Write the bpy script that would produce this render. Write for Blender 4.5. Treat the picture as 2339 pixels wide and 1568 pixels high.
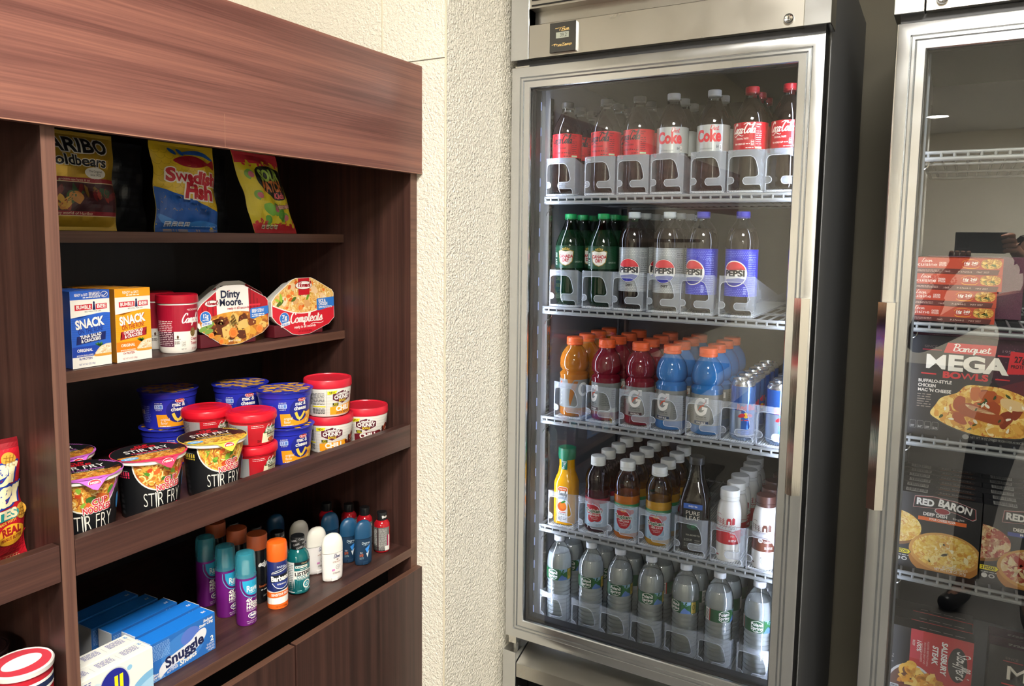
import bpy, bmesh, random
from math import *
from mathutils import Vector, Matrix
for o in list(bpy.data.objects): bpy.data.objects.remove(o)
sc = bpy.context.scene
COL = sc.collection
# ---------------------------------------------------------------- camera, exposure, lamps
FPX, PCX, PCY = 1706.27, 1169.5, 713.23
YAW, PIT, ROLL = -0.51527787, 0.10014805, 0.01232578
CAMZ = 1.40
cam = bpy.data.cameras.new('camera'); camo = bpy.data.objects.new('camera', cam); COL.objects.link(camo)
fw = Vector((sin(YAW)*cos(PIT), cos(YAW)*cos(PIT), -sin(PIT)))
r0 = Vector((cos(YAW), -sin(YAW), 0)); u0 = r0.cross(fw)
rr = r0*cos(ROLL)+u0*sin(ROLL); uu = u0*cos(ROLL)-r0*sin(ROLL)
camo.matrix_world = Matrix(((rr.x, uu.x, -fw.x, 0), (rr.y, uu.y, -fw.y, 0), (rr.z, uu.z, -fw.z, CAMZ), (0, 0, 0, 1)))
cam.sensor_fit = 'HORIZONTAL'; cam.sensor_width = 36.0
cam.lens = 36.0*FPX/2339.0
cam.shift_x = 0.0; cam.shift_y = -(784.0-PCY)/2339.0
cam.clip_start = 0.02
sc.camera = camo
sc.view_settings.view_transform = 'Standard'; sc.view_settings.look = 'None'
sc.view_settings.gamma = 1.0; sc.view_settings.exposure = -0.04
try: sc.view_settings.use_curve_mapping = False
except Exception: pass
sc.cycles.transparent_max_bounces = 40
sc.cycles.max_bounces = 14; sc.cycles.transmission_bounces = 12
wd = bpy.data.worlds.new('world'); sc.world = wd; wd.use_nodes = True
wd.node_tree.nodes['Background'].inputs[0].default_value = (0.75, 0.8, 0.9, 1)
wd.node_tree.nodes['Background'].inputs[1].default_value = 0.05
TROFFER_E, DOWN_E, LED_E = 106.0, 80.0, 80.0
# ---------------------------------------------------------------- materials
def lin(h):
    h = h.lstrip('#'); c = [int(h[i:i+2], 16)/255 for i in (0, 2, 4)]
    return tuple(x/12.92 if x <= .04045 else ((x+.055)/1.055)**2.4 for x in c)+(1,)
_M = {}
def M(h, rough=.42, metal=0, coat=0, spec=.5, emit=0):
    k = (h, rough, metal, coat, spec, emit)
    if k in _M: return _M[k]
    m = bpy.data.materials.new('mat_'+h.lstrip('#')); m.use_nodes = True
    b = m.node_tree.nodes['Principled BSDF']
    b.inputs['Base Color'].default_value = lin(h); b.inputs['Roughness'].default_value = rough
    b.inputs['Metallic'].default_value = metal; b.inputs['Coat Weight'].default_value = coat
    b.inputs['Specular IOR Level'].default_value = spec
    if emit:
        b.inputs['Emission Color'].default_value = lin(h); b.inputs['Emission Strength'].default_value = emit
    _M[k] = m
    return m
def newmat(n):
    m = bpy.data.materials.new(n); m.use_nodes = True
    nt = m.node_tree
    return m, nt, nt.nodes['Principled BSDF'], nt.nodes['Material Output']
def ramp(nt, stops, interp='LINEAR'):
    n = nt.nodes.new('ShaderNodeValToRGB'); cr = n.color_ramp; cr.interpolation = interp
    while len(cr.elements) < len(stops): cr.elements.new(.5)
    for e, (p, c) in zip(cr.elements, stops): e.position = p; e.color = lin(c)
    return n
def coords(nt, scale=(1, 1, 1), rot=(0, 0, 0)):
    t = nt.nodes.new('ShaderNodeTexCoord'); mp = nt.nodes.new('ShaderNodeMapping')
    mp.inputs['Scale'].default_value = scale; mp.inputs['Rotation'].default_value = rot
    nt.links.new(t.outputs['Object'], mp.inputs[0]); return mp
def wood(name, axis, cols, scale=1.0, rough=.38, freq=55, fine=420, bump=.03):
    """grain runs along `axis`: straight ribbon streaks, wide ones and fine ones"""
    m, nt, b, o = newmat(name)
    s1 = [freq]*3; s1['xyz'.index(axis)] = .55
    s2 = [fine]*3; s2['xyz'.index(axis)] = 6
    n1 = nt.nodes.new('ShaderNodeTexNoise'); n1.inputs['Scale'].default_value = scale; n1.inputs['Detail'].default_value = 5; n1.inputs['Roughness'].default_value = .62
    n2 = nt.nodes.new('ShaderNodeTexNoise'); n2.inputs['Scale'].default_value = scale; n2.inputs['Detail'].default_value = 3
    nt.links.new(coords(nt, s1).outputs[0], n1.inputs['Vector']); nt.links.new(coords(nt, s2).outputs[0], n2.inputs['Vector'])
    mx = nt.nodes.new('ShaderNodeMix'); mx.data_type = 'FLOAT'; mx.inputs[0].default_value = .27
    nt.links.new(n1.outputs[0], mx.inputs[2]); nt.links.new(n2.outputs[0], mx.inputs[3])
    r = ramp(nt, list(zip((.28, .42, .5, .58, .72), cols)))
    nt.links.new(mx.outputs[0], r.inputs[0]); nt.links.new(r.outputs[0], b.inputs['Base Color'])
    b.inputs['Roughness'].default_value = rough
    bp = nt.nodes.new('ShaderNodeBump'); bp.inputs['Strength'].default_value = bump; bp.inputs['Distance'].default_value = .002
    nt.links.new(n2.outputs[0], bp.inputs['Height']); nt.links.new(bp.outputs[0], b.inputs['Normal'])
    return m
def steel(name, axis, col='#d2d4d6', rough=.24, amt=.09, metal=1.0):
    m, nt, b, o = newmat(name)
    s = [700]*3; s['xyz'.index(axis)] = 9
    n = nt.nodes.new('ShaderNodeTexNoise'); n.inputs['Detail'].default_value = 4; n.inputs['Scale'].default_value = 1
    nt.links.new(coords(nt, s).outputs[0], n.inputs['Vector'])
    n2 = nt.nodes.new('ShaderNodeTexNoise'); n2.inputs['Detail'].default_value = 3; n2.inputs['Scale'].default_value = 14
    nt.links.new(coords(nt).outputs[0], n2.inputs['Vector'])
    ad = nt.nodes.new('ShaderNodeMath'); ad.operation = 'MULTIPLY_ADD'; ad.inputs[1].default_value = amt*2; ad.inputs[2].default_value = rough-amt
    nt.links.new(n2.outputs[0], ad.inputs[0]); nt.links.new(ad.outputs[0], b.inputs['Roughness'])
    b.inputs['Base Color'].default_value = lin(col); b.inputs['Metallic'].default_value = metal
    bp = nt.nodes.new('ShaderNodeBump'); bp.inputs['Strength'].default_value = .06; bp.inputs['Distance'].default_value = .0006
    nt.links.new(n.outputs[0], bp.inputs['Height']); nt.links.new(bp.outputs[0], b.inputs['Normal'])
    return m
def plaster(name, col, scale=150, strength=.55, dist=.004):
    m, nt, b, o = newmat(name)
    n = nt.nodes.new('ShaderNodeTexNoise'); n.inputs['Scale'].default_value = scale; n.inputs['Detail'].default_value = 2.5; n.inputs['Distortion'].default_value = .6
    n2 = nt.nodes.new('ShaderNodeTexNoise'); n2.inputs['Scale'].default_value = 9; n2.inputs['Detail'].default_value = 2
    c = coords(nt); nt.links.new(c.outputs[0], n.inputs['Vector']); nt.links.new(c.outputs[0], n2.inputs['Vector'])
    cr = nt.nodes.new('ShaderNodeMapRange'); cr.inputs[1].default_value = .3; cr.inputs[2].default_value = .72
    nt.links.new(n.outputs[0], cr.inputs[0])
    bp = nt.nodes.new('ShaderNodeBump'); bp.inputs['Strength'].default_value = strength; bp.inputs['Distance'].default_value = dist
    nt.links.new(cr.outputs[0], bp.inputs['Height']); nt.links.new(bp.outputs[0], b.inputs['Normal'])
    b.inputs['Base Color'].default_value = lin(col); b.inputs['Roughness'].default_value = .6
    return m
def thin_glass(name, tint=(1, 1, 1), base=.07, fres=.75, rough=.0, ior=1.5):
    """sheet of clear material: transparent plus Fresnel reflection"""
    m, nt, b, o = newmat(name); nt.nodes.remove(b)
    tr = nt.nodes.new('ShaderNodeBsdfTransparent'); tr.inputs[0].default_value = tint+(1,)
    gl = nt.nodes.new('ShaderNodeBsdfGlossy'); gl.inputs['Roughness'].default_value = rough
    f = nt.nodes.new('ShaderNodeFresnel'); f.inputs[0].default_value = ior
    md = nt.nodes.new('ShaderNodeMath'); md.operation = 'MULTIPLY_ADD'; md.inputs[1].default_value = fres; md.inputs[2].default_value = base; md.use_clamp = True
    nt.links.new(f.outputs[0], md.inputs[0])
    mx = nt.nodes.new('ShaderNodeMixShader'); nt.links.new(md.outputs[0], mx.inputs[0]); nt.links.new(tr.outputs[0], mx.inputs[1]); nt.links.new(gl.outputs[0], mx.inputs[2])
    nt.links.new(mx.outputs[0], o.inputs[0]); return m
def frosted(name, col='#dfe6ec', alpha=.42, rough=.25):
    m, nt, b, o = newmat(name)
    b.inputs['Base Color'].default_value = lin(col); b.inputs['Roughness'].default_value = rough
    b.inputs['Alpha'].default_value = alpha
    return m
def liquid(name, col, rough=.05, coat=.0, alpha=1.0):
    m, nt, b, o = newmat(name)
    b.inputs['Base Color'].default_value = lin(col); b.inputs['Roughness'].default_value = rough
    b.inputs['Coat Weight'].default_value = coat; b.inputs['Coat Roughness'].default_value = .03; b.inputs['Alpha'].default_value = alpha
    b.inputs['Specular IOR Level'].default_value = .5
    return m
def food(name, cols, scale=120, stretch=(1, 1, 1), rough=.4, distort=.35):
    """printed photograph of food: warped cells in the food's own colours"""
    m, nt, b, o = newmat(name)
    c = coords(nt, stretch)
    n = nt.nodes.new('ShaderNodeTexNoise'); n.inputs['Scale'].default_value = scale*.7; n.inputs['Detail'].default_value = 3
    nt.links.new(c.outputs[0], n.inputs['Vector'])
    mm = nt.nodes.new('ShaderNodeMix'); mm.data_type = 'VECTOR'; mm.inputs[0].default_value = distort*.1
    nt.links.new(c.outputs[0], mm.inputs[4]); nt.links.new(n.outputs[1], mm.inputs[5])
    v = nt.nodes.new('ShaderNodeTexVoronoi'); v.inputs['Scale'].default_value = scale
    nt.links.new(mm.outputs[1], v.inputs['Vector'])
    sp = nt.nodes.new('ShaderNodeSeparateColor'); nt.links.new(v.outputs['Color'], sp.inputs[0])
    ad = nt.nodes.new('ShaderNodeMath'); ad.operation = 'MULTIPLY_ADD'; ad.inputs[1].default_value = .45
    nt.links.new(n.outputs[0], ad.inputs[0]); ml = nt.nodes.new('ShaderNodeMath'); ml.operation = 'MULTIPLY'; ml.inputs[1].default_value = .62
    nt.links.new(sp.outputs[0], ml.inputs[0]); nt.links.new(ml.outputs[0], ad.inputs[2])
    r = ramp(nt, [(.08+.8*i/(len(cols)-1), h) for i, h in enumerate(cols)]); nt.links.new(ad.outputs[0], r.inputs[0])
    nt.links.new(r.outputs[0], b.inputs['Base Color']); b.inputs['Roughness'].default_value = rough
    return m
def emis(name, col, s):
    m, nt, b, o = newmat(name); nt.nodes.remove(b)
    e = nt.nodes.new('ShaderNodeEmission'); e.inputs[0].default_value = lin(col); e.inputs[1].default_value = s
    nt.links.new(e.outputs[0], o.inputs[0]); return m
# ---------------------------------------------------------------- mesh helpers
def mk(name, bm, mats, parent=None, loc=None, smooth=None, label=None):
    me = bpy.data.meshes.new(name); bmesh.ops.recalc_face_normals(bm, faces=bm.faces) if smooth != 'keep' else None
    bm.to_mesh(me); bm.free()
    for m in (mats if isinstance(mats, (list, tuple)) else [mats]): me.materials.append(m)
    if smooth and smooth != 'keep':
        me.polygons.foreach_set('use_smooth', [True]*len(me.polygons)); me.set_sharp_from_angle(angle=radians(smooth))
    o = bpy.data.objects.new(name, me); COL.objects.link(o)
    if parent: o.parent = parent
    if loc: o.location = loc
    if label: o['label'] = label
    return o
def thing(name, label, cat, loc=(0, 0, 0), rotz=0, group=None, rot=None):
    o = bpy.data.objects.new(name, None); COL.objects.link(o); o.empty_display_size = .02
    o.location = loc; o.rotation_euler = rot or (0, 0, rotz)
    o['label'] = label; o['category'] = cat
    if group: o['group'] = group
    return o
def tag(o, label, cat, group=None):
    o['label'] = label; o['category'] = cat
    if group: o['group'] = group
    return o
def struct(name, bm, m, **k):
    o = mk(name, bm, m, **k); o['kind'] = 'structure'; return o
def dup(root, loc, rotz=None, label=None, group=None, rot=None):
    r = root.copy(); COL.objects.link(r); r.location = loc
    if rotz is not None: r.rotation_euler = (0, 0, rotz)
    if rot is not None: r.rotation_euler = rot
    if label: r['label'] = label
    if group: r['group'] = group
    for ch in list(root.children):
        c = ch.copy(); COL.objects.link(c); c.parent = r
        for g in list(ch.children):
            d = g.copy(); COL.objects.link(d); d.parent = c
    return r
def box(bm, x0, y0, z0, x1, y1, z1, mi=0, bev=0):
    g = bmesh.ops.create_cube(bm, size=1.0, matrix=Matrix.Translation(((x0+x1)/2, (y0+y1)/2, (z0+z1)/2)) @ Matrix.Diagonal((abs(x1-x0), abs(y1-y0), abs(z1-z0), 1)))
    fs = set(f for v in g['verts'] for f in v.link_faces)
    for f in fs: f.material_index = mi
    if bev:
        es = set(e for v in g['verts'] for e in v.link_edges)
        r = bmesh.ops.bevel(bm, geom=list(es), offset=bev, segments=2, profile=.5, affect='EDGES')
        for f in r['faces']: f.material_index = mi
    return bm
def bx(*a, **k): return box(bmesh.new(), *a, **k)
def lathe(prof, seg=40, bm=None, mis=None, cx=0, cy=0, sq=None):
    """revolve (r,z); mis = material index per segment; sq = superellipse exponent (squarish bottles)"""
    bm = bm or bmesh.new(); rings = []
    for i, (r, z) in enumerate(prof):
        if r < 1e-6: rings.append([bm.verts.new((cx, cy, z))]); continue
        ring = []
        n = sq[i] if isinstance(sq, (list, tuple)) else sq
        for k in range(seg):
            a = 2*pi*k/seg; c, s = cos(a), sin(a); q = r
            if n and n > 2: q = r/((abs(c)**n+abs(s)**n)**(1/n))
            ring.append(bm.verts.new((cx+q*c, cy+q*s, z)))
        rings.append(ring)
    for i in range(len(rings)-1):
        a, b = rings[i], rings[i+1]; mi = mis[i] if mis else 0
        for k in range(seg):
            k2 = (k+1) % seg
            if len(a) == 1 and len(b) == 1: break
            if len(a) == 1: f = bm.faces.new((a[0], b[k], b[k2]))
            elif len(b) == 1: f = bm.faces.new((a[k2], a[k], b[0]))
            else: f = bm.faces.new((a[k], a[k2], b[k2], b[k]))
            f.material_index = mi
    return bm
def cyl(bm, p0, p1, r, seg=10, mi=0):
    p0, p1 = Vector(p0), Vector(p1); d = p1-p0
    g = bmesh.ops.create_cone(bm, cap_ends=True, segments=seg, radius1=r, radius2=r, depth=d.length, matrix=Matrix.Translation((p0+p1)/2) @ d.to_track_quat('Z', 'Y').to_matrix().to_4x4())
    for f in set(f for v in g['verts'] for f in v.link_faces): f.material_index = mi
    return bm
def prism(bm, pts, axis, a0, a1, mi=0):
    """extrude polygon pts along axis 'x','y' or 'z'"""
    def P(p, a): return {'x': (a, p[0], p[1]), 'y': (p[0], a, p[1]), 'z': (p[0], p[1], a)}[axis]
    A = [bm.verts.new(P(p, a0)) for p in pts]; B = [bm.verts.new(P(p, a1)) for p in pts]
    fs = [bm.faces.new(A), bm.faces.new(B[::-1])]
    n = len(pts)
    for i in range(n): fs.append(bm.faces.new((A[i], B[i], B[(i+1) % n], A[(i+1) % n])))
    for f in fs: f.material_index = mi
    bmesh.ops.triangulate(bm, faces=fs[:2]); return bm
def sweep_frame(bm, x0, z0, x1, z1, prof, mi=0):
    """mitred frame round a rectangle in the XZ plane; prof = (inset, y)"""
    rings = []
    for d, y in prof:
        rings.append([bm.verts.new(p) for p in ((x0+d, y, z0+d), (x1-d, y, z0+d), (x1-d, y, z1-d), (x0+d, y, z1-d))])
    for a, b in zip(rings, rings[1:]):
        for k in range(4):
            f = bm.faces.new((a[k], a[(k+1) % 4], b[(k+1) % 4], b[k])); f.material_index = mi
    return bm
def smoothpts(pts, n=6, closed=False):
    out = []; N = len(pts)
    rng = range(N if closed else N-1)
    for i in rng:
        g = (lambda j: pts[j % N]) if closed else (lambda j: pts[min(max(j, 0), N-1)])
        p0, p1, p2, p3 = g(i-1), g(i), g(i+1), g(i+2)
        for k in range(n):
            t = k/n
            out.append(tuple(.5*((2*b)+(-a+c)*t+(2*a-5*b+4*c-d)*t*t+(-a+3*b-3*c+d)*t**3) for a, b, c, d in zip(p0, p1, p2, p3)))
    if not closed: out.append(tuple(pts[-1]))
    return out
# ---------------------------------------------------------------- printing: letters and shapes laid flat, then wrapped on a surface
_G = {}
def glyph(ch, bold):
    if bold < .08: bold = min(bold, .01 if ch in 'MWw' else .028 if ch in 'Nm&' else bold)
    k = (ch, bold)
    if k in _G: return _G[k]
    def conv(body, off=0):
        cu = bpy.data.curves.new('g', 'FONT'); cu.body = body; cu.size = 1; cu.offset = off; cu.resolution_u = 3; cu.fill_mode = 'BOTH'; cu.dimensions = '2D'
        ob = bpy.data.objects.new('g', cu); COL.objects.link(ob); bpy.context.view_layer.update()
        me = bpy.data.meshes.new_from_object(ob.evaluated_get(bpy.context.evaluated_depsgraph_get()))
        vs = [(v.co.x, v.co.y) for v in me.vertices]; fs = [tuple(p.vertices) for p in me.polygons]
        bpy.data.objects.remove(ob); bpy.data.curves.remove(cu); bpy.data.meshes.remove(me); return vs, fs
    if 'HH' not in _G:
        xs = [x for x, y in conv('HH')[0]]; _G['HH'] = max(xs)-min(xs)
        ys = [y for x, y in conv('H')[0]]; _G['cap'] = max(ys)
    if ('w', ch) not in _G:
        xs = [x for x, y in conv('H'+ch+'H')[0]]; _G[('w', ch)] = max(xs)-min(xs)-_G['HH']
    vs, fs = ([], []) if ch == ' ' else conv(ch, bold)
    _G[k] = (vs, fs, _G[('w', ch)]); return _G[k]
# cursive pen strokes on a unit grid (x-height 1)
CUR = {'a': [[(.75,.8),(.45,1),(.1,.65),(.1,.2),(.4,0),(.7,.35),(.78,1)],[(.78,1),(.75,.2),(.92,0),(1.1,.25)]],'b': [[(.05,.2),(.35,1.1),(.5,1.9),(.3,2.1),(.2,1.4),(.2,.3),(.45,0),(.75,.4),(.6,.95),(.35,.8)]],'c': [[(.75,.8),(.5,1),(.12,.6),(.15,.15),(.5,0),(.85,.3)]],
'd': [[(.7,.75),(.4,1),(.1,.6),(.15,.1),(.45,.05),(.72,.6),(.85,2)],[(.85,2),(.75,.3),(.95,0),(1.1,.2)]],'e': [[(.1,.45),(.55,.6),(.6,.95),(.3,1),(.1,.5),(.25,.05),(.6,.05),(.9,.35)]],'f': [[(.2,.6),(.6,1.4),(.7,2),(.45,2.1),(.3,1.2),(.2,-.4),(.05,-.6)],[(.05,.9),(.7,1)]],
'g': [[(.75,.8),(.45,1),(.1,.6),(.2,.1),(.55,.2),(.75,.9)],[(.75,1),(.65,-.3),(.3,-.7),(.1,-.4),(.5,0),(1,.3)]],'i': [[(.15,.3),(.35,1),(.25,.2),(.4,0),(.6,.25)],[(.4,1.4),(.43,1.5)]],'k': [[(.1,.1),(.4,1.3),(.5,2),(.3,2),(.2,0)],[(.22,.5),(.6,1),(.4,.6),(.7,0),(.95,.2)]],'l': [[(.05,.3),(.4,1.2),(.5,2),(.28,2.1),(.2,1),(.25,.15),(.45,0),(.65,.3)]],
'm': [[(.1,1),(.15,0)],[(.15,.5),(.4,1),(.5,.8),(.48,0)],[(.5,.5),(.75,1),(.88,.8),(.85,.15),(1,0),(1.2,.3)]],'n': [[(.1,1),(.15,0)],[(.15,.5),(.45,1),(.6,.8),(.58,.15),(.75,0),(.95,.3)]],'o': [[(.5,1),(.15,.75),(.12,.2),(.4,0),(.7,.25),(.72,.75),(.5,1),(.6,.75),(1,.85)]],'p': [[(.1,.6),(.3,1),(.12,-.7)],[(.22,.5),(.5,1),(.78,.7),(.65,.1),(.3,.05)]],
'q': [[(.75,.85),(.45,1),(.1,.6),(.2,.1),(.55,.2),(.75,.9)],[(.78,1),(.65,-.7),(.8,-.3),(1.05,.3)]],'r': [[(.1,.8),(.25,1),(.2,0)],[(.22,.5),(.5,1),(.75,.9)]],'s': [[(.05,.2),(.45,1.05),(.55,.6),(.6,.2),(.3,0),(.1,.15)],[(.5,.05),(.85,.3)]],'t': [[(.25,1.6),(.2,.2),(.4,0),(.65,.3)],[(.02,1.1),(.55,1.15)]],'u': [[(.12,1),(.15,.2),(.4,0),(.7,.4),(.75,1)],[(.75,1),(.72,.2),(.9,0),(1.1,.3)]],
'v': [[(.1,.9),(.25,1),(.4,0),(.7,.8),(.65,1),(.9,.9)]],'w': [[(.1,1),(.25,0),(.5,.8),(.6,0),(.9,1)]],'y': [[(.12,1),(.15,.3),(.4,.1),(.72,.5),(.78,1)],[(.78,1),(.65,-.4),(.3,-.7),(.15,-.4),(.5,0),(.95,.3)]],
'C': [[(1.1,1.6),(1,2),(.6,2.05),(.2,1.4),(.1,.6),(.4,0),(.8,.1),(1.1,.5)]],'B': [[(.2,0),(.45,2)],[(.1,1.8),(.6,2.1),(1,1.7),(.8,1.15),(.45,1.05)],[(.45,1.1),(1,.8),(.9,.2),(.45,0),(.15,.15)]],'S': [[(1,1.7),(.75,2.05),(.35,1.8),(.45,1.3),(.8,.8),(.75,.2),(.35,0),(.05,.35)]],'D': [[(.35,1.9),(.2,.1)],[(.1,1.8),(.7,2),(1.2,1.4),(1.05,.5),(.55,0),(.1,.1)]],'L': [[(.9,1.8),(.6,2.05),(.4,1.2),(.25,.2),(.05,.05),(.5,.1),(1,.05)]],
'O': [[(.6,2),(.15,1.3),(.15,.4),(.55,0),(1,.5),(1.05,1.4),(.6,2)]],'H': [[(.3,2),(.2,0)],[(1.1,2),(.95,0)],[(.2,1),(1.05,1.1)]],'R': [[(.3,2),(.2,0)],[(.1,1.8),(.7,2.1),(1,1.6),(.7,1.1),(.3,1)],[(.5,1),(1,0)]],'T': [[(.1,1.8),(.6,2),(1.2,1.9)],[(.65,1.9),(.5,.2),(.3,0)]],'-': [[(.1,.75),(.5,.85)]],"'": [[(.2,2.1),(.15,1.75)]],' ': []}
CW = {'m': 1.15, 'i': .5, 'l': .55, 't': .55, 'r': .7, 's': .8, 'C': 1.05, 'B': 1.05, 'S': 1, 'D': 1.2, 'L': .95, 'O': 1.1, 'H': 1.2, 'R': 1, 'T': .95, '-': .55, "'": .3, ' ': .5, 'f': .6, 'b': .78, 'k': .9, 'w': .9, 'e': .82, 'c': .8}
class Art:
    def __init__(s): s.bm = bmesh.new(); s.mats = []
    def mi(s, m):
        if isinstance(m, str): m = M(m)
        if m not in s.mats: s.mats.append(m)
        return s.mats.index(m)
    def poly(s, pts, m, l=1):
        i = s.mi(m)
        f = s.bm.faces.new([s.bm.verts.new((p[0], p[1], l)) for p in pts]); f.material_index = i
        if len(pts) > 4:
            for g in bmesh.ops.triangulate(s.bm, faces=[f], ngon_method='EAR_CLIP')['faces']: g.material_index = i
        return s
    def rect(s, u0, v0, u1, v1, m, l=1): return s.poly([(u0, v0), (u1, v0), (u1, v1), (u0, v1)], m, l)
    def ell(s, cu, cv, ru, rv, m, l=1, n=28, a0=0, a1=2*pi, rot=0):
        full = abs(a1-a0-2*pi) < 1e-6
        pts = [(ru*cos(a0+(a1-a0)*k/(n if full else n-1)), rv*sin(a0+(a1-a0)*k/(n if full else n-1))) for k in range(n)]
        return s.poly([(cu+x*cos(rot)-y*sin(rot), cv+x*sin(rot)+y*cos(rot)) for x, y in pts], m, l)
    def ring(s, cu, cv, ru, rv, w, m, l=1, n=32, a0=0, a1=2*pi):
        return s.stroke([(cu+ru*cos(a0+(a1-a0)*k/n), cv+rv*sin(a0+(a1-a0)*k/n)) for k in range(n+1)], w, m, l, sm=1)
    def rrect(s, u0, v0, u1, v1, r, m, l=1):
        pts = []
        for cx, cy, a in ((u1-r, v1-r, 0), (u0+r, v1-r, 90), (u0+r, v0+r, 180), (u1-r, v0+r, 270)):
            pts += [(cx+r*cos(radians(a+t)), cy+r*sin(radians(a+t))) for t in (0, 30, 60, 90)]
        return s.poly(pts, m, l)
    def stroke(s, pts, w, m, l=1, sm=5, cal=False, taper=False):
        i = s.mi(m); p = smoothpts(pts, sm) if sm > 1 else pts
        L = []; n = len(p)
        for k in range(n):
            a, b = p[max(k-1, 0)], p[min(k+1, n-1)]; dx, dy = b[0]-a[0], b[1]-a[1]; d = hypot(dx, dy) or 1
            ww = w/2
            if cal: ww *= .38+.75*abs(dy)/d
            if taper: ww *= max(.12, sin(pi*(k+.4)/(n-.2)))**.7
            L.append((s.bm.verts.new((p[k][0]-dy/d*ww, p[k][1]+dx/d*ww, l)), s.bm.verts.new((p[k][0]+dy/d*ww, p[k][1]-dx/d*ww, l))))
        for a, b in zip(L, L[1:]):
            f = s.bm.faces.new((a[1], b[1], b[0], a[0])); f.material_index = i
        return s
    def _place(s, u, v, rot, arc, width):
        def f(x, y):
            if arc:
                t = (x-u)/arc; x2, y2 = u+(arc+0)*sin(t), v+(y-v)*cos(t)-arc*(1-cos(t)); x, y = x2+(y-v)*sin(t), y2
            if rot:
                dx, dy = x-u, y-v; x, y = u+dx*cos(rot)-dy*sin(rot), v+dx*sin(rot)+dy*cos(rot)
            return x, y
        return f
    def text(s, t, u, v, h, m, l=2, al='C', bold=.0, sx=1, sh=0, rot=0, fit=None, arc=0, sp=0):
        """cap height h, baseline v"""
        i = s.mi(m); gs = [glyph(c, bold) for c in t]; k = h/_G['cap']
        tot = sum(g[2]+sp for g in gs)*k*sx
        if fit: sx *= fit/tot; tot = fit
        x = {'C': u-tot/2, 'L': u, 'R': u-tot}[al]; P = s._place(u, v, rot, arc, tot)
        for vs, fs, w in gs:
            V = []
            for a, b in vs:
                y = b*k; V.append(s.bm.verts.new(P(x+a*k*sx+sh*y, v+y)+(l,)))
            for f in fs:
                try: s.bm.faces.new([V[q] for q in f]).material_index = i
                except ValueError: pass
            x += (w+sp)*k*sx
        return s
    def script(s, t, u, v, h, w, m, l=2, al='C', sh=.28, sx=1, rot=0, fit=None, arc=0):
        """joined-up hand lettering; h = x-height, w = pen width"""
        tot = sum(CW.get(c, .88) for c in t)*h*sx
        if fit: sx *= fit/tot; tot = fit
        x = {'C': u-tot/2, 'L': u, 'R': u-tot}[al]; P = s._place(u, v, rot, arc, tot)
        for c in t:
            for st in CUR.get(c, []):
                s.stroke([P(x+a*h*sx+sh*b*h, v+b*h) for a, b in st], w, m, l, sm=5, cal=True)
            x += CW.get(c, .88)*h*sx
        return s
    def blob(s, cu, cv, r, m, l=1, rng=random, asp=1, n=9, jag=.25):
        a0 = rng.random()*6; ro = rng.random()*3.1
        pts = []
        for k in range(n):
            a = a0+2*pi*k/n; q = r*(1-jag+2*jag*rng.random()); x, y = q*cos(a)*asp, q*sin(a)/asp
            pts.append((cu+x*cos(ro)-y*sin(ro), cv+x*sin(ro)+y*cos(ro)))
        return s.poly(smoothpts(pts, 3, True) if jag < .3 else pts, m, l)
    def blobs(s, inside, box4, n, mats, r, l=2, seed=1, asp=1.2, jag=.22):
        rg = random.Random(seed); c = 0; k = 0
        while c < n and k < n*30:
            k += 1; u = rg.uniform(box4[0], box4[2]); v = rg.uniform(box4[1], box4[3]); q = r*rg.uniform(.7, 1.25)
            if all(inside(u+q*1.25*cos(t), v+q*1.25*sin(t)) for t in (0, .8, 1.57, 2.4, 3.14, 3.9, 4.71, 5.5)):
                s.blob(u, v, q, mats[c % len(mats)], l+.5*(c % 5)/5, rg, asp, jag=jag); c += 1
        return s
    def noodles(s, inside, box4, n, mats, L, w, l=2, seed=1):
        rg = random.Random(seed); c = 0; k = 0
        while c < n and k < n*40:
            k += 1; u = rg.uniform(box4[0], box4[2]); v = rg.uniform(box4[1], box4[3]); a = rg.random()*6.28; tr = rg.uniform(-1, 1)*1.1
            pts = []
            for j in range(5):
                pts.append((u, v)); u += cos(a)*L/4; v += sin(a)*L/4; a += tr
            if all(inside(*p) for p in pts):
                s.stroke(pts, w, mats[c % len(mats)], l+.5*(c % 5)/5, sm=3); c += 1
        return s
    def mini(s, u0, v0, u1, v1, rows, m, l=2, seed=1, fill=.75):
        """rows of tiny print too small to read"""
        rg = random.Random(seed); h = (v1-v0)/rows
        for k in range(rows):
            u = u0; y = v1-(k+1)*h
            while u < u1-.3*h:
                w = min(rg.uniform(.8, 3)*h, u1-u); s.rect(u, y+h*.22, u+w, y+h*fill, m, l); u += w+h*.45
        return s
    def build(s, name, mp, parent=None, du=None, dv=None, off=.0003, step=.00013, label=None, loc=None):
        bm = s.bm
        if bm.faces:
            for ax, d in ((0, du), (1, dv)):
                if not d: continue
                lo = min(v.co[ax] for v in bm.verts); hi = max(v.co[ax] for v in bm.verts)
                ks = d if isinstance(d, (list, tuple)) else [lo+d*k for k in range(1, int((hi-lo)/d)+1)]
                for c in ks:
                    co = [0, 0, 0]; no = [0, 0, 0]; co[ax] = c; no[ax] = 1
                    bmesh.ops.bisect_plane(bm, geom=bm.verts[:]+bm.edges[:]+bm.faces[:], dist=1e-7, plane_co=co, plane_no=no)
        for v in bm.verts: v.co = mp(v.co.x, v.co.y, off+step*v.co.z)
        o = mk(name, bm, s.mats, parent, loc, smooth='keep', label=label)
        return o
def pmap(o, U, V):
    o, U, V = Vector(o), Vector(U), Vector(V); N = U.cross(V).normalized()
    return lambda u, v, d: o+U*u+V*v+N*d
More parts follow.
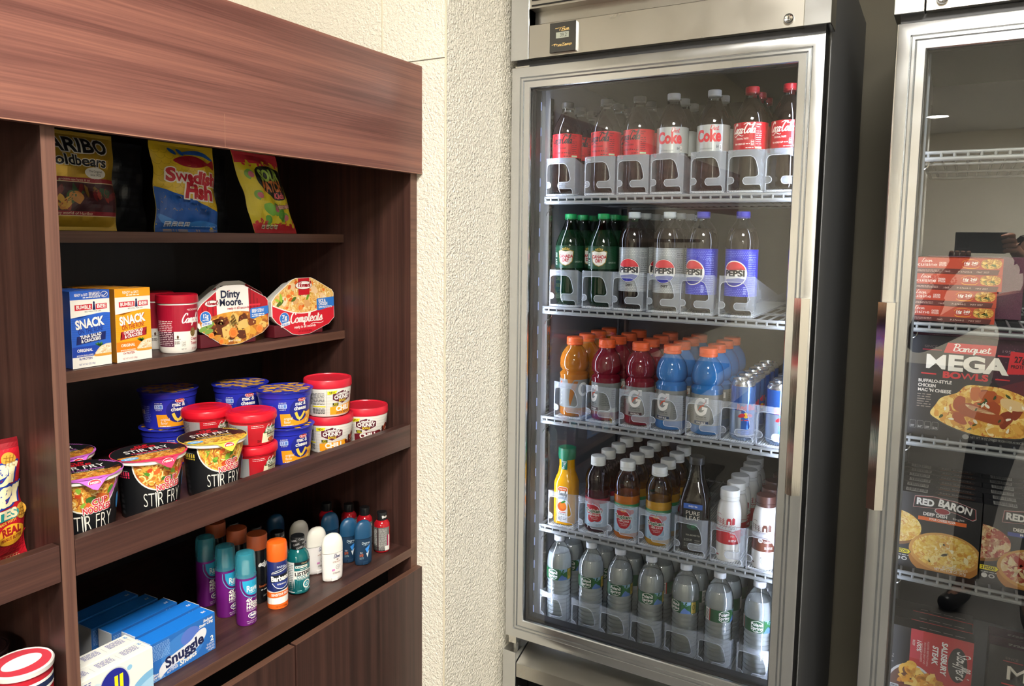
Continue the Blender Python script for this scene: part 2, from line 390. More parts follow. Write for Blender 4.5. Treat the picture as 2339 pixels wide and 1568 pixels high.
def cmap(prof, R, a0=0):
    """wrap on a lathe: front is local -Y"""
    pz = sorted(prof, key=lambda p: p[1])
    def rad(z):
        for (r1, z1), (r2, z2) in zip(pz, pz[1:]):
            if z1 <= z <= z2: return r1+(r2-r1)*((z-z1)/(z2-z1) if z2 > z1 else 0)
        return pz[-1][0] if z > pz[-1][1] else pz[0][0]
    def f(u, v, d):
        a = -pi/2+a0+u/R; r = rad(v)+d; return Vector((r*cos(a), r*sin(a), v))
    return f
# ---------------------------------------------------------------- materials used in many places
W_HEAD = wood('wood_header', 'y', ('#4b2b27', '#5e3a34', '#6f473f', '#7f5348', '#946352'), freq=34, rough=.36)
W_V = wood('wood_vertical', 'z', ('#281815', '#321f1b', '#3c2621', '#462d27', '#54382f'), freq=60, rough=.42)
W_H = wood('wood_horizontal', 'y', ('#2c1b18', '#38231e', '#432a25', '#4d312a', '#5b3c32'), freq=60, rough=.42)
W_EDGE = wood('wood_edge', 'y', ('#4e352b', '#573b30', '#604236', '#66483a', '#6e4f40'), freq=90, rough=.45)
W_POST = wood('wood_post', 'z', ('#4c322b', '#5b3d35', '#66473c', '#6e4e41', '#785748'), freq=150, rough=.45)
W_DARK = wood('wood_inside_shaded', 'z', ('#0c0909', '#0f0b0b', '#120d0c', '#140f0e', '#171110'), freq=60, rough=.5)  # black backing; colour also carries the shade deep inside the unit
EDGE_LIGHT = M('#9a705c', .4)
S_V = steel('steel_vertical', 'z', rough=.22); S_H = steel('steel_horizontal', 'x', rough=.22)
S_MIR = steel('steel_bright', 'z', col='#d6d4cf', rough=.1, amt=.04)
S_PANEL = steel('steel_panel', 'x', col='#bdbab3', rough=.3, amt=.08)
PAINT = M('#707173', .5)
LINER = M('#a3a5a8', .38, .25)
LINER_SHADE = M('#303134', .45, .2)  # darker liner copy: shade of the deep back and top put into colour
BLACKP = M('#141517', .35)
GASKET = M('#1b1c1e', .55)
WIRE = M('#8d9090', .35)
GLASS_F = thin_glass('door_glass', (.93, .95, .95), base=.055, fres=.9)
GLASS_Z = thin_glass('freezer_glass', (.9, .92, .92), base=.12, fres=.9)
LED = emis('led_white', '#dfe8ff', LED_E)
PLASTIC = frosted('clear_plastic', '#dde5ee', .20, .22)
PLASTIC_RIM = frosted('clear_plastic_rim', '#eef3f8', .42, .22)
WHITE_RIB = M('#e9ece9', .45)
# ---------------------------------------------------------------- the room
YW, XW = 1.3093, -.9052
wallm = plaster('wall_paint', '#f2ecdd', scale=170, strength=.7, dist=.0028)
wall2 = plaster('wall_paint_far', '#e4dfd2', strength=.2)
struct('floor', bx(-1.6, -6.8, -.1, 1.9, 2.6, 0), plaster('floor_tile', '#5c5a56', scale=30, strength=.05))
struct('ceiling', bx(-1.6, -6.8, 2.62, 1.9, 2.6, 2.72), plaster('ceiling_paint', '#d8d8d6', strength=.1))
struct('wall_left', bx(-1.6, -6.8, 0, -1.46, YW, 2.62), wallm)
b = bx(-1.6, YW, 0, XW, 2.6, 2.62)
seam = M('#6d665a', .8); seam2 = M('#d8ceb6', .7)
box(b, -1.0735, YW-.0012, 1.76, -1.0715, YW+.001, 2.62, 1); box(b, -1.0715, YW-.0006, 1.7665, XW, YW+.001, 1.7685, 2)
cyl(b, (XW-.0012, YW+.0008, 0), (XW-.0012, YW+.0008, 2.62), .0022, 8, 1)
for f in b.faces:
    if f.normal.x > .9 and f.calc_area() > 1: f.material_index = 3
struct('wall_corner', b, [wallm, seam2, seam, plaster('wall_paint_return', '#f2ecdd', scale=170, strength=.8, dist=.0055)])
struct('wall_back', bx(XW, 2.44, 0, 1.9, 2.6, 2.62), M('#6f6a5c', .7))
struct('wall_right', bx(1.75, -6.8, 0, 1.9, 2.44, 2.62), wall2)
struct('wall_front', bx(-1.46, -6.8, 0, 1.75, -6.65, 2.62), wall2)
# ceiling lamps: one recessed troffer over the shelves, round downlight further back, added fill panel out of view
def troffer(x, y, sx, sy, label):
    t = thing('ceiling_troffer', label, 'ceiling light', (x, y, 2.62))
    b = bmesh.new()
    for a in ((-sx/2-.03, -sy/2-.03, sx/2+.03, -sy/2), (-sx/2-.03, sy/2, sx/2+.03, sy/2+.03), (-sx/2-.03, -sy/2, -sx/2, sy/2), (sx/2, -sy/2, sx/2+.03, sy/2)): box(b, a[0], a[1], -.02, a[2], a[3], 0)
    mk('frame', b, M('#e8e8e4', .4), t)
    mk('diffuser', bx(-sx/2, -sy/2, -.012, sx/2, sy/2, -.002), emis('troffer_light', '#fffaf0', TROFFER_E), t)
troffer(.2, -.12, .6, .6, 'square flat ceiling light above the gap in front of the shelves and coolers')
troffer(1.25, -4.5, .6, 1.2, 'added long fill light panel, out of view, at the far back of the room')  # added panel, lifts the far room and what the steel mirrors
for y, lb in ((-5.33, 'round recessed ceiling light at the far end, mirrored in the freezer door'),):
    t = thing('ceiling_downlight', lb, 'ceiling light', (-.42, y, 2.62))
    mk('trim_ring', lathe([(.11, 0), (.115, -.006), (.098, -.012), (.095, -.006)], 40), M('#efefec', .4), t, smooth=40)
    mk('lens', lathe([(0, -.007), (.096, -.007)], 40), emis('downlight', '#fff6e8', DOWN_E), t)
# ---------------------------------------------------------------- wooden shelving unit on the left
cab = thing('shelving_unit', 'dark reddish wood shelving unit with deep header, open shelves and cupboard doors below', 'shelving unit', (-1.44, .55, 0))
def cp(name, bmm, mats, **k):
    o = mk(name, bmm, mats, **k); o.parent = cab; o.matrix_parent_inverse = Matrix.Translation((1.44, -.55, 0)); return o
YD0, YD1, YS = .5328, .5506, 1.2866
cp('header_panel', bx(-.9807, -1.1, 1.5313, -.9647, 1.3075, 1.7547, 0, .0008), W_HEAD)
cp('header_edge', bx(-.9649, -1.1, 1.5312, -.9644, 1.3075, 1.5326), EDGE_LIGHT)
cp('top_panel', bx(-1.44, -1.1, 1.715, -.9807, 1.3075, 1.733), W_H)
cp('header_seam', bx(-.9648, .7995, 1.5326, -.9645, .8000, 1.583), EDGE_LIGHT)
cp('side_panel', bx(-1.44, YS, 0, -.980, 1.3085, 1.715, 0, .0006), W_V)
cp('divider_panel', bx(-1.44, YD0, 0, -.9804, YD1, 1.715, 0, .0006), W_V)
cp('divider_edge', bx(-.9804, YD0, 0, -.9800, YD1, 1.5313), W_POST)
cp('side_panel_edge', bx(-.9802, YS, 0, -.9797, 1.3085, 1.5313), W_EDGE)
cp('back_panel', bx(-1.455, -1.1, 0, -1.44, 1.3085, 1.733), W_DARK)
SH1, SH2, SH3, SH4 = 1.401, 1.1826, .961, .7075
for (a, c) in ((YD1, YS), (-1.1, YD0)):
    for z in (SH1, SH2):
        cp('shelf', bx(-1.44, a, z-.018, -1.1685, c, z), W_H); cp('shelf_edge', bx(-1.1685, a, z-.018, -1.168, c, z, 0), W_EDGE)
    cp('shelf', bx(-1.44, a, SH3-.018, -.998, c, SH3), W_H)
    cp('shelf_lip', bx(-.998, a+.0012, .9388, -.980, c-.0012, .989, 0, .0009), W_H)
    cp('counter_shelf', bx(-1.44, a, SH4-.0188, -.9803, c, SH4), W_H); cp('shelf_edge', bx(-.9803, a, SH4-.0188, -.9797, c, SH4), W_EDGE)
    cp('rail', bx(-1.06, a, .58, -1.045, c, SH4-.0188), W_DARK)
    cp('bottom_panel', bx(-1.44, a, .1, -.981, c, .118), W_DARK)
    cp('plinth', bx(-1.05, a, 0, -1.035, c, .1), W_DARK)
for a, c in ((.9275, 1.3078), (.545, .9235), (.145, .541), (-.255, .141)):
    d = cp('cupboard_door', bx(-.9796, a, .11, -.9647, c, .6605, 0, .0007), W_V)
    mk('door_edge', bx(-.9795, a+.0006, .6604, -.9650, c-.0006, .6608), W_EDGE, d).matrix_parent_inverse = Matrix()
# ---------------------------------------------------------------- glass-door coolers
YF, FWD = 1.5472, .680
def cooler(x0, name, label, cat, mirror, glass, led, badge):
    t = thing(name, label, cat, (x0, YF, 0))
    S = (lambda a, c: (FWD-c, FWD-a)) if mirror else (lambda a, c: (a, c))
    def B(bm, a, y0, z0, c, y1, z1, mi=0, bev=0): a, c = S(a, c); return box(bm, a, y0, z0, c, y1, z1, mi, bev)
    # cabinet body: painted outside, liner inside
    b = bmesh.new()
    for a, c in ((0, .004), (.676, .68)): box(b, a, .075, .09, c, .75, 1.99, 0)
    for a, c in ((.004, .035), (.645, .676)): box(b, a, .0752, .33, c, .73, 1.86, 1)
    box(b, .004, .735, .09, .676, .75, 1.99, 0); box(b, .035, .715, .405, .645, .735, 1.80, 2)
    box(b, .035, .0752, .33, .645, .735, .405, 4); box(b, .035, .0752, 1.80, .645, .735, 1.86, 2); box(b, 0, .02, 1.985, .68, .75, 1.99, 0)
    for x in (.0, .62):
        for y in (.1, .69): box(b, x+.015, y, .0, x+.045, y+.03, .09, 3)
    mk('cabinet_body', b, [PAINT, LINER, LINER_SHADE, BLACKP, M('#cfd1d0', .4)], t)  # floor liner coloured paler to brighten the bottom level
    # header with side trims and finger channel
    b = bmesh.new()
    B(b, -.0025, 0, 1.806, .044, .07, 2.0, 0, .0012); B(b, .638, 0, 1.806, .6865, .07, 2.0, 0, .0012)
    prism(b, [(.002, 1.8075), (.002, 1.880), (.004, 1.8815), (.03, 1.889), (.031, 1.916), (.003, 1.9175), (.003, 1.995), (.07, 1.995), (.07, 1.8075)], 'x', .0445, .6375, 1)
    box(b, .05, .001, 1.922, .632, .004, 1.925, 2); box(b, .05, .001, 1.934, .632, .004, 1.95, 2)
    mk('header', b, [S_V, S_PANEL, BLACKP], t)
    b = bx(0.004, .02, 1.792, .676, .075, 1.807); mk('header_underside', b, M('#26272a', .5), t)
    # lower grille
    b = bmesh.new()
    B(b, -.003, -.004, .1, .034, .07, .371, 0, .001); B(b, .645, -.004, .1, .683, .07, .371, 0, .001)
    prism(b, [(-.004, .345), (-.004, .310), (.0, .3095), (.066, .3095), (.066, .371)], 'x', .036, .643, 1)
    for k in range(5):
        z = .285-.04*k; prism(b, [(-.004, z), (-.004, z-.016), (.03, z-.03), (.034, z-.028), (.0, z+.001)], 'x', .04, .64, 1)
    box(b, .036, .06, .1, .643, .068, .31, 2)
    mk('lower_grille', b, [S_V, S_PANEL, BLACKP], t)
    cx = sum(S(.016, .016))/2
    b = bmesh.new(); B(b, .004, .012, .384, .026, .05, .407, 0, .001); cyl(b, (cx, .03, .366), (cx, .03, .386), .006, 10, 0); mk('hinge', b, S_MIR, t)
    b = bmesh.new(); B(b, .004, .012, 1.791, .04, .05, 1.795, 0); cyl(b, (cx, .03, 1.793), (cx, .03, 1.81), .006, 10, 0); mk('hinge', b, S_MIR, t)
    # door
    d = bpy.data.objects.new('door', None); COL.objects.link(d); d.parent = t
    dm = mk('door_frame', sweep_frame(bmesh.new(), 0, .408, .68, 1.790, [(0, .06), (0, .004), (.0012, .001), (.004, 0), (.0225, 0), (.0245, .004), (.0262, .0008), (.0305, .0005), (.032, .0045), (.034, .0012), (.0475, .0012), (.0492, .004), (.0492, .010)], 0), S_V, None, smooth=25)
    bpy.data.objects.remove(d); dm.name = 'door'; dm.parent = t
    b = bmesh.new(); v = [b.verts.new(p) for p in ((.046, .0105, .452), (.634, .0105, .452), (.634, .0105, 1.746), (.046, .0105, 1.746))]; b.faces.new(v)
    mk('glass_pane', b, glass, dm)
    mk('gasket', sweep_frame(bmesh.new(), .046, .452, .634, 1.746, [(0, .014), (.004, .014), (.004, .02), (.006, .024), (.007, .024), (.007, .03), (.002, .058), (-.03, .066), (-.03, .0745)], 0), GASKET, dm)
    # handle: long faceted bar
    b = bmesh.new(); h0, h1 = .895, 1.2885
    if mirror: pr = [(.6805, .001), (.6805, -.012), (.6655, -.020), (.652, -.013), (.652, .001)]
    else: pr = [(.6485, .001), (.6485, -.012), (.662, -.020), (.6765, -.013), (.6765, .001)]
    if mirror: pr = [(FWD-x-.0015, y) for x, y in pr]
    prism(b, pr, 'z', h0, h1, 0)
    mk('handle', b, S_MIR, dm)
    # LED strips and shelf standards
    for xs in (.0445, .6355):
        b = bx(xs-.004, .062, .43, xs+.004, .072, 1.77); 
        if led:
            for k in range(22):
                z = .46+k*.0595; box(b, xs-.0042, .0605, z-.010, xs+.0042, .0625, z+.010, 2, .0008)
            s = 1 if xs < .3 else -1
            v = [b.verts.new(p) for p in ((xs+s*.00878, .07208, .45), (xs+s*.0052, .0757, .45), (xs+s*.0052, .0757, 1.76), (xs+s*.00878, .07208, 1.76))]; b.faces.new(v).material_index = 1
            prism(b, [(xs+s*.003, .064), (xs+s*.0103, .0700), (xs+s*.0043, .0760), (xs+s*.002, .074)], 'z', .448, 1.762, 0)
        mk('light_strip', b, [M('#8e949c', .25), led, emis('led_glow', '#aebcf0', .8)], t)
    for xs in (.0365, .6435):
        for y in (.13, .62):
            b = bx(xs-.0015, y, .43, xs+.0015, y+.018, 1.74)
            for k in range(60): box(b, xs-.0018, y+.007, .46+k*.021, xs+.0018, y+.011, .468+k*.021, 1)
            mk('shelf_standard', b, [S_MIR, BLACKP], t)
    # badge and lock
    if badge:
        g = bpy.data.objects.new('x', None); bpy.data.objects.remove(g)
        dp = mk('temperature_display', bx(.1005, -.006, 1.8115, .1648, .003, 1.8765, 0, .0012), M('#0e1013', .08, coat=1), t)
        a = Art(); gold = M('#e2c07a', .4)
        a.stroke([(-.018, .0195), (.006, .0215)], .0011, gold, 1, sm=1); a.text('True', .002, .0145, .0062, gold, 1, bold=.02, sh=.35, fit=.026); a.stroke([(-.004, .0135), (.018, .0145)], .0007, gold, 1, sm=1)
        a.rect(-.016, -.002, .0155, .011, '#a3a79a', 1); a.text('39.2', .002, .0005, .008, '#3c403a', 2, fit=.017); a.text('F', .0115, .005, .003, '#3c403a', 2)
        a.text('TrueTemp', .0, -.0185, .0052, gold, 1, bold=.015, sh=.35, fit=.046); a.stroke([(-.026, -.0155), (-.014, -.0145)], .0008, gold, 1, sm=1); a.stroke([(-.012, -.0195), (.022, -.0185)], .0006, gold, 1, sm=1)
        a.build('printed_face', pmap((.13265, -.006, 1.844), (1, 0, 0), (0, 0, 1)), dp)
    lx = .611 if not mirror else FWD-.611
    b = lathe([(0, 0), (.0065, 0), (.0072, .0005), (.0092, .0005), (.0095, -.004)], 32, mis=[0, 0, 1, 0])
    bmesh.ops.rotate(b, verts=b.verts, matrix=Matrix.Rotation(pi/2, 3, 'X'), cent=(0, 0, 0)); bmesh.ops.translate(b, verts=b.verts, vec=(lx, -.003, 1.823))
    box(b, lx-.0007, -.0042, 1.819, lx+.0007, -.003, 1.827, 2)
    mk('lock', b, [S_MIR, BLACKP, BLACKP], t, smooth=40)
    return t
XA, XB = -.8852, -.0874
cooler(XA, 'drinks_cooler', 'tall stainless glass-door cooler full of drinks beside the cream wall', 'refrigerator', False, GLASS_F, LED, True)
cooler(XB, 'freezer', 'stainless glass-door freezer with frozen meals at the right edge', 'freezer', True, GLASS_Z, emis('led_dim', '#dfe8ff', LED_E*.22), False)
def wire_shelf(x0, z, label, group, first=[None], rod=.0022):
    if first[0]:
        return dup(first[0], (x0, YF, z), label=label, group=group)
    t = thing('wire_shelf', label, 'wire shelf', (x0, YF, z), group=group)
    b = bmesh.new(); yf, yb, xa, xb = .098, .69, .041, .639
    cyl(b, (xa, yf, -.0035), (xb, yf, -.0035), .0034, 10); cyl(b, (xa, yf+.001, -.0155), (xb, yf+.001, -.0155), .0045, 10)
    cyl(b, (xa, yf, -.0035), (xa+.004, yf+.001, -.0155), .004, 8); cyl(b, (xb, yf, -.0035), (xb-.004, yf+.001, -.0155), .004, 8)
    for k in range(27):
        x = xa+.018+k*(xb-xa-.036)/26; cyl(b, (x, yf-.001, -.004), (x, yf+.0, -.0125), .0026, 8)
    mk('front_rail', b, WIRE, t, smooth=50)
    b = bmesh.new()
    for k in range(27):
        x = xa+.018+k*(xb-xa-.036)/26; cyl(b, (x, yf, -.0032), (x, yb, -.0032), rod, 6)
    for x in (xa+.002, xb-.002): cyl(b, (x, yf, -.006), (x, yb, -.006), .0035, 8)
    for y in (.3, .5, yb): cyl(b, (xa, y, -.0075), (xb, y, -.0075), .003, 8)
    mk('wire_grid', b, WIRE, t, smooth=50)
    for x in (xa+.001, xb-.001):
        b = bmesh.new()
        s = 1 if x < .3 else -1
        pts = smoothpts([(0, 0), (.028, -.002), (.027, -.012), (.004, -.022), (0, -.03)], 4)
        for p, q in zip(pts, pts[1:]): cyl(b, (x+s*p[0]*.6, .109, -.017+p[1]), (x+s*q[0]*.6, .109, -.017+q[1]), .0013, 6)
        mk('clip', b, S_MIR, t)
    first[0] = t; return t
ZC = {'cola': 1.500, 'pepsi': 1.231, 'sport': .954, 'juice': .673, 'water': .409}
for k, lb in (('cola', 'top wire shelf of the drinks cooler, under the colas with red and silver labels'), ('pepsi', 'wire shelf of the drinks cooler under the green and blue label sodas'), ('sport', 'wire shelf of the drinks cooler under the orange capped sports drinks'), ('juice', 'lowest wire shelf of the drinks cooler, under juices and milk')):
    wire_shelf(XA, ZC[k], lb, 'cooler shelves')
# ---------------------------------------------------------------- goods on the wooden shelves (fronts face +X)
QR = pi/2
SH1 += .0007; SH2 += .0007; SH3 += .0007; SH4 += .0007
def clip(pts, a, b, c):
    """keep the side a*u+b*v>=c"""
    out = []
    for i in range(len(pts)):
        p, q = pts[i], pts[(i+1) % len(pts)]; dp = a*p[0]+b*p[1]-c; dq = a*q[0]+b*q[1]-c
        if dp >= 0: out.append(p)
        if dp*dq < 0: t = dp/(dp-dq); out.append((p[0]+(q[0]-p[0])*t, p[1]+(q[1]-p[1])*t))
    return out
def inpoly(P):
    def f(x, y):
        c = False; j = len(P)-1
        for i in range(len(P)):
            (xi, yi), (xj, yj) = P[i], P[j]
            if (yi > y) != (yj > y) and x < (xj-xi)*(y-yi)/(yj-yi)+xi: c = not c
            j = i
        return c
    return f
def inell(cu, cv, ru, rv): return lambda x, y: ((x-cu)/ru)**2+((y-cv)/rv)**2 < 1
def carton(name, label, cat, w, d, h, cols, loc, rotz, group=None):
    """folded carton, base-front-centre origin; cols = body, top"""
    t = thing(name, label, cat, loc, rotz, group)
    b = bx(-w/2, 0, 0, w/2, d, h, 0, .0006)
    for f in b.faces:
        if f.normal.z > .9: f.material_index = 1
        if abs(f.normal.x) > .9 and len(cols) > 2: f.material_index = 2
    mk('carton', b, [M(c) if isinstance(c, str) else c for c in cols], t)
    return t
WH, BK, RD = M('#f4f1ea', .4), M('#16171a', .4), M('#d0202f', .38)
F_STEW = food('food_stew', ['#5a2a12', '#8a4a1c', '#b86a24', '#d9942e', '#e8b24a', '#b8742a', '#7a3a16'], 70)
F_RICE = food('food_rice', ['#a8681e', '#d8a040', '#e8bf6a', '#f3d48c', '#d98a34', '#f0dcae'], 260, (1, 1, .5))
F_NOOD = food('food_noodles', ['#6a2f0e', '#a5591a', '#cf8a2c', '#e6b04a', '#b9501c', '#5f7d22'], 170, (1, 1, .45))
F_NOOY = food('food_noodles_yellow', ['#8a5a12', '#c88f24', '#e7bf42', '#f2d868', '#c9682a', '#6f9a2e'], 170, (1, 1, .45))
F_SALAD = food('food_salad', ['#d8b98a', '#ecd9b4', '#f6ead0', '#e3bd8c', '#f8f0e0'], 420)
F_CHILI = food('food_chili', ['#3a140c', '#6a2412', '#8f3a1a', '#a85022', '#5a1c10'], 330)
# -- snack lunch cartons, second shelf
def snack_box(label, c, loc, rotz, group, name='snack_carton'):
    t = carton(name, label, 'snack box', .066, .038, .123, [c['main'], c['main'], c['side']], loc, rotz, group)
    a = Art(); w = .033
    a.rect(-w, 0, w, .123, '#f3f0e6', 0)
    a.rect(-w, .109, w, .123, c['main'], 1); a.text('READY to EAT!', -.004 if c['o'] else -.015, .1145, .0042, WH, 2, bold=.02, fit=.03 if c['o'] else .022)
    a.mini(-.012, .1105, .012, .1135, 1, WH, 2, 3)
    if not c['o']:
        a.rect(-.003, .1105, .031, .1215, '#2b57b5', 2); a.mini(-.002, .111, .017, .121, 5, WH, 3, 2); a.ell(.024, .116, .006, .0045, '#2b57b5', 3); a.ring(.024, .116, .006, .0045, .0007, WH, 3.5); a.stroke([(.020, .116), (.0225, .1135), (.029, .119)], .001, WH, 4, sm=3)
    for x0, x1, tx in ((-.026, .003, 'BUMBLE'), (.009, .028, 'BEE')):
        a.poly([(x0, .092), (x1, .0925), (x1, .1015), (x0, .101)], RD, 1); a.text(tx, (x0+x1)/2, .0942, .0056, WH, 2, bold=.03, fit=(x1-x0)*.84)
    a.poly([(.0035, .0915), (.0085, .0915), (.0072, .103), (.0048, .103)], '#1d2a5a', 2); a.ell(.006, .1035, .0016, .002, '#1d2a5a', 2)
    a.text('BEE WELL FOR LIFE', .004, .0885, .002, '#333333', 2, fit=.028)
    wave = smoothpts([(-w, .0805), (-.018, .0795), (0, .084), (.02, .0865), (w, .0855)], 5)
    a.poly([(-w, .030)]+[(w, .030)]+wave[::-1], c['main'], 1)
    for k in range(10): a.stroke([(-w, .044+.0036*k), (-.012, .0425+.0037*k), (.012, .046+.0037*k), (w, .0475+.0037*k)], .0006, c['line'], 1.4, sm=3)
    a.text('SNACK', -.001, .0635, .0135, c['dark'], 2, bold=.045, fit=.047, rot=.1); a.text('SNACK', -.002, .0643, .0135, WH, 3, bold=.045, fit=.047, rot=.1)
    a.text('ON THE RUN!', -.001, .0555, .0072, c['dark'], 2, bold=.02, fit=.042, rot=.1)
    a.poly([(-.026, .037), (.0235, .042), (.0215, .048), (.0245, .0555), (-.0245, .0505), (-.0225, .044)], c['ban'], 2)
    a.text(c['t1'], -.001, .0478, .0052, WH, 3, bold=.03, fit=.036, rot=.1); a.text('& CRACKERS', -.001, .0412, .0052, WH, 3, bold=.03, fit=.033, rot=.1)
    a.rect(-w, .0175, w, .034, c['low'], 1.5); a.text('ORIGINAL', -.012, .0255, .0045, WH, 2, bold=.025, fit=.026)
    a.text('SPOON INCLUDED', -.012, .0185, .0022, WH, 2, bold=.02, fit=.028); a.text(c['pr'], -.011, .0125, .0035, c['dark'], 2, bold=.02, fit=.022); a.text('NET WT 3.5 OZ (100g)', -.009, .004, .0027, c['dark'], 2, fit=.027)
    a.poly([p for p in [(w*.999, .0155)] + smoothpts([(w*.999, .021), (.02, .0205), (.005, .0195), (.003, .017), (.009, .0155), (w*.999, .0150)], 4)[:-1]], '#e0a03a', 2)
    pile = smoothpts([(w*.998, .0195), (.006, .0195), (.008, .025), (.014, .031), (.024, .0345), (w*.998, .035)], 4); a.poly(pile, F_SALAD, 2.5)
    a.blobs(inpoly(pile), (.006, .02, w, .034), 26, [M('#fbf3e2'), M('#e9d2a8'), M('#f3e3c4'), M('#dcb98a')], .0017, 3, 5)
    for k in range(7): a.stroke([(.014, .0315), (.012+.0022*(k-3), .0365+.001*(k % 3))], .0022, ('#2f6a2a', '#4b8a34')[k % 2], 3.5, sm=2, taper=True)
    a.build('front_print', pmap((0, 0, 0), (1, 0, 0), (0, 0, 1)), t)
    a = Art(); a.mini(-.02, .006, .02, .012, 1, WH, 1, 4); a.build('top_print', pmap((0, .0, .123), (1, 0, 0), (0, 1, 0)), t)
    return t
BLU = dict(main='#2c62c9', line='#2456b4', dark='#1c2f86', ban='#1b2766', low='#1f44ac', side='#1c3a7c', t1='TUNA SALAD', pr='8g PROTEIN', o=0)
ORA = dict(main='#f7a71d', line='#ee9a18', dark='#a8261f', ban='#a31f2c', low='#f08418', side='#8a5a1a', t1='CHICKEN SALAD', pr='10g PROTEIN', o=1)
G = 'snack cartons on the second shelf'
s1 = snack_box('blue and white tuna snack carton at the front by the divider panel', BLU, (-1.178, .705, SH2), QR+.04, G)
s2 = snack_box('orange and white chicken snack carton at the front beside the blue carton', ORA, (-1.176, .777, SH2), QR+.05, G)
for k, wd_ in ((1, 'second'), (2, 'third')):
    dup(s1, (-1.178-.041*k, .692-.006*k, SH2), QR+.03, f'blue snack carton {wd_} in the row behind the front blue carton')
    dup(s2, (-1.176-.041*k, .772-.008*k, SH2), QR+.04, f'orange snack carton {wd_} in the row behind the front orange carton')
# -- soup cups
def soup_cup(label, loc, rz):
    t = thing('soup_cup', label, 'soup cup', loc, rz, 'soup cups on the second shelf')
    pr = [(0, 0), (.0295, 0), (.0315, .004), (.032, .018), (.0335, .05), (.0345, .09), (.034, .0925)]
    mk('cup', lathe(pr, 48), M('#f0ebe2', .35), t, smooth=40)
    lp = [(.0345, .0905), (.0362, .0905), (.0366, .0925), (.036, .1035), (.0345, .1055), (.033, .1045), (0, .1045)]
    mk('lid', lathe(lp, 48), M('#b5122a', .32), t, smooth=30)
    a = Art(); red = M('#a51430', .35)
    a.rect(-.1, .0395, .1, .0875, red, 0)
    a.rect(-.055, .012, -.022, .0395, '#5a1f38', 0)
    a.mini(-.054, .014, -.024, .06, 14, '#d9c9c4', 1, 4, .6)
    a.text('MICROWAVABLE', .017, .077, .0032, WH, 1, fit=.032)
    a.script('Campbell\'s', .016, .055, .0083, .0021, WH, 1, fit=.05)
    a.ell(.013, .0375, .0058, .0085, '#8c7440', 1); a.ring(.013, .0375, .0045, .007, .0008, '#5e4c22', 2); a.blobs(inell(.013, .0375, .0045, .007), (.008, .03, .018, .045), 7, [M('#5e4c22')], .0012, 2)
    a.text('Creamy', .0175, .0225, .0055, red, 1, bold=.02, fit=.018); a.text('Tomato', .0175, .0145, .0055, red, 1, bold=.02, fit=.018); a.text('SOUP', .017, .0045, .004, red, 1, sh=.2, fit=.013)
    a.rrect(-.009, .012, -.0015, .022, .001, '#b9b2a6', 1); a.rrect(-.0085, .0125, -.002, .0215, .001, '#f0ebe2', 2); a.text('200', -.0052, .0172, .003, '#5a5348', 3, fit=.0055); a.mini(-.008, .0135, -.0025, .0165, 2, '#5a5348', 3)
    a.ell(-.0155, .0295, .0018, .003, '#5a3a22', 1); a.mini(-.021, .0245, -.0105, .0265, 1, '#5a5348', 1); a.mini(-.021, .0165, -.0115, .022, 3, '#5a5348', 1, 8); a.text('NET WT', -.005, .006, .0025, '#5a5348', 1, fit=.009)
    a.build('label_wrap', cmap(pr, .0335), t, du=.004, dv=[.018, .05])
    return t
soup_cup('red and white microwavable soup cup in front, right of the orange carton', (-1.207, .884, SH2), QR-.18)
soup_cup('red lidded soup cup standing behind the front soup cup', (-1.283, .889, SH2), QR-.1)
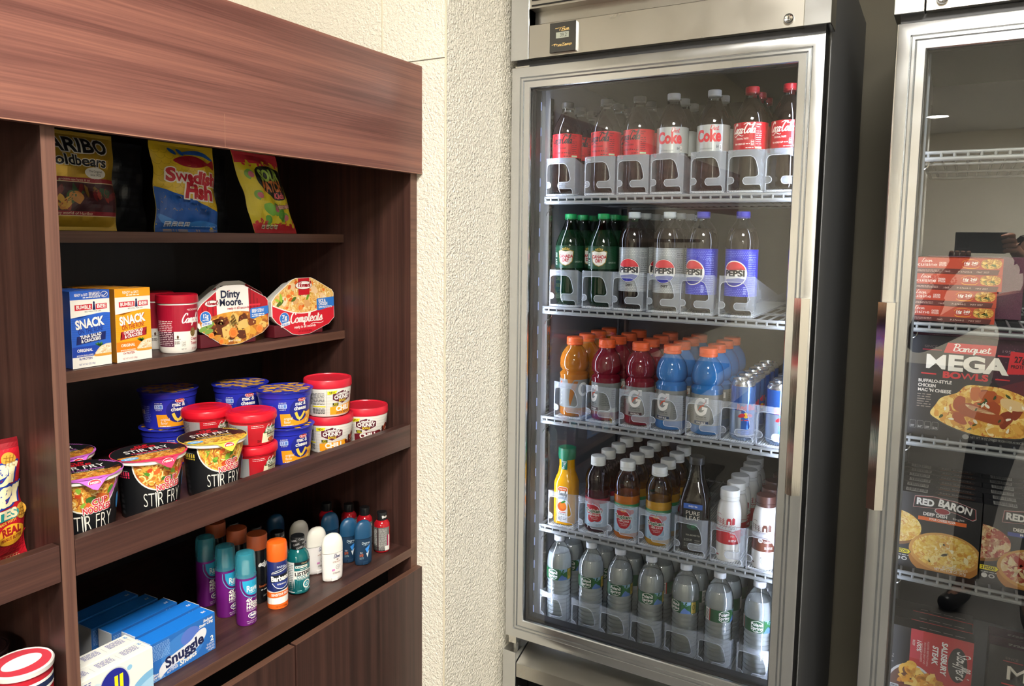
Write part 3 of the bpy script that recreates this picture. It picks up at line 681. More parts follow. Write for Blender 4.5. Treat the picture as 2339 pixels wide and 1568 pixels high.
# -- microwave meal trays in octagonal sleeves
OCT = [(0, .36), (.0, .62), (.06, .72), (.32, .975), (.38, 1), (.62, 1), (.68, .97), (.97, .76), (1, .70), (1, .25), (.9, .14), (.62, .02), (.56, 0), (.40, 0), (.3, .03), (.06, .26)]
def meal_tray(label, W, H, kind, loc, rz, tilt):
    t = thing('meal_tray', label, 'microwave meal', loc, rot=(tilt, 0, rz), group='microwave meal trays on the second shelf')
    P = [((x-.5)*W, y*H) for x, y in OCT]
    b = bmesh.new(); prism(b, P, 'y', 0, .0015, 0); mk('sleeve_front', b, WH, t)
    b = bmesh.new(); prism(b, [(x*.97, H*.5+(y-H*.5)*.95) for x, y in P], 'y', .0015, .012, 0); prism(b, [(x*.86, H*.5+(y-H*.5)*.84) for x, y in P], 'y', .012, .036, 0)
    mk('plastic_tray', b, M('#d9d6d0', .35), t)
    mk('sleeve_side', bx(-W*.46, .002, .0, W*.30, .034, .026, 0, .001), M('#5a1620', .4), t)
    a = Art()
    blue = M('#2f74c8', .38); inb = [(x*.985, H*.5+(y-H*.5)*.985) for x, y in P]
    if kind == 'stew':
        a.poly(clip(inb, 1, 0, W*.21), '#b01424', 1); a.poly(clip(clip(inb, -1, 0, W*.24), 0, 1, H*.42), '#c21426', 1)
        for k in range(5): a.rect(W*(.225+.05*k), H*.42, W*(.245+.05*k), H*(.93-.09*k), '#8c0f1c', 1.5); a.rect(W*.215, H*(.45+.09*k), W*(.44-.03*k), H*(.48+.09*k), '#d93040', 1.7) if k < 3 else 0
        for k in range(3): a.rect(-W*(.44-.07*k), H*.45, -W*(.42-.07*k), H*(.68+.07*k), '#9a1020', 1.5)
        fd = clip(inb, 0, 1, -1); arc = [(W*(-.49+.98*k/16), H*(.40+.16*sin(pi*(.08+.84*k/16)))) for k in range(17)]
        lowp = [p for p in inb if p[1] < H*.36]
        fp = arc+sorted([p for p in lowp if p[0] > 0], key=lambda p: -p[1])+sorted([p for p in lowp if p[0] <= 0], key=lambda p: p[1])
        a.poly([(x*.98, y) for x, y in arc]+[(-x, y) for x, y in []]+fp[17:], F_STEW, 2)
        ins = inpoly(fp)
        a.blobs(lambda x, y: ins(x, y), (-W*.45, H*.03, W*.45, H*.52), 34, [M('#d9a03a'), M('#7a3c1c'), M('#e2b456'), M('#5c2c14'), M('#e0bc6a')], H*.095, 3, 7, 1.2, jag=.32)
        a.blobs(lambda x, y: ins(x, y), (-W*.45, H*.03, W*.45, H*.52), 46, [M('#f0cf80'), M('#a8632c'), M('#c78a34'), M('#9a5a2c')], H*.014, 4, 9, 1.3)
        for x, y, r in ((-.03, .20, .085), (.35, .22, .07), (-.33, .2, .05), (-.2, .08, .05)): a.ell(W*x, H*y, H*r*1.05, H*r, '#e8782a', 4.5, 20); a.ring(W*x, H*y, H*r*.8, H*r*.75, H*.012, '#f09848', 5)
        for x, y, rr_ in ((-.43, .315, .3), (-.34, .37, .5), (-.36, .27, .2)): a.ell(W*x, H*y, H*.085, H*.04, '#7ba34c', 5, 14, rot=rr_)
        a.text('Dinty', -W*.05, H*.80, H*.118, '#1c2340', 3, bold=.03, fit=W*.27, sx=1); a.text('Moore.', -W*.04, H*.665, H*.118, '#1c2340', 3, bold=.028, fit=W*.33); a.ell(-W*.063, H*.915, H*.011, H*.011, RD, 3.5, 10)
        a.text('ready in 60 seconds', W*.055, H*.595, H*.04, '#b01424', 3, bold=.01, fit=W*.31)
        a.ell(-W*.305, H*.72, W*.093, H*.055, '#20421f', 3); a.ell(-W*.305, H*.72, W*.088, H*.05, WH, 3.4); a.script('Hormel', -W*.305, H*.698, H*.03, H*.013, '#b01424', 4, fit=W*.135)
        tg = [(W*.22, H*.42), (W*.22, H*.56), (W*.235, H*.585), (W*.495, H*.61), (W*.495, H*.475), (W*.26, H*.40)]; tx = 'BEEF STEW'; pg = '12g'; cx, cy = -W*.395, H*.50
        a.text('NET WT 7.5 OZ (213g)', -W*.02, H*.055, H*.028, WH, 6, bold=.01, fit=W*.17)
    else:
        a.poly(inb, '#cf2030', 1)
        arc = [(W*(-.485+.97*k/16), H*(.56-.17*sin(pi*k/16))) for k in range(17)]
        top = [p for p in inb if p[1] > H*.58]; fp = arc+sorted([p for p in top if p[0] > 0], key=lambda p: p[1])+sorted([p for p in top if p[0] <= 0], key=lambda p: -p[1])
        a.poly([(x, y-H*.018) for x, y in arc]+fp[17:], WH, 1.5); a.poly(fp, F_RICE, 2); ins = inpoly(fp)
        a.noodles(lambda x, y: ins(x, y), (-W*.47, H*.4, W*.47, H*.97), 150, [M('#f2d692'), M('#dba64a'), M('#f8e7bd'), M('#c98a2e')], H*.055, H*.02, 3, 4)
        a.blobs(lambda x, y: ins(x, y), (-W*.45, H*.42, W*.45, H*.95), 12, [M('#ecc99a'), M('#d9a468'), M('#f1d9b4')], H*.06, 4, 5, 1.1)
        a.blobs(lambda x, y: ins(x, y), (-W*.45, H*.42, W*.45, H*.95), 16, [M('#e8742a'), M('#d95c1c'), M('#f08a3a')], H*.032, 4.5, 8, 1.2)
        a.blobs(lambda x, y: ins(x, y), (-W*.45, H*.42, W*.1, H*.75), 7, [M('#9cc23c'), M('#6c9a2c'), M('#4e6a1e')], H*.04, 5, 2, 1.5)
        a.rect(-W*.09, H*.70, W*.09, H*.995, '#c21426', 5.5); a.ell(0, H*.87, W*.135, H*.075, '#20421f', 6); a.ell(0, H*.87, W*.128, H*.069, WH, 6.5); a.script('Hormel', 0, H*.84, H*.046, H*.017, '#b01424', 7, fit=W*.2)
        a.ring(W*.41, H*.72, W*.035, H*.05, H*.006, '#e8d27a', 6)
        a.script('Compleats', W*.03, H*.225, H*.085, H*.026, WH, 3, fit=W*.52, sh=.12); a.stroke([(W*.08, H*.165), (W*.15, H*.19), (W*.25, H*.175), (W*.31, H*.2)], H*.012, WH, 3, sm=4, taper=True)
        a.text('ready in 60 seconds', 0, H*.125, H*.045, WH, 3, bold=.015, fit=W*.35); a.text('NET WT 10 OZ (283g)', 0, H*.05, H*.03, '#3a1014', 3, fit=W*.22)
        tg = [(W*.2, H*.42), (W*.2, H*.60), (W*.21, H*.615), (W*.495, H*.63), (W*.495, H*.46), (W*.23, H*.40)]; tx = None; pg = '7g'; cx, cy = -W*.32, H*.32
        a.text('RICE &', W*.23, H*.55, H*.05, WH, 7, 'L', bold=.03, fit=W*.12); a.text('CHICKEN', W*.23, H*.49, H*.05, WH, 7, 'L', bold=.03, fit=W*.15); a.mini(W*.23, H*.435, W*.46, H*.475, 2, WH, 7)
    a.poly(tg, blue, 6)
    if tx: a.text(tx, W*.245, H*.51, H*.055, WH, 7, 'L', bold=.03, fit=W*.18); a.mini(W*.245, H*.43, W*.43, H*.49, 2, WH, 7)
    a.ell(cx, cy, W*.074, H*.105, WH, 6); a.ell(cx, cy, W*.068, H*.097, blue, 6.5); a.text(pg, cx, cy-H*.005, H*.062, WH, 7, bold=.03, fit=W*.075); a.text('PROTEIN', cx, cy-H*.055, H*.025, WH, 7, bold=.02, fit=W*.08)
    a.poly([(cx-W*.06, cy-H*.15), (cx+W*.08, cy-H*.115), (cx+W*.085, cy-H*.055), (cx-W*.055, cy-H*.09)], WH, 7); a.mini(cx-W*.045, cy-H*.125, cx+W*.07, cy-H*.085, 2, blue, 8)
    a.build('front_print', pmap((0, 0, 0), (1, 0, 0), (0, 0, 1)), t)
    return t
m1 = meal_tray('beef stew meal tray with white and red eight-sided front', .168, .116, 'stew', (-1.187, .997, SH2+.0005), QR-.02, -.03)
m2 = meal_tray('rice and chicken meal tray with rice photo above a red band', .178, .123, 'rice', (-1.185, 1.181, SH2+.0005), QR-.03, -.03)
dup(m1, (-1.30, 1.085, SH2+.0005), QR, 'meal tray far back in the dark gap between the two front trays')
# -- stir fry noodle cups behind the shelf lip
def noodle_cup(label, c, fl, loc, rz, fm):
    t = thing('noodle_cup', label, 'noodle cup', loc, rz, 'noodle cups behind the shelf lip')
    pr = [(0, .003), (.038, .003), (.0385, 0), (.0405, 0), (.0415, .006), (.0445, .04), (.049, .088), (.0515, .0885), (.052, .0915), (.051, .0935)]
    mk('cup', lathe(pr, 56), BK, t, smooth=35)
    mk('rim', lathe([(.0515, .0875), (.0535, .0885), (.054, .091), (.053, .0935), (.05, .0935)], 56), WH, t, smooth=50)
    # lid with a pull tab hanging at the front
    R = .0555; b = bmesh.new(); n = 72; top = []; 
    for k in range(n):
        a_ = 2*pi*k/n; da = abs(((a_-(-pi/2+.15)+pi) % (2*pi))-pi); ex = .017*max(0, 1-da/.36)**1.3
        top.append(b.verts.new(((R+ex*.55)*cos(a_), (R+ex*.55)*sin(a_), .0945-ex*.85)))
    b.faces.new(top); r = bmesh.ops.extrude_face_region(b, geom=b.faces[:]); bmesh.ops.translate(b, verts=[v for v in r['geom'] if isinstance(v, bmesh.types.BMVert)], vec=(0, 0, .0006))
    bmesh.ops.triangulate(b, faces=b.faces[:]); mk('lid', b, M(c, .3), t)
    a = Art(); hot = M(c)
    a.ell(0, 0, .0545, .0545, BK, 0, 64)
    cl = lambda p: p
    disc = [(.0545*cos(2*pi*k/64), .0545*sin(2*pi*k/64)) for k in range(64)]
    a.poly(clip(disc, 0, -1, .021), hot, 1); fo = clip(clip(disc, 0, -1, .012), 0, 1, -.043); a.poly([(x*.95, y) for x, y in fo], fm, 2)
    a.noodles(inpoly([(x*.9, y) for x, y in fo]), (-.05, -.043, .05, -.012), 36, [M('#e9b85a'), M('#c87a2c'), M('#f3d384'), M('#9a4a1c')], .014, .0016, 3, 3)
    a.text('STIR FRY', 0, .004, .017, WH, 3, fit=.066, sx=.8); a.text('CUP', 0, .034, .009, RD, 3, bold=.04, fit=.02); a.text('NOODLES', 0, .0235, .009, RD, 3, bold=.04, fit=.036); 
    a.text(fl, .002, -.004, .005, hot, 3, bold=.02, fit=.058); a.text('with Vegetables in Sauce', .004, -.0105, .0035, WH, 4, bold=.01, fit=.05)
    for k in range(26):
        an = .35+.068*k
        if .9 < an < 2.1: continue
        a.stroke([(.0485*cos(an), .0485*sin(an)), (.053*cos(an), .053*sin(an))], .0018, hot, 2, sm=1)
    a.ell(-.036, -.026, .0125, .008, '#58a8e0', 4); a.mini(-.044, -.03, -.028, -.022, 3, WH, 5)
    a.stroke([(.05, -.002), (.018, -.026)], .0016, '#6a2c14', 4, sm=1); a.stroke([(.051, -.008), (.02, -.029)], .0016, '#6a2c14', 4, sm=1)
    a.build('lid_print', pmap((0, 0, .0951), (1, 0, 0), (0, 1, 0)), t)
    a = Art(); a.ell(0, 0, .0085, .0052, WH, 1); a.ell(0, 0, .0078, .0046, RD, 2); a.text('NISSIN', 0, -.0013, .003, WH, 3, bold=.02, fit=.012)
    a.build('tab_print', pmap((.0085, -.0563, .0905), (1, .15, 0), (0, .52, .85)), t)
    a = Art()
    a.ell(.003, .0865, .041, .0425, WH, 1, 48); a.ell(.003, .0865, .0388, .0402, fm, 2, 48)
    a.noodles(inell(.003, .0865, .0375, .039), (-.035, .046, .042, .0865), 70, [M('#e9b85a'), M('#c9782c'), M('#f5da92'), M('#a8561e'), M('#e0a040')], .018, .0021, 3, hash(fl) % 97 if False else len(fl))
    a.blobs(inell(.003, .0865, .037, .038), (-.032, .05, .038, .083), 9, [M('#4f8a2a'), M('#86b23a'), M('#c8431f'), M('#d9642a'), M('#3f6a22')], .0042, 4, len(fl)+2, 1.2)
    for k in range(3): a.stroke([(.048, .086-.003*k), (.03, .066-.003*k)], .0014, hot, 5, sm=1)
    a.rect(-.16, .0865, .16, .0960, BK, 0)
    for row, y0, hh in ((0, .070, .0065), (1, .0665, .0022)):
        for k in range(22):
            u = -.045-.0042*k; a.rect(u, y0, u+.0022, y0+hh, hot, 1)
    a.rect(-.075, .0775, -.045, .0778, WH, 1)
    for k in range(6): a.rrect(-.066, .052-.009*k, -.062, .0575-.009*k, .0005, '#3c3d40', 1); a.mini(-.061, .052-.009*k, -.0585, .0575-.009*k, 3, '#4a4b4f', 1)
    for off, bo, mt, l in ((.0, .1, WH, 6), (0, .035, M('#cf2436'), 7)):
        a.text('CUP', .016, .0555, .0085, mt, l, bold=bo, fit=.021, rot=.06); a.text('NOODLES', .013, .0450, .0088, mt, l, bold=bo, fit=.038, rot=.06)
    a.text('STIR FRY', .005, .0205, .0215, M('#e9e6da'), 6, fit=.06, bold=-.012, sx=.7)
    for x in (-.0075, -.0045): a.stroke([(x, .0425), (x+.0012, .018)], .0011, '#f5f2e6', 7, sm=1)
    a.stroke([(-.016, .0155), (.006, .016), (.032, .0185)], .0013, hot, 6, sm=4)
    a.text(fl, .008, .009, .0048, hot, 6, bold=.01, fit=.05)
    a.ell(.05, .05, .004, .012, '#3f8fd8', 6)
    # keep print inside the cup wall
    bmesh.ops.bisect_plane(a.bm, geom=a.bm.verts[:]+a.bm.edges[:]+a.bm.faces[:], plane_co=(0, .0868, 0), plane_no=(0, 1, 0), clear_outer=True)
    bmesh.ops.bisect_plane(a.bm, geom=a.bm.verts[:]+a.bm.edges[:]+a.bm.faces[:], plane_co=(0, .002, 0), plane_no=(0, -1, 0), clear_outer=True)
    a.build('cup_print', cmap(pr, .0455), t, du=.005, dv=[.006, .04, .0625])
    return t
n1 = noodle_cup('noodle cup with violet lid edge, nearest the divider panel', '#d06ad2', 'Sweet Chili Flavor', (-1.056, .607, SH3), QR-.38, F_NOOD)
noodle_cup('noodle cup with pink red lid edge, between the violet and yellow ones', '#ee3c62', 'Teriyaki Beef Flavor', (-1.060, .7180, SH3), QR-.28, F_NOOD)
noodle_cup('noodle cup with yellow lid edge, in front of the red lidded bowls', '#f3d44a', 'Honey Soy Chicken', (-1.053, .8312, SH3), QR-.36, F_NOOY)
dup(n1, (-1.172, .636, SH3), QR-.1, 'violet edged noodle cup at the back, half hidden behind the front violet one')
# -- macaroni bowls
def mac_bowl(label, loc, rz):
    t = thing('macaroni_bowl', label, 'macaroni bowl', loc, rz, 'blue macaroni bowls behind the shelf lip')
    pr = [(0, .002), (.040, .002), (.041, 0), (.0425, 0), (.0435, .004), (.0495, .056), (.0510, .0575), (.0518, .066), (.053, .0675), (.053, .069)]
    mk('bowl', lathe(pr, 56), M('#2830b0', .3), t, smooth=35)
    ld = [(.0535, .0688), (.0542, .0688), (.0545, .0697), (0, .0697)]; mk('lid', lathe(ld, 56), M('#2830b0', .28), t, smooth=30)
    a = Art(); rg = random.Random(5)
    for r_ in range(-3, 4):
        for c_ in range(-2, 3):
            u = (c_+.5*(r_ % 2))*.0265+rg.uniform(-.002, .002); v = r_*.0158+rg.uniform(-.0015, .0015); s_ = 1 if (r_+c_) % 2 else -1
            pts = [(u+.0105*cos(x), v+s_*.0062*(sin(x)-.6)) for x in (.3, .9, 1.57, 2.24, 2.84)]
            pts = [q for q in pts if hypot(*q) < .0488]
            if len(pts) > 2: a.stroke(pts, .0078, '#f5b41c', 1, sm=4)
            if hypot(u, v+.009) < .044: a.mini(u-.006, v-.0095, u+.006, v-.0075, 1, '#9fb4ea', 1.5, abs(r_*7+c_))
    a.build('lid_print', pmap((0, 0, .0697), (1, 0, 0), (0, 1, 0)), t)
    a = Art(); or_ = M('#f5a21c')
    a.poly([(-.022, .003), (.06, .003), (.06, .028), (-.024, .028)], or_, 0)
    a.ell(.016, .034, .022, .0225, '#1d2488', 1, 36)
    a.text('mac &', .016, .043, .0075, WH, 3, bold=.035, fit=.023); a.text('cheese', .016, .034, .0075, WH, 3, bold=.035, fit=.027); a.ell(.018, .0535, .0085, .0042, WH, 2); a.ell(.018, .0535, .0077, .0035, '#d0202f', 3); a.text('Kraft', .018, .052, .003, WH, 4, bold=.02, fit=.011)
    a.stroke([(.006, .030), (.011, .019), (.018, .017), (.027, .029)], .0055, '#f8d24a', 3, sm=4); a.stroke([(.0145, .018), (.0145, .012)], .0012, WH, 3, sm=1)
    a.blobs(lambda x, y: True, (.03, .005, .055, .024), 16, [M('#f8cf46'), M('#e9a820'), M('#fbe07a')], .004, 3, 4, 1.5)
    a.text('original', -.008, .016, .0055, WH, 2, fit=.017); a.text('flavor', -.010, .009, .0055, WH, 2, fit=.013); a.mini(-.018, .004, .002, .0065, 1, WH, 2)
    a.rrect(-.026, .039, -.011, .0475, .001, '#bcd0f4', 2); a.text('3.5', -.0215, .041, .0045, '#2830b0', 3, bold=.02, fit=.007); a.rect(-.0165, .0405, -.0125, .046, '#5a86d8', 3); a.mini(-.025, .049, -.012, .051, 1, WH, 2); a.mini(-.024, .0355, -.013, .0375, 1, WH, 2)
    a.mini(-.065, .012, -.036, .045, 9, '#6f7ad8', 1, 6); a.rect(-.062, .028, -.05, .036, WH, 1.2); a.mini(-.0615, .0285, -.0505, .0355, 4, '#333333', 2)
    a.build('bowl_print', cmap(pr, .0475), t, du=.004, dv=[.004, .016], off=.0005)
    return t
k1 = mac_bowl('blue macaroni bowl at the front bottom, right of the red lidded stack', (-1.088, 1.029, SH3), QR-.45)
dup(k1, (-1.088, 1.027, SH3+.0715), QR-.45, 'blue macaroni bowl on top of the front blue bowl, beside the white chili bowl')
dup(k1, (-1.200, 1.018, SH3), QR-.4, 'blue macaroni bowl at the bottom of the back right stack'); dup(k1, (-1.199, 1.016, SH3+.0715), QR-.75, 'blue macaroni bowl on top of the back stack, yellow macaroni lid in full view')
dup(k1, (-1.27, .905, SH3), QR-.2, 'blue macaroni bowl at the bottom of the darkest back stack'); dup(k1, (-1.27, .905, SH3+.0715), QR-.6, 'blue macaroni bowl on the back left stack, its lid fading into the dark')
# -- beef pasta bowls
def pasta_bowl(label, loc, rz):
    t = thing('pasta_bowl', label, 'pasta bowl', loc, rz, 'red lidded pasta bowls behind the shelf lip')
    pr = [(0, .001), (.034, .001), (.0355, 0), (.037, .003), (.041, .041), (.0425, .042), (.043, .046)]
    mk('bowl', lathe(pr, 48), M('#c8202c', .35), t, smooth=35)
    mk('lid', lathe([(.0430, .044), (.0440, .0445), (.0445, .047), (.0443, .0545), (.0430, .057), (.039, .0585), (.0365, .058), (.034, .0595), (.0325, .0588), (.0316, .0588), (.014, .0588), (.013, .0593), (.0122, .0593), (0, .0593)], 48), M('#d3182b', .3), t, smooth=28)
    a = Art(); a.rect(-.072, .003, -.03, .039, '#9a9a9a', 0); a.mini(-.07, .004, -.05, .037, 12, '#55565a', 1, 3, .6)
    a.poly([(-.006, .004), (.032, .004), (.032, .0245), (-.004, .0225)], '#efe7c4', 1); a.poly([(-.003, .0215), (.031, .0235), (.027, .0335), (.003, .0325)], '#3a6a30', 2)
    a.script('Chef', .008, .030, .0035, .001, WH, 3, fit=.011); a.text('BOYARDEE', .0145, .0235, .0062, WH, 3, bold=.03, fit=.028, sx=.8); a.text('Beefaroni', .015, .0178, .0048, '#2c1c14', 2, bold=.03, fit=.022)
    a.mini(.005, .0135, .026, .0165, 2, '#3a6a30', 2); a.ell(.016, .0085, .009, .0045, F_CHILI, 2); a.blobs(inell(.016, .0085, .009, .0048), (.007, .004, .025, .013), 10, [M('#c8602a'), M('#a8481c'), M('#e08040')], .0022, 3, 3, 1.5)
    a.mini(-.024, .036, -.004, .0375, 1, WH, 1); a.mini(-.024, .033, -.002, .0345, 1, WH, 1, 3); a.mini(-.014, .006, -.008, .011, 2, '#5a1014', 1)
    a.build('bowl_print', cmap(pr, .039), t, du=.004, dv=[.003, .02], off=.0005)
    return t
p1 = pasta_bowl('red pasta bowl at the bottom of the front red stack, half hidden by the lip', (-1.070, .931, SH3), QR-.12)
dup(p1, (-1.070, .930, SH3+.0605), QR-.12, 'red pasta bowl on top of the front red stack')
dup(p1, (-1.158, .905, SH3), QR-.2, 'red pasta bowl at the bottom of the back red stack'); dup(p1, (-1.158, .903, SH3+.0605), QR-.2, 'red pasta bowl on top of the back red stack, behind the yellow edged noodle cup')
dup(p1, (-1.185, .800, SH3), QR-.3, 'lone red lidded bowl behind the pink edged noodle cup')
# -- chili bowls
def chili_bowl(label, loc, rz, c2, word):
    t = thing('chili_bowl', label, 'chili bowl', loc, rz, 'white chili bowls behind the shelf lip')
    pr = [(0, .001), (.039, .001), (.0405, 0), (.042, .003), (.0465, .052), (.0470, .056), (.0470, .062)]
    mk('bowl', lathe(pr, 56), M('#e6e2da', .4), t, smooth=35)
    b = lathe([(.0470, .0575), (.0480, .0575), (.0486, .0595), (.0482, .0715), (.047, .0738), (.0445, .0738), (.0436, .0720), (.0428, .0718), (0, .0718)], 56)
    mk('lid', b, M('#cc1f34', .36), t, smooth=28)
    a = Art()
    for k in range(6): a.ell(.007*cos(k*1.05), .007*sin(k*1.05)*1.1+.0, .0016, .0009, '#a01226', 1, 10)
    a.build('lid_vents', pmap((0, 0, .0718), (1, 0, 0), (0, 1, 0)), t)
    a = Art(); mar = M('#5c2030')
    for k in range(8): a.stroke([(-.07, .008+.0062*k), (-.02, .0085+.0062*k), (.03, .008+.0062*k), (.08, .0086+.0062*k)], .0003, '#a9a49a', .6, sm=2)
    a.rect(-.03, .003, -.0297, .055, '#55565a', 1); a.mini(-.064, .025, -.034, .05, 9, '#5a5a5a', 1, 3, .6); a.rect(-.06, .02, -.032, .0225, '#e6d820', 1); a.mini(-.06, .006, -.034, .018, 5, '#3a3a3a', 1, 5)
    hx = [(-.018, .035), (-.018, .046), (.003, .053), (.024, .046), (.024, .035), (.003, .026)]; a.poly([(x*1.06-.0002, .0395+(y-.0395)*1.07) for x, y in hx], WH, 1); a.poly(hx, mar, 2)
    a.script('Campbell\'s', .003, .0445, .0034, .0009, WH, 3, fit=.028); a.text('CHUNKY', .003, .0355, .0078, WH, 3, bold=.045, fit=.036); a.text('BOWLS', .003, .0298, .0045, '#f2d820', 3, bold=.03, fit=.016)
    a.poly([(-.028, .0455), (-.012, .0475), (-.009, .0535), (-.028, .0525)], '#f4e81c', 2.5); a.text('NEW', -.019, .0478, .004, BK, 3, bold=.03, fit=.011)
    a.poly([(-.023, .004), (.034, .004), (.034, .026), (.02, .024), (-.023, .0195)], c2, 1); a.text(word, .006, .0115, .0095, WH, 3, bold=.05, fit=.034, rot=.05); a.text('WITH BEANS', .006, .0055, .0045, '#6a2416', 3, bold=.02, fit=.034, rot=.05)
    a.rect(-.018, .0215, -.006, .028, BK, 2.7); a.text('24g', -.012, .0245, .003, '#f2e020', 3, bold=.02, fit=.008); a.mini(-.0175, .022, -.0065, .024, 1, '#f2e020', 3)
    a.blobs(lambda x, y: x > .027+.3*abs(y-.02), (.026, .004, .06, .034), 20, [M('#5a1c10'), M('#7a2c16'), M('#8f3c1e'), M('#3a120c')], .0042, 3, 3, 1.3)
    a.ring(.055, .045, .0045, .0048, .0005, '#666666', 2)
    a.build('bowl_print', cmap(pr, .0445), t, du=.004, dv=[.003, .014, .028, .052], off=.0005)
    return t
h1 = chili_bowl('white chili bowl at the bottom of the stack beside the blue macaroni bowls', (-1.070, 1.131, SH3), QR-.78, '#f0a020', 'CHILI')
dup(h1, (-1.072, 1.129, SH3+.0745), QR-.2, 'white chili bowl on top of the stack, highest red lid on the lip shelf')
chili_bowl('single white chili bowl at the right end by the side panel', (-1.058, 1.2285, SH3), QR-.9, '#6a1824', 'CHILI')
# -- spray cans, bottles and sticks on the counter shelf
def wrapm(pr, R, a0=0): return cmap(pr, R, a0)
def can(name, label, cat, pr, seg, body, cap, capmat, loc, rz, group, split=False):
    t = thing(name, label, cat, loc, rz, group)
    mk('can', lathe(pr, seg), body, t, smooth=35); mk('cap', lathe(cap, seg), capmat, t, smooth=30)
    return t
TEALCAP = frosted('teal_cap', '#3a93a6', .62, .2)
def hair_spray(label, loc, rz):
    pr = [(0, .001), (.0165, .001), (.0172, 0), (.0178, .002), (.0178, .083), (.0165, .0885), (.015, .0895)]
    t = can('spray_can', label, 'hair spray', pr, 40, M('#7a1f86', .3, .3), [(.0178, .0865), (.0184, .087), (.0184, .09), (.0176, .0915), (.0172, .122), (.0155, .1285), (.012, .130), (0, .1302)], TEALCAP, loc, rz, 'purple hair spray cans')
    mk('nozzle', lathe([(0, .089), (.007, .089), (.0065, .108), (.005, .112), (0, .112)], 20), M('#cfe6e0', .4), t, smooth=40)
    a = Art(); te = M('#2aa6cf', .3); w = .056
    a.rect(-w, .0, w, .083, '#7a1f86', 0) if 0 else None
    a.poly([(-.011, .083)]+smoothpts([(-.010, .072), (-.004, .060), (.008, .055), (.03, .053)], 5)+[(.03, .083)], te, 1)
    a.stroke([(-.0145, .083), (-.014, .07), (-.006, .056), (.008, .0505), (.03, .049)], .0012, '#5fb6dc', 1.5, sm=5); a.stroke([(-.0125, .083), (-.0115, .071), (-.0045, .0575), (.008, .0528), (.03, .051)], .0016, '#5a1468', 1.6, sm=5)
    a.text('Rave', .006, .063, .0105, M('#eaf3f0'), 3, bold=.02, fit=.021, sx=.8); a.mini(.0, .0595, .012, .0615, 1, WH, 3)
    for s_, y in (('4X', .0445), ('MEGA', .0378), ('HOLD', .0311)): a.text(s_, -.005, y, .0056, WH, 3, 'L', bold=.045)
    a.mini(-.005, .0265, .013, .030, 2, '#d9b8de', 3); a.ell(.006, .0185, .0085, .0055, WH, 2); a.ell(.006, .0185, .0075, .0045, '#5a3a8a', 3); a.script('Timeless', .006, .0172, .0026, .0008, WH, 4, fit=.012); a.mini(.002, .0115, .011, .013, 1, WH, 3)
    a.mini(-.005, .0075, .017, .0092, 1, '#d9b8de', 3, 5); a.text('NET WT. 1.5 oz', .006, .0035, .0026, '#e6cdea', 3, fit=.02)
    a.build('label_wrap', wrapm(pr, .0178), t, du=.0035); return t
r1 = hair_spray('purple hair spray can with teal cap at the front beside the blue box', (-1.037, .880, SH4), QR-.42)
dup(r1, (-1.091, .881, SH4), QR-.15, 'purple hair spray can second in the row, behind the front can'); dup(r1, (-1.155, .889, SH4), QR-.1, 'purple hair spray can farthest back in the row, deep in shade')
def shave_can(label, loc, rz):
    pr = [(0, .001), (.0172, .001), (.018, 0), (.0184, .002), (.0184, .0905), (.017, .094)]
    t = can('shaving_foam_can', label, 'shaving foam', pr, 40, M('#1d2a66', .3), [(.0184, .0905), (.0188, .092), (.0186, .119), (.017, .124), (.012, .1258), (0, .126)], M('#f0661c', .36), loc, rz, None)
    a = Art(); w = .0578
    a.rect(-w, .0, w, .041, WH, 1); a.poly([(-w, .0), (w, 0), (w, .013), (0, .010), (-w, .007)], '#ee6a1e', 2); a.poly([(-w, .019), (0, .0225), (w, .026), (w, .0365), (0, .033), (-w, .0295)], '#ee6a1e', 2)
    a.poly([(-w, .04), (-.01, .0335), (0, .0385), (.02, .042), (w, .042), (w, .045), (-w, .045)], '#1d2a66', 2.5)
    a.poly(smoothpts([(-.012, .062), (-.013, .050), (-.006, .042), (.004, .039), (.014, .042), (.021, .05), (.02, .062)], 3), '#2a3c86', 3)
    a.stroke([(-.013, .050), (-.006, .042), (.004, .039), (.014, .042), (.021, .05)], .0012, WH, 3.5, sm=4); a.stroke([(-.012, .0685), (.004, .0725), (.02, .0775)], .0012, WH, 3, sm=2); a.stroke([(-.013, .0665), (-.012, .0705), (.002, .0755), (.02, .081)], .0009, WH, 3, sm=3)
    a.poly([(-.016, .0515), (.022, .0545), (.022, .0675), (-.016, .0645)], '#14181f', 4); a.text('Barbasol', .003, .0548, .0092, WH, 5, bold=.05, fit=.035, rot=.08); a.mini(-.004, .0465, .013, .0495, 2, WH, 4)
    a.mini(-.004, .079, .012, .083, 2, '#c9d4ee', 3, 4); a.text('SENSITIVE SKIN', .002, .0258, .0045, WH, 4, bold=.03, fit=.034, rot=.06); a.text('NET WT 2 OZ (56g)', .004, .0035, .003, '#7a2a08', 4, fit=.022)
    a.build('label_wrap', wrapm(pr, .0184), t, du=.0036); return t
shave_can('navy and orange shaving foam can with bright orange cap at the front', (-1.036, .952, SH4), QR-.55)
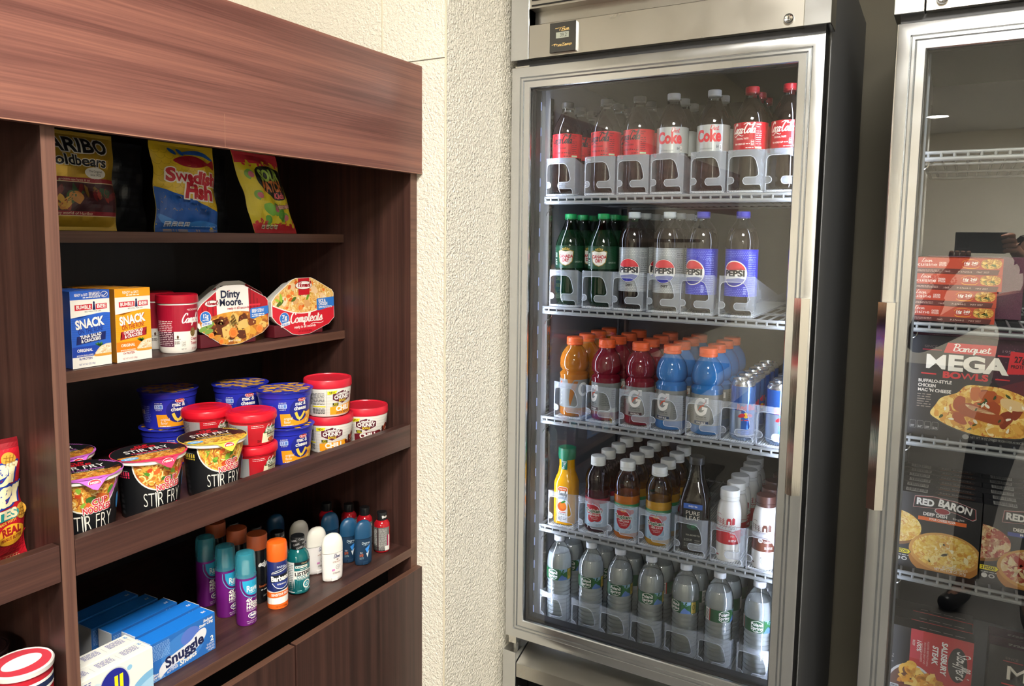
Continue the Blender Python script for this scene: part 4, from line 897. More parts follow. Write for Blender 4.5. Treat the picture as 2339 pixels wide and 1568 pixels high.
def gel_can(label, loc, rz):
    pr = [(0, .001), (.0165, .001), (.0175, 0), (.0178, .002), (.0178, .101), (.0165, .104)]
    t = can('shaving_gel_can', label, 'shaving gel', pr, 40, M('#121316', .25), [(.0178, .103), (.0186, .1035), (.0186, .129), (.0178, .1305), (0, .1308)], M('#a8502a', .5), loc, rz, 'black shaving gel cans with rust caps')
    a = Art(); a.text('edge', .0, .072, .009, M('#dcdcd8'), 1, bold=.05, fit=.022, sh=.3); a.text('Sensitive', -.001, .031, .005, '#c8642e', 1, fit=.018); a.mini(-.006, .024, .008, .027, 1, '#c9c9c9', 1); a.text('NET', .002, .012, .003, '#aaaaaa', 1); a.ell(.009, .052, .002, .003, '#5a4aa0', 1)
    a.build('label_wrap', wrapm(pr, .0178), t, du=.0036); return t
e1 = gel_can('black shaving gel can with rust cap, right behind the orange capped can', (-1.083, .947, SH4), QR-.05)
dup(e1, (-1.136, .945, SH4), QR, 'black shaving gel can second in its row, rust cap in shade'); dup(e1, (-1.196, .945, SH4), QR, 'black shaving gel can farthest back, rust cap under the lip shelf')
MINT = liquid('mouthwash', '#0c5a5e', .06)
def mouthwash(label, loc, rz):
    t = thing('mouthwash_bottle', label, 'mouthwash', loc, rz, 'green mouthwash bottles')
    pr = [(0, .002), (.017, .001), (.0205, .003), (.0215, .008), (.0215, .068), (.0195, .078), (.0135, .086), (.012, .088), (.0118, .091)]
    mk('bottle', lathe(pr, 44), MINT, t, smooth=40)
    cp_ = [(.0122, .088), (.0133, .0885), (.0133, .110), (.0125, .112), (0, .1122)]
    c = mk('cap', lathe(cp_, 36), M('#17181a', .3), t, smooth=30)
    a = Art()
    for k, (u, v, r_) in enumerate(((-.012, .104, .2), (.004, .106, -.2), (-.006, .097, .3), (.011, .099, .1), (.0, .0905, .2), (.014, .0915, .4))): a.text('CLASSIC', u, v, .0032, '#c9cacc', 1, fit=.013, rot=r_)
    a.build('cap_print', wrapm(cp_, .0133), t, du=.003)
    a = Art(); w = .0675
    a.rect(-.045, .006, -.0135, .066, '#e8eae8', 0); a.mini(-.043, .008, -.016, .063, 16, '#6a6f72', 1, 3, .55)
    a.rect(-.0135, .006, .05, .066, '#0d6a72', 0); a.rect(-.0135, .0605, .05, .0665, '#10161c', 1); a.text('Classic', .006, .062, .003, '#e0c9a0', 2, fit=.012)
    a.rrect(-.0115, .0545, .013, .059, .001, '#f1efe4', 1); a.mini(-.0105, .0555, .011, .058, 1, '#555555', 2); a.mini(-.002, .0505, .014, .0525, 1, WH, 1)
    a.rect(-.0135, .033, .05, .049, '#f0eee6', 1); a.text('LISTERINE', .009, .0405, .0065, BK, 2, bold=.04, fit=.043, rot=.05); a.text('COOL MINT', .009, .0345, .0052, '#127a86', 2, bold=.03, fit=.036, rot=.05); a.mini(-.008, .0305, .02, .032, 1, '#cfe8e8', 1)
    a.ell(.011, .0205, .0085, .0085, WH, 1); a.ell(.011, .0205, .0062, .0062, '#1f8fa0', 2); a.ell(.011, .0225, .002, .0012, WH, 3, 10, rot=.5); a.mini(.007, .0175, .015, .0205, 2, WH, 3)
    a.mini(-.008, .0085, .0, .0105, 1, '#9fd8d8', 1); a.mini(.006, .008, .024, .012, 2, '#9fd8d8', 1, 4)
    a.build('label_wrap', wrapm(pr, .0215), t, du=.004); return t
l1 = mouthwash('green mouthwash bottle with black cap, right of the orange capped can', (-1.044, 1.012, SH4), QR-.48)
dup(l1, (-1.092, 1.005, SH4), QR+1.2, 'green mouthwash bottle second in its row, white back label showing'); dup(l1, (-1.150, 1.0, SH4), QR+.8, 'green mouthwash bottle third in its row, in the dark behind'); dup(l1, (-1.205, .99, SH4), QR+.4, 'green mouthwash bottle farthest back, only its lettered cap faintly visible')
def stick(label, body, capc, w, h, loc, rz, group, deg):
    """oval deodorant stick"""
    t = thing('deodorant_stick', label, 'deodorant', loc, rz, group)
    def oval(prof, mat, name, mis=None, mats=None):
        b = lathe(prof, 44)
        for v in b.verts: v.co.y *= .56
        return mk(name, b, mats or mat, t, smooth=40)
    hs = h*.60; r = w/2
    oval([(0, 0), (r*.80, 0), (r*.92, .002), (r*.95, .008), (r*.98, hs*.5), (r, hs)], M(body, .4), 'body')
    tp = [(r*1.0, hs+.0006)]+[(r*(1-max(0, (k-3)/9)**2.6)**.5 if k < 12 else 0, hs+.0006+(h-hs)*k/12) for k in range(1, 13)]
    oval(tp, M(capc, .35), 'cap')
    mk('dial', bx(-.007, -r*.6, .001, .006, r*.3, .008, 0, .001), M(body, .4), t)
    a = Art()
    if deg:
        a.text('Degree', .001, hs*.80, .0052, M('#cfe0e8'), 1, fit=.018); a.mini(-.005, hs*.74, .008, hs*.77, 1, '#9ab4c4', 1)
        a.poly([(-.001, hs*.62), (.004, hs*.44), (.012, hs*.78), (.0065, hs*.62), (.004, hs*.68)], '#3f8fe0', 2); a.poly([(.001, hs*.46), (.004, hs*.28), (.009, hs*.56), (.004, hs*.45)], '#cfd6dc', 2.5)
        a.text('72H', -.0095, hs*.46, .003, '#d9dde0', 1, fit=.006); a.mini(-.013, hs*.34, -.004, hs*.44, 3, '#c8602a', 1); a.mini(-.013, hs*.24, -.004, hs*.32, 2, '#7a98a8', 1)
    else:
        a.script('Dove', .0045, hs*.83, .0042, .0009, '#1f2f66', 1, fit=.014); a.ell(.006, hs*.77, .0022, .0012, '#6a5030', 1, 12); a.mini(-.004, hs*.66, .013, hs*.72, 2, '#b89a8a', 1); a.ring(.006, hs*.49, .0035, .0042, .0005, '#55504a', 1); a.text('100', .006, hs*.47, .002, '#55504a', 2, fit=.004); a.rect(-.006, hs*.37, .0, hs*.44, '#d58ac0', 1); a.mini(-.004, hs*.26, .012, hs*.32, 2, '#9a9088', 1, 3); a.ell(.012, hs*.55, .001, .0008, '#5a5aa8', 1, 8)
    f = lambda u, v, d: Vector(((r*.97+d)*sin(u/(r*.97)), -(r*.97*.56+d)*cos(u/(r*.97)), v))
    a.build('label_print', f, t, du=.003, off=.0006); return t
d1 = stick('white deodorant stick at the front edge of the counter shelf', '#eee9e6', '#f1ede2', .044, .096, (-1.023, 1.084, SH4), QR-.42, 'white deodorant sticks', 0)
dup(d1, (-1.073, 1.091, SH4), QR-.25, 'white deodorant stick second in the row, behind the front white stick'); dup(d1, (-1.128, 1.097, SH4), QR-.2, 'white deodorant stick farthest back, only its dim cap showing')
g1 = stick('navy blue deodorant stick at the front, with a blue tick mark', '#15334f', '#1b4a6e', .039, .095, (-1.018, 1.172, SH4), QR-.42, 'navy deodorant sticks', 1)
dup(g1, (-1.052, 1.165, SH4), QR-.5, 'navy deodorant stick second in the row, turned slightly away'); dup(g1, (-1.108, 1.168, SH4), QR-.45, 'navy deodorant stick third in the row, in shade'); dup(g1, (-1.2, 1.1, SH4), QR-.4, 'navy deodorant stick far back in the dark behind the white sticks')
def wash(label, loc, rz):
    t = thing('hair_gel_bottle', label, 'hair gel bottle', loc, rz, 'small red and black bottles')
    pr = [(0, .001), (.016, .001), (.0172, .003), (.0175, .006), (.0175, .058), (.0165, .064), (.011, .071), (.0095, .072)]
    mk('bottle', lathe(pr, 40), liquid('red_gel', '#a51420', .12), t, smooth=40)
    mk('cap', lathe([(.0098, .071), (.0112, .0712), (.0112, .086), (.0108, .088), (0, .088)], 32), M('#191a1c', .28), t, smooth=30)
    a = Art(); a.text('But', .002, .077, .0055, WH, 1, bold=.02, fit=.012, rot=.1); a.build('cap_print', cmap([(.0112, .07), (.0112, .09)], .0112), t, du=.003)
    a = Art(); a.rect(-.05, .005, .012, .0575, '#6a6a68', 0); a.mini(-.0485, .018, -.018, .053, 13, '#deddd8', 1, 3, .7); a.rect(-.0165, .005, -.0145, .0575, '#3a1418', 2); a.mini(-.0135, .008, .004, .055, 20, '#c4c3be', 1, 5, .55); a.rect(-.05, .005, .012, .014, '#1d1d1f', .5); a.mini(-.044, .006, .004, .013, 3, '#6a6a68', 1, 7); a.rect(.005, .0155, .0085, .04, '#a3184a', 2); a.rect(.0085, .0145, .012, .04, '#dfe0da', 2); a.rect(.0, .0055, .012, .016, '#dfe0da', 2)
    a.build('label_wrap', cmap(pr, .0175), t, du=.0035); return t
w1 = wash('small bottle with grey back label and black cap, rightmost on the counter shelf', (-1.027, 1.244, SH4), QR-.5)
dup(w1, (-1.078, 1.246, SH4), QR+1.4, 'small red bottle behind the grey labelled one, second in the row'); dup(w1, (-1.122, 1.244, SH4), QR+1.8, 'small red bottle third in the row, behind the navy sticks'); dup(w1, (-1.168, 1.222, SH4), QR+2, 'small dark bottle farthest back in the row of red bottles')
# -- laundry boxes
def sheet_box(label, loc, rz):
    t = carton('dryer_sheet_box', label, 'dryer sheet box', .119, .034, .0635, ['#1f6fc8', '#1c78d8', '#e8ecf0'], loc, rz, 'blue dryer sheet boxes')
    a = Art(); w, h = .0595, .0635
    a.rect(-w, 0, w, h, '#2a6cbc', 0); a.ell(-.002, .03, .040, .027, '#3f80cc', .5, 36); a.ell(.012, .045, .018, .014, '#5a78cc', .6, 30)
    sw = smoothpts([(-.045, .002), (-.046, .016), (-.036, .026), (-.015, .031), (.01, .036), (.022, .043), (.032, .0465), (.040, .045), (.042, .036), (.034, .025), (.016, .016), (-.008, .013), (-.025, .012), (-.038, .006)], 4, True)
    a.poly(sw, '#e4e6ec', 1)
    a.text('Snuggle', .001, .018, .0165, '#1d2550', 3, bold=.035, fit=.072, rot=.14, sh=.05)
    a.text('FABRIC', -.021, .009, .0035, WH, 3, bold=.01, fit=.015, rot=.1, sh=.2); a.text('SOFTENER', -.023, .0045, .0035, WH, 3, bold=.01, fit=.02, rot=.1, sh=.2); a.text('Sheets', .006, .0065, .0085, WH, 3, bold=.03, fit=.032, rot=.12, sh=.2)
    a.text('Reduces', .0455, .0555, .0045, WH, 2, bold=.03, fit=.018, rot=.03, sh=.2); a.text('Static Cling', .0415, .0495, .0045, WH, 2, bold=.03, fit=.027, rot=.03, sh=.2)
    a.text('2', .0525, .0175, .0085, WH, 2, bold=.03); a.text('SHEETS', .0495, .012, .0032, WH, 2, fit=.015); a.text('FEUILLES', .0488, .0072, .0032, WH, 2, fit=.017); a.text('HOJAS', .0505, .0024, .0032, WH, 2, fit=.013)
    a.mini(-.057, .034, -.026, .060, 12, '#9fc4ee', 1, 6, .55); a.text('Blue', -.053, .010, .004, WH, 2, bold=.02, sh=.2); a.text('Sparkle', -.0505, .0055, .004, WH, 2, bold=.02, fit=.014, sh=.2); a.mini(-.057, .001, -.036, .0045, 2, '#9fc4ee', 1)
    a.build('front_print', pmap((0, 0, 0), (1, 0, 0), (0, 0, 1)), t)
    a = Art(); a.rect(-w, 0, -w+.0012, .034, '#dfe6ee', 1); a.rect(w-.0012, 0, w, .034, '#dfe6ee', 1); a.mini(w-.014, .012, w-.007, .018, 2, WH, 2); a.build('top_print', pmap((0, 0, .0635), (1, 0, 0), (0, 1, 0)), t)
    return t
sn = sheet_box('blue dryer sheet box at the front of the row, lettered front in full view', (-1.011, .7335, SH4), QR+.02)
for k, (wd_, dy) in enumerate((('second', .003), ('third', -.006), ('fourth', -.010), ('fifth and darkest', -.015))): dup(sn, (-1.011-.0405*(k+1), .7325+dy-.004*k, SH4), QR+.02+.01*(k % 2), f'blue dryer sheet box {wd_} in the row, counted from the front')
def soap_box(label, loc, rz):
    t = carton('detergent_box', label, 'detergent box', .119, .0325, .0665, ['#ecebe4', '#efede4', '#e4e3dc'], loc, rz, 'white detergent boxes')
    a = Art(); w = .0595
    a.rect(-w+.0003, .0006, w-.0003, .066, '#eeede6', 0)
    a.poly([(.012, .001)]+smoothpts([(.012, .002), (.024, .012), (.030, .022), (.045, .030), (w-.0003, .033)], 4)+[(w-.0003, .001)], '#7fb6dc', 1); a.poly([(.02, .001)]+smoothpts([(.022, .002), (.034, .012), (.046, .018), (w-.0003, .022)], 4)+[(w-.0003, .001)], '#a9d0ea', 2)
    a.poly(smoothpts([(-.02, .006), (-.008, .03), (-.024, .052), (-.036, .05), (-.05, .03), (-.04, .008)], 3, True), '#cfe3ea', 1)
    a.ell(-.002, .0335, .024, .031, '#c9ccd0', 3, 40); a.ell(-.002, .0335, .0225, .0292, '#20248c', 4, 40); a.text('all', -.003, .0185, .031, '#f4e21c', 5, bold=.03, fit=.031, sx=.9); a.ell(.022, .053, .004, .004, '#8fc4e4', 2)
    a.mini(-.057, .036, -.034, .062, 8, '#3a4a9a', 1, 4, .6); a.text('FREE CLEAR', -.042, .004, .005, '#3a4a9a', 1, fit=.03)
    a.build('front_print', pmap((0, 0, 0), (1, 0, 0), (0, 0, 1)), t)
    a = Art()
    for x0 in (-.055, -.016, .022): a.mini(x0, .012, x0+.025, .027, 5, '#2f3f96', 1, int(x0*1000)+90, .6); a.stroke([(x0+.031, .008), (x0+.031, .024)], .0003, '#888888', 1, sm=1)
    a.mini(.051, .02, .056, .027, 2, '#5aa0d8', 1); a.build('top_print', pmap((0, 0, .0665), (1, 0, 0), (0, 1, 0)), t)
    return t
al = soap_box('white detergent box in front, blue oval emblem, left of the blue boxes', (-1.0, .6113, SH4), QR); dup(al, (-1.0345, .6111, SH4), QR, 'white detergent box directly behind the front white box')
# -- candy bags on the top shelf and the biscuit bag in the left bay
def bag(name, label, w, h, D, back, art, loc, rot, seed=1, lean=0, group=None):
    t = thing(name, label, 'snack bag', loc, rot=rot, group=group)
    rg = random.Random(seed); ph = [rg.random()*6 for _ in range(6)]
    def surf(u, v, side):
        x = max(-1, min(1, 2*u/w)); y = max(0, min(1, v/h))
        e = max(0, 1-abs(x)**2.6)**.8; f = max(0, min(1, (y-.055)/.2))**.6*max(0, min(1, (.945-y)/.2))**.6
        q = D/2*e*f
        wr = .0012*(sin(x*7+y*9+ph[0])+sin(y*23+x*4+ph[1])*.8+sin(x*13-y*11+ph[2])*.8)*(.35+e*f)
        edge = .002*sin(y*14+ph[3])*abs(x)**3
        return Vector((u*(1-.05*f*(1-abs(y-.5)))+edge+lean*v, side*q+wr-.0*D, v))
    b = bmesh.new(); NU, NV = 26, 34; g = {}
    for s in (-1, 1):
        for i in range(NU+1):
            for j in range(NV+1):
                u = -w/2+w*i/NU; v = h*j/NV
                if s == 1 and (i in (0, NU) or j in (0, NV)): g[s, i, j] = g[-1, i, j]
                else: g[s, i, j] = b.verts.new(surf(u, v, s))
        for i in range(NU):
            for j in range(NV):
                q = [g[s, i, j], g[s, i+1, j], g[s, i+1, j+1], g[s, i, j+1]]
                if len(set(q)) == 4: 
                    try: b.faces.new(q if s == -1 else q[::-1])
                    except ValueError: pass
    mk('bag', b, M(back, .28), t, smooth=60)
    def fm(u, v, d):
        p = surf(u, v, -1); px = surf(u+.0008, v, -1)-p; py = surf(u, v+.0008, -1)-p; n = px.cross(py); n = n.normalized() if n.length > 1e-12 else Vector((0, -1, 0))
        return p+n*d
    art.build('front_print', fm, t, du=w/26, dv=h/30, off=.0004, step=.00016); return t
def seal(a, w, h, m, top=.945):
    for k in range(5): a.rect(-w/2*.99, h*(top+.008+.01*k), w/2*.99, h*(top+.012+.01*k), m, 2)
    for k in range(5): a.rect(-w/2*.99, h*(.006+.009*k), w/2*.99, h*(.010+.009*k), m, 2)
w, h = .142, .158
a = Art(); gold = M('#b8942e', .3, .4)
a.rect(-w/2*.995, 0, w/2*.995, h*.999, gold, 0); a.rect(-w/2*.97, h*.19, w/2*.97, h*.50, '#3a1218', 1); seal(a, w, h, M('#d8b95a', .3, .4))
for b_, m_, l_ in ((.085, M('#d9d6cc'), 2), (.03, BK, 3)): a.text('HARIBO', -.006, h*.79, .0215, m_, l_, bold=b_, fit=.125); a.text('Goldbears', -.004, h*.655, .0155, m_, l_, bold=b_*.9, fit=.108)
for y in (.485, .15): a.rect(-w/2*.97, h*y, w/2*.97, h*(y+.045), '#8c1a28', 3); a.rect(-w/2*.97, h*y-.0006, w/2*.97, h*y+.0006, '#d9c9a0', 3.5)
a.text('Kids and grown-ups love it so', -.02, h*.497, .0035, M('#e3d2b4'), 4, fit=.075); a.text('the happy world of Haribo', -.02, h*.162, .0042, M('#e3d2b4'), 4, fit=.08)
a.ell(.028, h*.585, .019, .0095, '#d9d6cc', 3); a.text('The Original', .028, h*.592, .0035, BK, 4, fit=.026); a.text('since 1922', .028, h*.555, .0035, BK, 4, fit=.02)
a.blobs(lambda x, y: True, (-.06, h*.24, .0, h*.34), 9, [M('#b87a2a'), M('#8a3020'), M('#3f5a2a'), M('#c99a3a')], .008, 3, 3); a.blobs(lambda x, y: True, (-.06, h*.34, .06, h*.46), 14, [M('#2a4a2a'), M('#6a1a1c'), M('#7a5a1c'), M('#8a2a20')], .007, 2, 9, 1.6)
bag('candy_bag', 'gold and red gummy candy bag beside the divider on the top shelf', w, h, .034, '#9a7a26', a, (-1.21, .708, SH1), (-.04, 0, QR+.03), 3, group='candy bags on the top shelf')
w, h = .136, .160
a = Art(); yl = M('#dcb92a', .32)
a.rect(-w/2*.995, 0, w/2*.995, h*.999, yl, 0); seal(a, w, h, M('#c8a51e'))
for i in range(9):
    for j in range(11): a.ring(-w/2+.008+(i+.5*(j % 2))*w/9.6, h*.28+j*h*.064, .0075, .0075, .0006, '#b8961c', 1, 8, pi*1.05, pi*1.95)
a.poly([(-w/2*.99, 0), (w/2*.99, 0)]+smoothpts([(w/2*.99, h*.24), (.03, h*.16), (-.005, h*.2), (-.035, h*.3), (-.055, h*.42), (-w/2*.99, h*.5)], 4), '#1f5ab0', 2)
a.poly(smoothpts([(-w/2*.95, h*.2), (-.02, h*.1), (.02, h*.13), (.06, h*.1), (.06, h*.06), (.0, h*.05), (-.05, h*.08)], 4, True), '#3f86d8', 3)
a.poly(smoothpts([(-.035, h*.79), (-.01, h*.85), (.02, h*.86), (.045, h*.80), (.062, h*.84), (.06, h*.73), (.045, h*.77), (.02, h*.735), (-.01, h*.735)], 4, True), '#a3202e', 3); a.stroke([(-.01, h*.885), (.03, h*.905), (.062, h*.84)], .009, '#2a62b8', 2.5, sm=5, taper=True)
for x in (-.03, -.012): a.ell(x, h*.895, .008, .0045, '#1f5ab0', 3, 14, rot=-.7)
for b_, m_, l_ in ((.12, M('#f0e9dc'), 4), (.05, M('#c02232'), 5)): a.text('Swedish', .006, h*.555, .021, m_, l_, bold=b_, fit=.112, rot=-.05); a.text('Fish', .016, h*.38, .025, m_, l_, bold=b_, fit=.066, rot=-.05)
for k in range(4): a.rrect(-.052+.0135*k, h*.055, -.041+.0135*k, h*.115, .0012, M('#e4e9f2'), 4); a.mini(-.051+.0135*k, h*.062, -.042+.0135*k, h*.11, 3, '#1f3a70', 5, k)
a.mini(.006, h*.05, .06, h*.075, 1, M('#cfe0f4'), 4)
bag('candy_bag', 'yellow and blue candy bag with red fish in the middle of the top shelf', w, h, .036, '#c9a822', a, (-1.205, .911, SH1), (-.06, 0, QR+.02), 8, group='candy bags on the top shelf')
w, h = .126, .160
a = Art(); yl = M('#d9c52c', .32)
a.rect(-w/2*.995, 0, w/2*.995, h*.999, yl, 0); seal(a, w, h, M('#c4323a'))
a.rect(-w/2*.99, h*.86, w/2*.99, h*.999, '#cc3640', 1); a.rect(-w/2*.99, 0, w/2*.99, h*.12, '#c4323a', 1)
a.blobs(lambda x, y: True, (-w/2+.006, h*.83, w/2-.006, h*.88), 26, [M('#cc3640'), yl], .0035, 2, 4); a.blobs(lambda x, y: True, (-w/2+.006, h*.1, w/2-.006, h*.16), 26, [M('#c4323a'), yl], .0035, 2, 6)
a.poly(smoothpts([(-.03, h*.62), (-.028, h*.75), (-.01, h*.83), (.03, h*.82), (.055, h*.76), (.055, h*.55), (.04, h*.44), (.01, h*.42), (-.01, h*.5)], 3, True), '#1c2016', 3)
a.text('SOUR', .008, h*.655, .021, M('#9ab84a'), 4, bold=.045, fit=.056, rot=.06); a.text('PATCH', .009, h*.525, .020, M('#c8723a'), 4, bold=.045, fit=.058, rot=.06); a.text('Kids', .022, h*.44, .011, M('#d8646a'), 5, bold=.04, fit=.026, rot=.06)
a.text('Watermelon', .028, h*.315, .009, '#6a1a24', 3, bold=.1, fit=.058, rot=.1); a.text('Watermelon', .028, h*.315, .009, M('#e8b0a4'), 4, bold=.04, fit=.058, rot=.1)
for x, y in ((-.042, .72), (-.034, .47), (.03, .2), (.0, .3)): a.ell(x, h*y, .011, .010, '#7fae4a', 2, 18, a0=.4, a1=.4+pi*1.3); a.ell(x+.002, h*y, .007, .006, '#c86a7a', 3, 14)
a.blobs(lambda x, y: True, (-.035, h*.15, .02, h*.3), 6, [M('#5a9a34'), M('#78b444')], .010, 2, 2)
for k in range(4): a.rrect(-.042+.012*k, h*.04, -.033+.012*k, h*.105, .001, M('#e8e2c0'), 3); a.mini(-.0415+.012*k, h*.05, -.0335+.012*k, h*.1, 3, '#4a2a20', 4, k)
sp = bag('candy_bag', 'yellow and red sour candy bag leaning at the right end of the top row', w, h, .036, '#c9b424', a, (-1.205, 1.122, SH1), (-.06, 0, QR+.1), 12, lean=-.33, group='candy bags on the top shelf')
w, h = .125, .162
a = Art(); a.rect(-w/2*.99, 0, w/2*.99, h*.99, '#24272c', 0); a.mini(-.05, h*.2, .05, h*.8, 8, '#2f3339', 1)  # near-black colours carry the dimness at the back of the shelf
bg = bag('candy_bag', 'candy bag with shade in its colour far back between the gold and the yellow bag', w, h*.98, .03, '#1d2024', a, (-1.30, .83, SH1), (-.05, 0, QR), 5, group='candy bags on the top shelf')
dup(bg, (-1.30, 1.02, SH1), label='candy bag with shade in its colour far back between the yellow and the sour candy bag')
w, h = .15, .165
a = Art(); rd = M('#c01a2a', .3)
a.rect(-w/2*.995, 0, w/2*.995, h*.999, rd, 0); a.rect(-w/2*.99, h*.92, w/2*.99, h*.999, '#8c1420', 1); seal(a, w, h, M('#6c0e18'))
for i in range(8): a.stroke([(.02+.006*i, h*.08), (.035+.006*i, h*.24)], .0008, '#9a1220', 1, sm=1); a.stroke([(.015, h*(.08+.02*i)), (.072, h*(.13+.02*i))], .0008, '#9a1220', 1, sm=1)
for b_, m_, l_ in ((.2, M('#1d3a9a'), 3), (.06, M('#f0e4b8'), 4)): a.script('utter', .022, h*.67, .021, .006+b_*.05, m_, l_, fit=.085, sh=.1); a.script('utter', .028, h*.50, .021, .006+b_*.05, m_, l_, fit=.085, sh=.1)
a.rrect(.0, h*.375, .062, h*.465, .008, '#2a9a98', 3); a.text('BITES', .034, h*.39, .0115, M('#f2e6be'), 4, bold=.05, fit=.05)
a.ell(.049, h*.25, .022, .0135, '#e8a82a', 3); a.text('REAL', .049, h*.255, .009, '#9a1a1c', 4, bold=.05, fit=.03); a.text('PEANUT BUTTER', .049, h*.213, .004, '#9a1a1c', 4, bold=.02, fit=.034); a.text('MADE WITH', .044, h*.345, .004, M('#f0c050'), 4, bold=.02, fit=.026, rot=.1)
for x, y, r in ((.056, .83, .011), (.02, .86, .014), (.068, .41, .011), (-.002, .2, .008)):
    a.ell(x, h*y, r, r*.95, '#d09a3a', 3, 20)
    for k in (-1, 0, 1): a.stroke([(x+k*r*.45-r*.3, h*y-r*.6), (x+k*r*.45+r*.3, h*y+r*.6)], .0008, '#8a5a18', 4, sm=1); a.stroke([(x-r*.6, h*y+k*r*.4), (x+r*.6, h*y+k*r*.4-r*.2)], .0008, '#8a5a18', 4, sm=1)
a.text('PEANUT BUTTER', .03, h*.035, .005, M('#f2d89a'), 3, bold=.02, fit=.07)
bag('biscuit_bag', 'red peanut butter biscuit bag in the left bay beside the divider', w, h, .05, '#a8162a', a, (-1.045, .452, SH3), (-.05, 0, QR+.05), 21)
# -- round snack cans in the left bay
def chip_can(label, loc, dark=False):
    t = thing('chip_can', label, 'chip can', loc, QR, 'round chip cans in the left bay')
    pr = [(0, 0), (.034, 0), (.0345, .002), (.0345, .122), (.035, .125)]
    mk('can', lathe(pr, 48), M('#c22333' if not dark else '#2a1418', .35), t, smooth=35)
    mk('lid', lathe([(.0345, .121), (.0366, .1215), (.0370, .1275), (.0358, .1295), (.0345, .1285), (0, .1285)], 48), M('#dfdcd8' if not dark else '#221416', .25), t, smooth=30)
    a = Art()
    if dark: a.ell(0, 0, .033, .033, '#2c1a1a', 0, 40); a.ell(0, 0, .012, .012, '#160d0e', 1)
    else: a.ell(0, 0, .0335, .0335, '#c93a48', 0, 48); a.ell(0, 0, .024, .0165, WH, 1, 36); a.ell(0, 0, .0215, .0145, '#efe9e2', 2, 36)
    a.build('lid_print', pmap((0, 0, .1285), (1, 0, 0), (0, 1, 0)), t)
    if not dark:
        a = Art(); a.rect(-.05, .096, .05, .112, WH, 1); a.rect(-.05, .1, .05, .108, '#1d2a50', 2); a.ell(.0, .085, .016, .012, WH, 2); a.build('label_wrap', cmap(pr, .0345), t, du=.005)
    return t
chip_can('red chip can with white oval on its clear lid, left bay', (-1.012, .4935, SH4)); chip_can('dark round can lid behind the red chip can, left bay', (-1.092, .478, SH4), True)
# ---------------------------------------------------------------- drinks in the cooler (fronts face -Y)
YB = 1.684
CLEAR = thin_glass('clear_bottle', (.93, .95, .95), base=.03, fres=1.0)
CLEAR_R = thin_glass('water_bottle', (.88, .915, .92), base=.055, fres=1.0)
CLEAR_G = thin_glass('green_bottle', (.2, .42, .22), base=.03, fres=.9)
def refract(name, col, ior, rough=0):
    m, nt, b, o = newmat(name); b.inputs['Base Color'].default_value = lin(col); b.inputs['Transmission Weight'].default_value = 1; b.inputs['IOR'].default_value = ior; b.inputs['Roughness'].default_value = rough; return m
WATER = frosted('water_fill', '#fafdfc', .55, .05)  # milky white stands in for the many refracted highlights in the water
COLA = liquid('cola', '#140b08', .05); GINGER = liquid('green_soda', '#0c2414', .06)
def glider(x, z, label, first=[None]):
    if first[0]: return dup(first[0], (x, 1.6455, z), label=label, group='bottle dispenser trays in the cooler')
    t = thing('bottle_tray', label, 'dispenser tray', (x, 1.6455, z), group='bottle dispenser trays in the cooler')
    W, Hh = .0765, .090
    hole = [(.003, .004), (.0725, .004), (.0715, .013), (.0685, .0165), (.040, .0165), (.0365, .019), (.0345, .0245), (.0365, .030), (.040, .032), (.061, .032), (.066, .036), (.0665, .041), (.064, .054), (.0605, .066), (.056, .073), (.049, .0765), (.014, .0765), (.007, .0745), (.0035, .069), (.003, .055), (.003, .033), (.010, .033), (.0145, .030), (.016, .0255), (.0145, .021), (.010, .0185), (.003, .018)]
    outer = [(0, 0), (W, 0), (W, Hh), (0, Hh)]
    def flat(loops, l0, l1):
        cu = bpy.data.curves.new('c', 'CURVE'); cu.dimensions = '2D'; cu.fill_mode = 'BOTH'; cu.extrude = .0008
        for L in loops:
            s = cu.splines.new('POLY'); s.points.add(len(L)-1); s.use_cyclic_u = True
            for p, (u, v) in zip(s.points, L): p.co = (u, v, 0, 1)
        ob = bpy.data.objects.new('c', cu); COL.objects.link(ob); bpy.context.view_layer.update()
        me = bpy.data.meshes.new_from_object(ob.evaluated_get(bpy.context.evaluated_depsgraph_get())); b = bmesh.new(); b.from_mesh(me)
        bpy.data.objects.remove(ob); bpy.data.curves.remove(cu); bpy.data.meshes.remove(me); return b
    def bend(b):
        for k in range(1, 16):
            c = W*k/16; bmesh.ops.bisect_plane(b, geom=b.verts[:]+b.edges[:]+b.faces[:], plane_co=(c, 0, 0), plane_no=(1, 0, 0))
        for v in b.verts:
            u, y, d = v.co; q = (2*u/W-1); v.co = (u-W/2, .007*abs(q)**3.2-.003-d, y)
        return b
    mk('front_guard', bend(flat([outer, hole], 0, 0)), PLASTIC, t)
    # bright moulded rim round the cut-out
    b = bmesh.new(); L = hole; n = len(L)
    for i in range(n):
        (u, y), (u2, y2) = L[i], L[(i+1) % n]
        f = lambda a, c: (a-W/2, .007*abs(2*a/W-1)**3.2-.0040, c)
        cyl(b, f(u, y), f(u2, y2), .0007, 5)
    mk('rim', b, PLASTIC_RIM, t)
    for s in (-1, 1):
        b = bmesh.new(); prism(b, [(.004, .0), (.004, .0895), (.030, .083), (.055, .045), (.09, .034), (.46, .034), (.46, 0)], 'x', s*W/2-s*.0012, s*W/2); mk('side_wall', b, PLASTIC, t)
    b = bx(-W/2+.0013, .002, 0, W/2-.0013, .46, .0015)
    mk('floor_plate', b, PLASTIC_RIM, t)
    b = bmesh.new()
    for k in range(13):
        xx = -.031+k*.00517; box(b, xx-.0013, .004, .0015, xx+.0013, .455, .0032)
    mk('slide_ribs', b, WHITE_RIB, t)
    first[0] = t; return t
ORD = ['first', 'second', 'third', 'fourth', 'fifth', 'sixth', 'seventh']
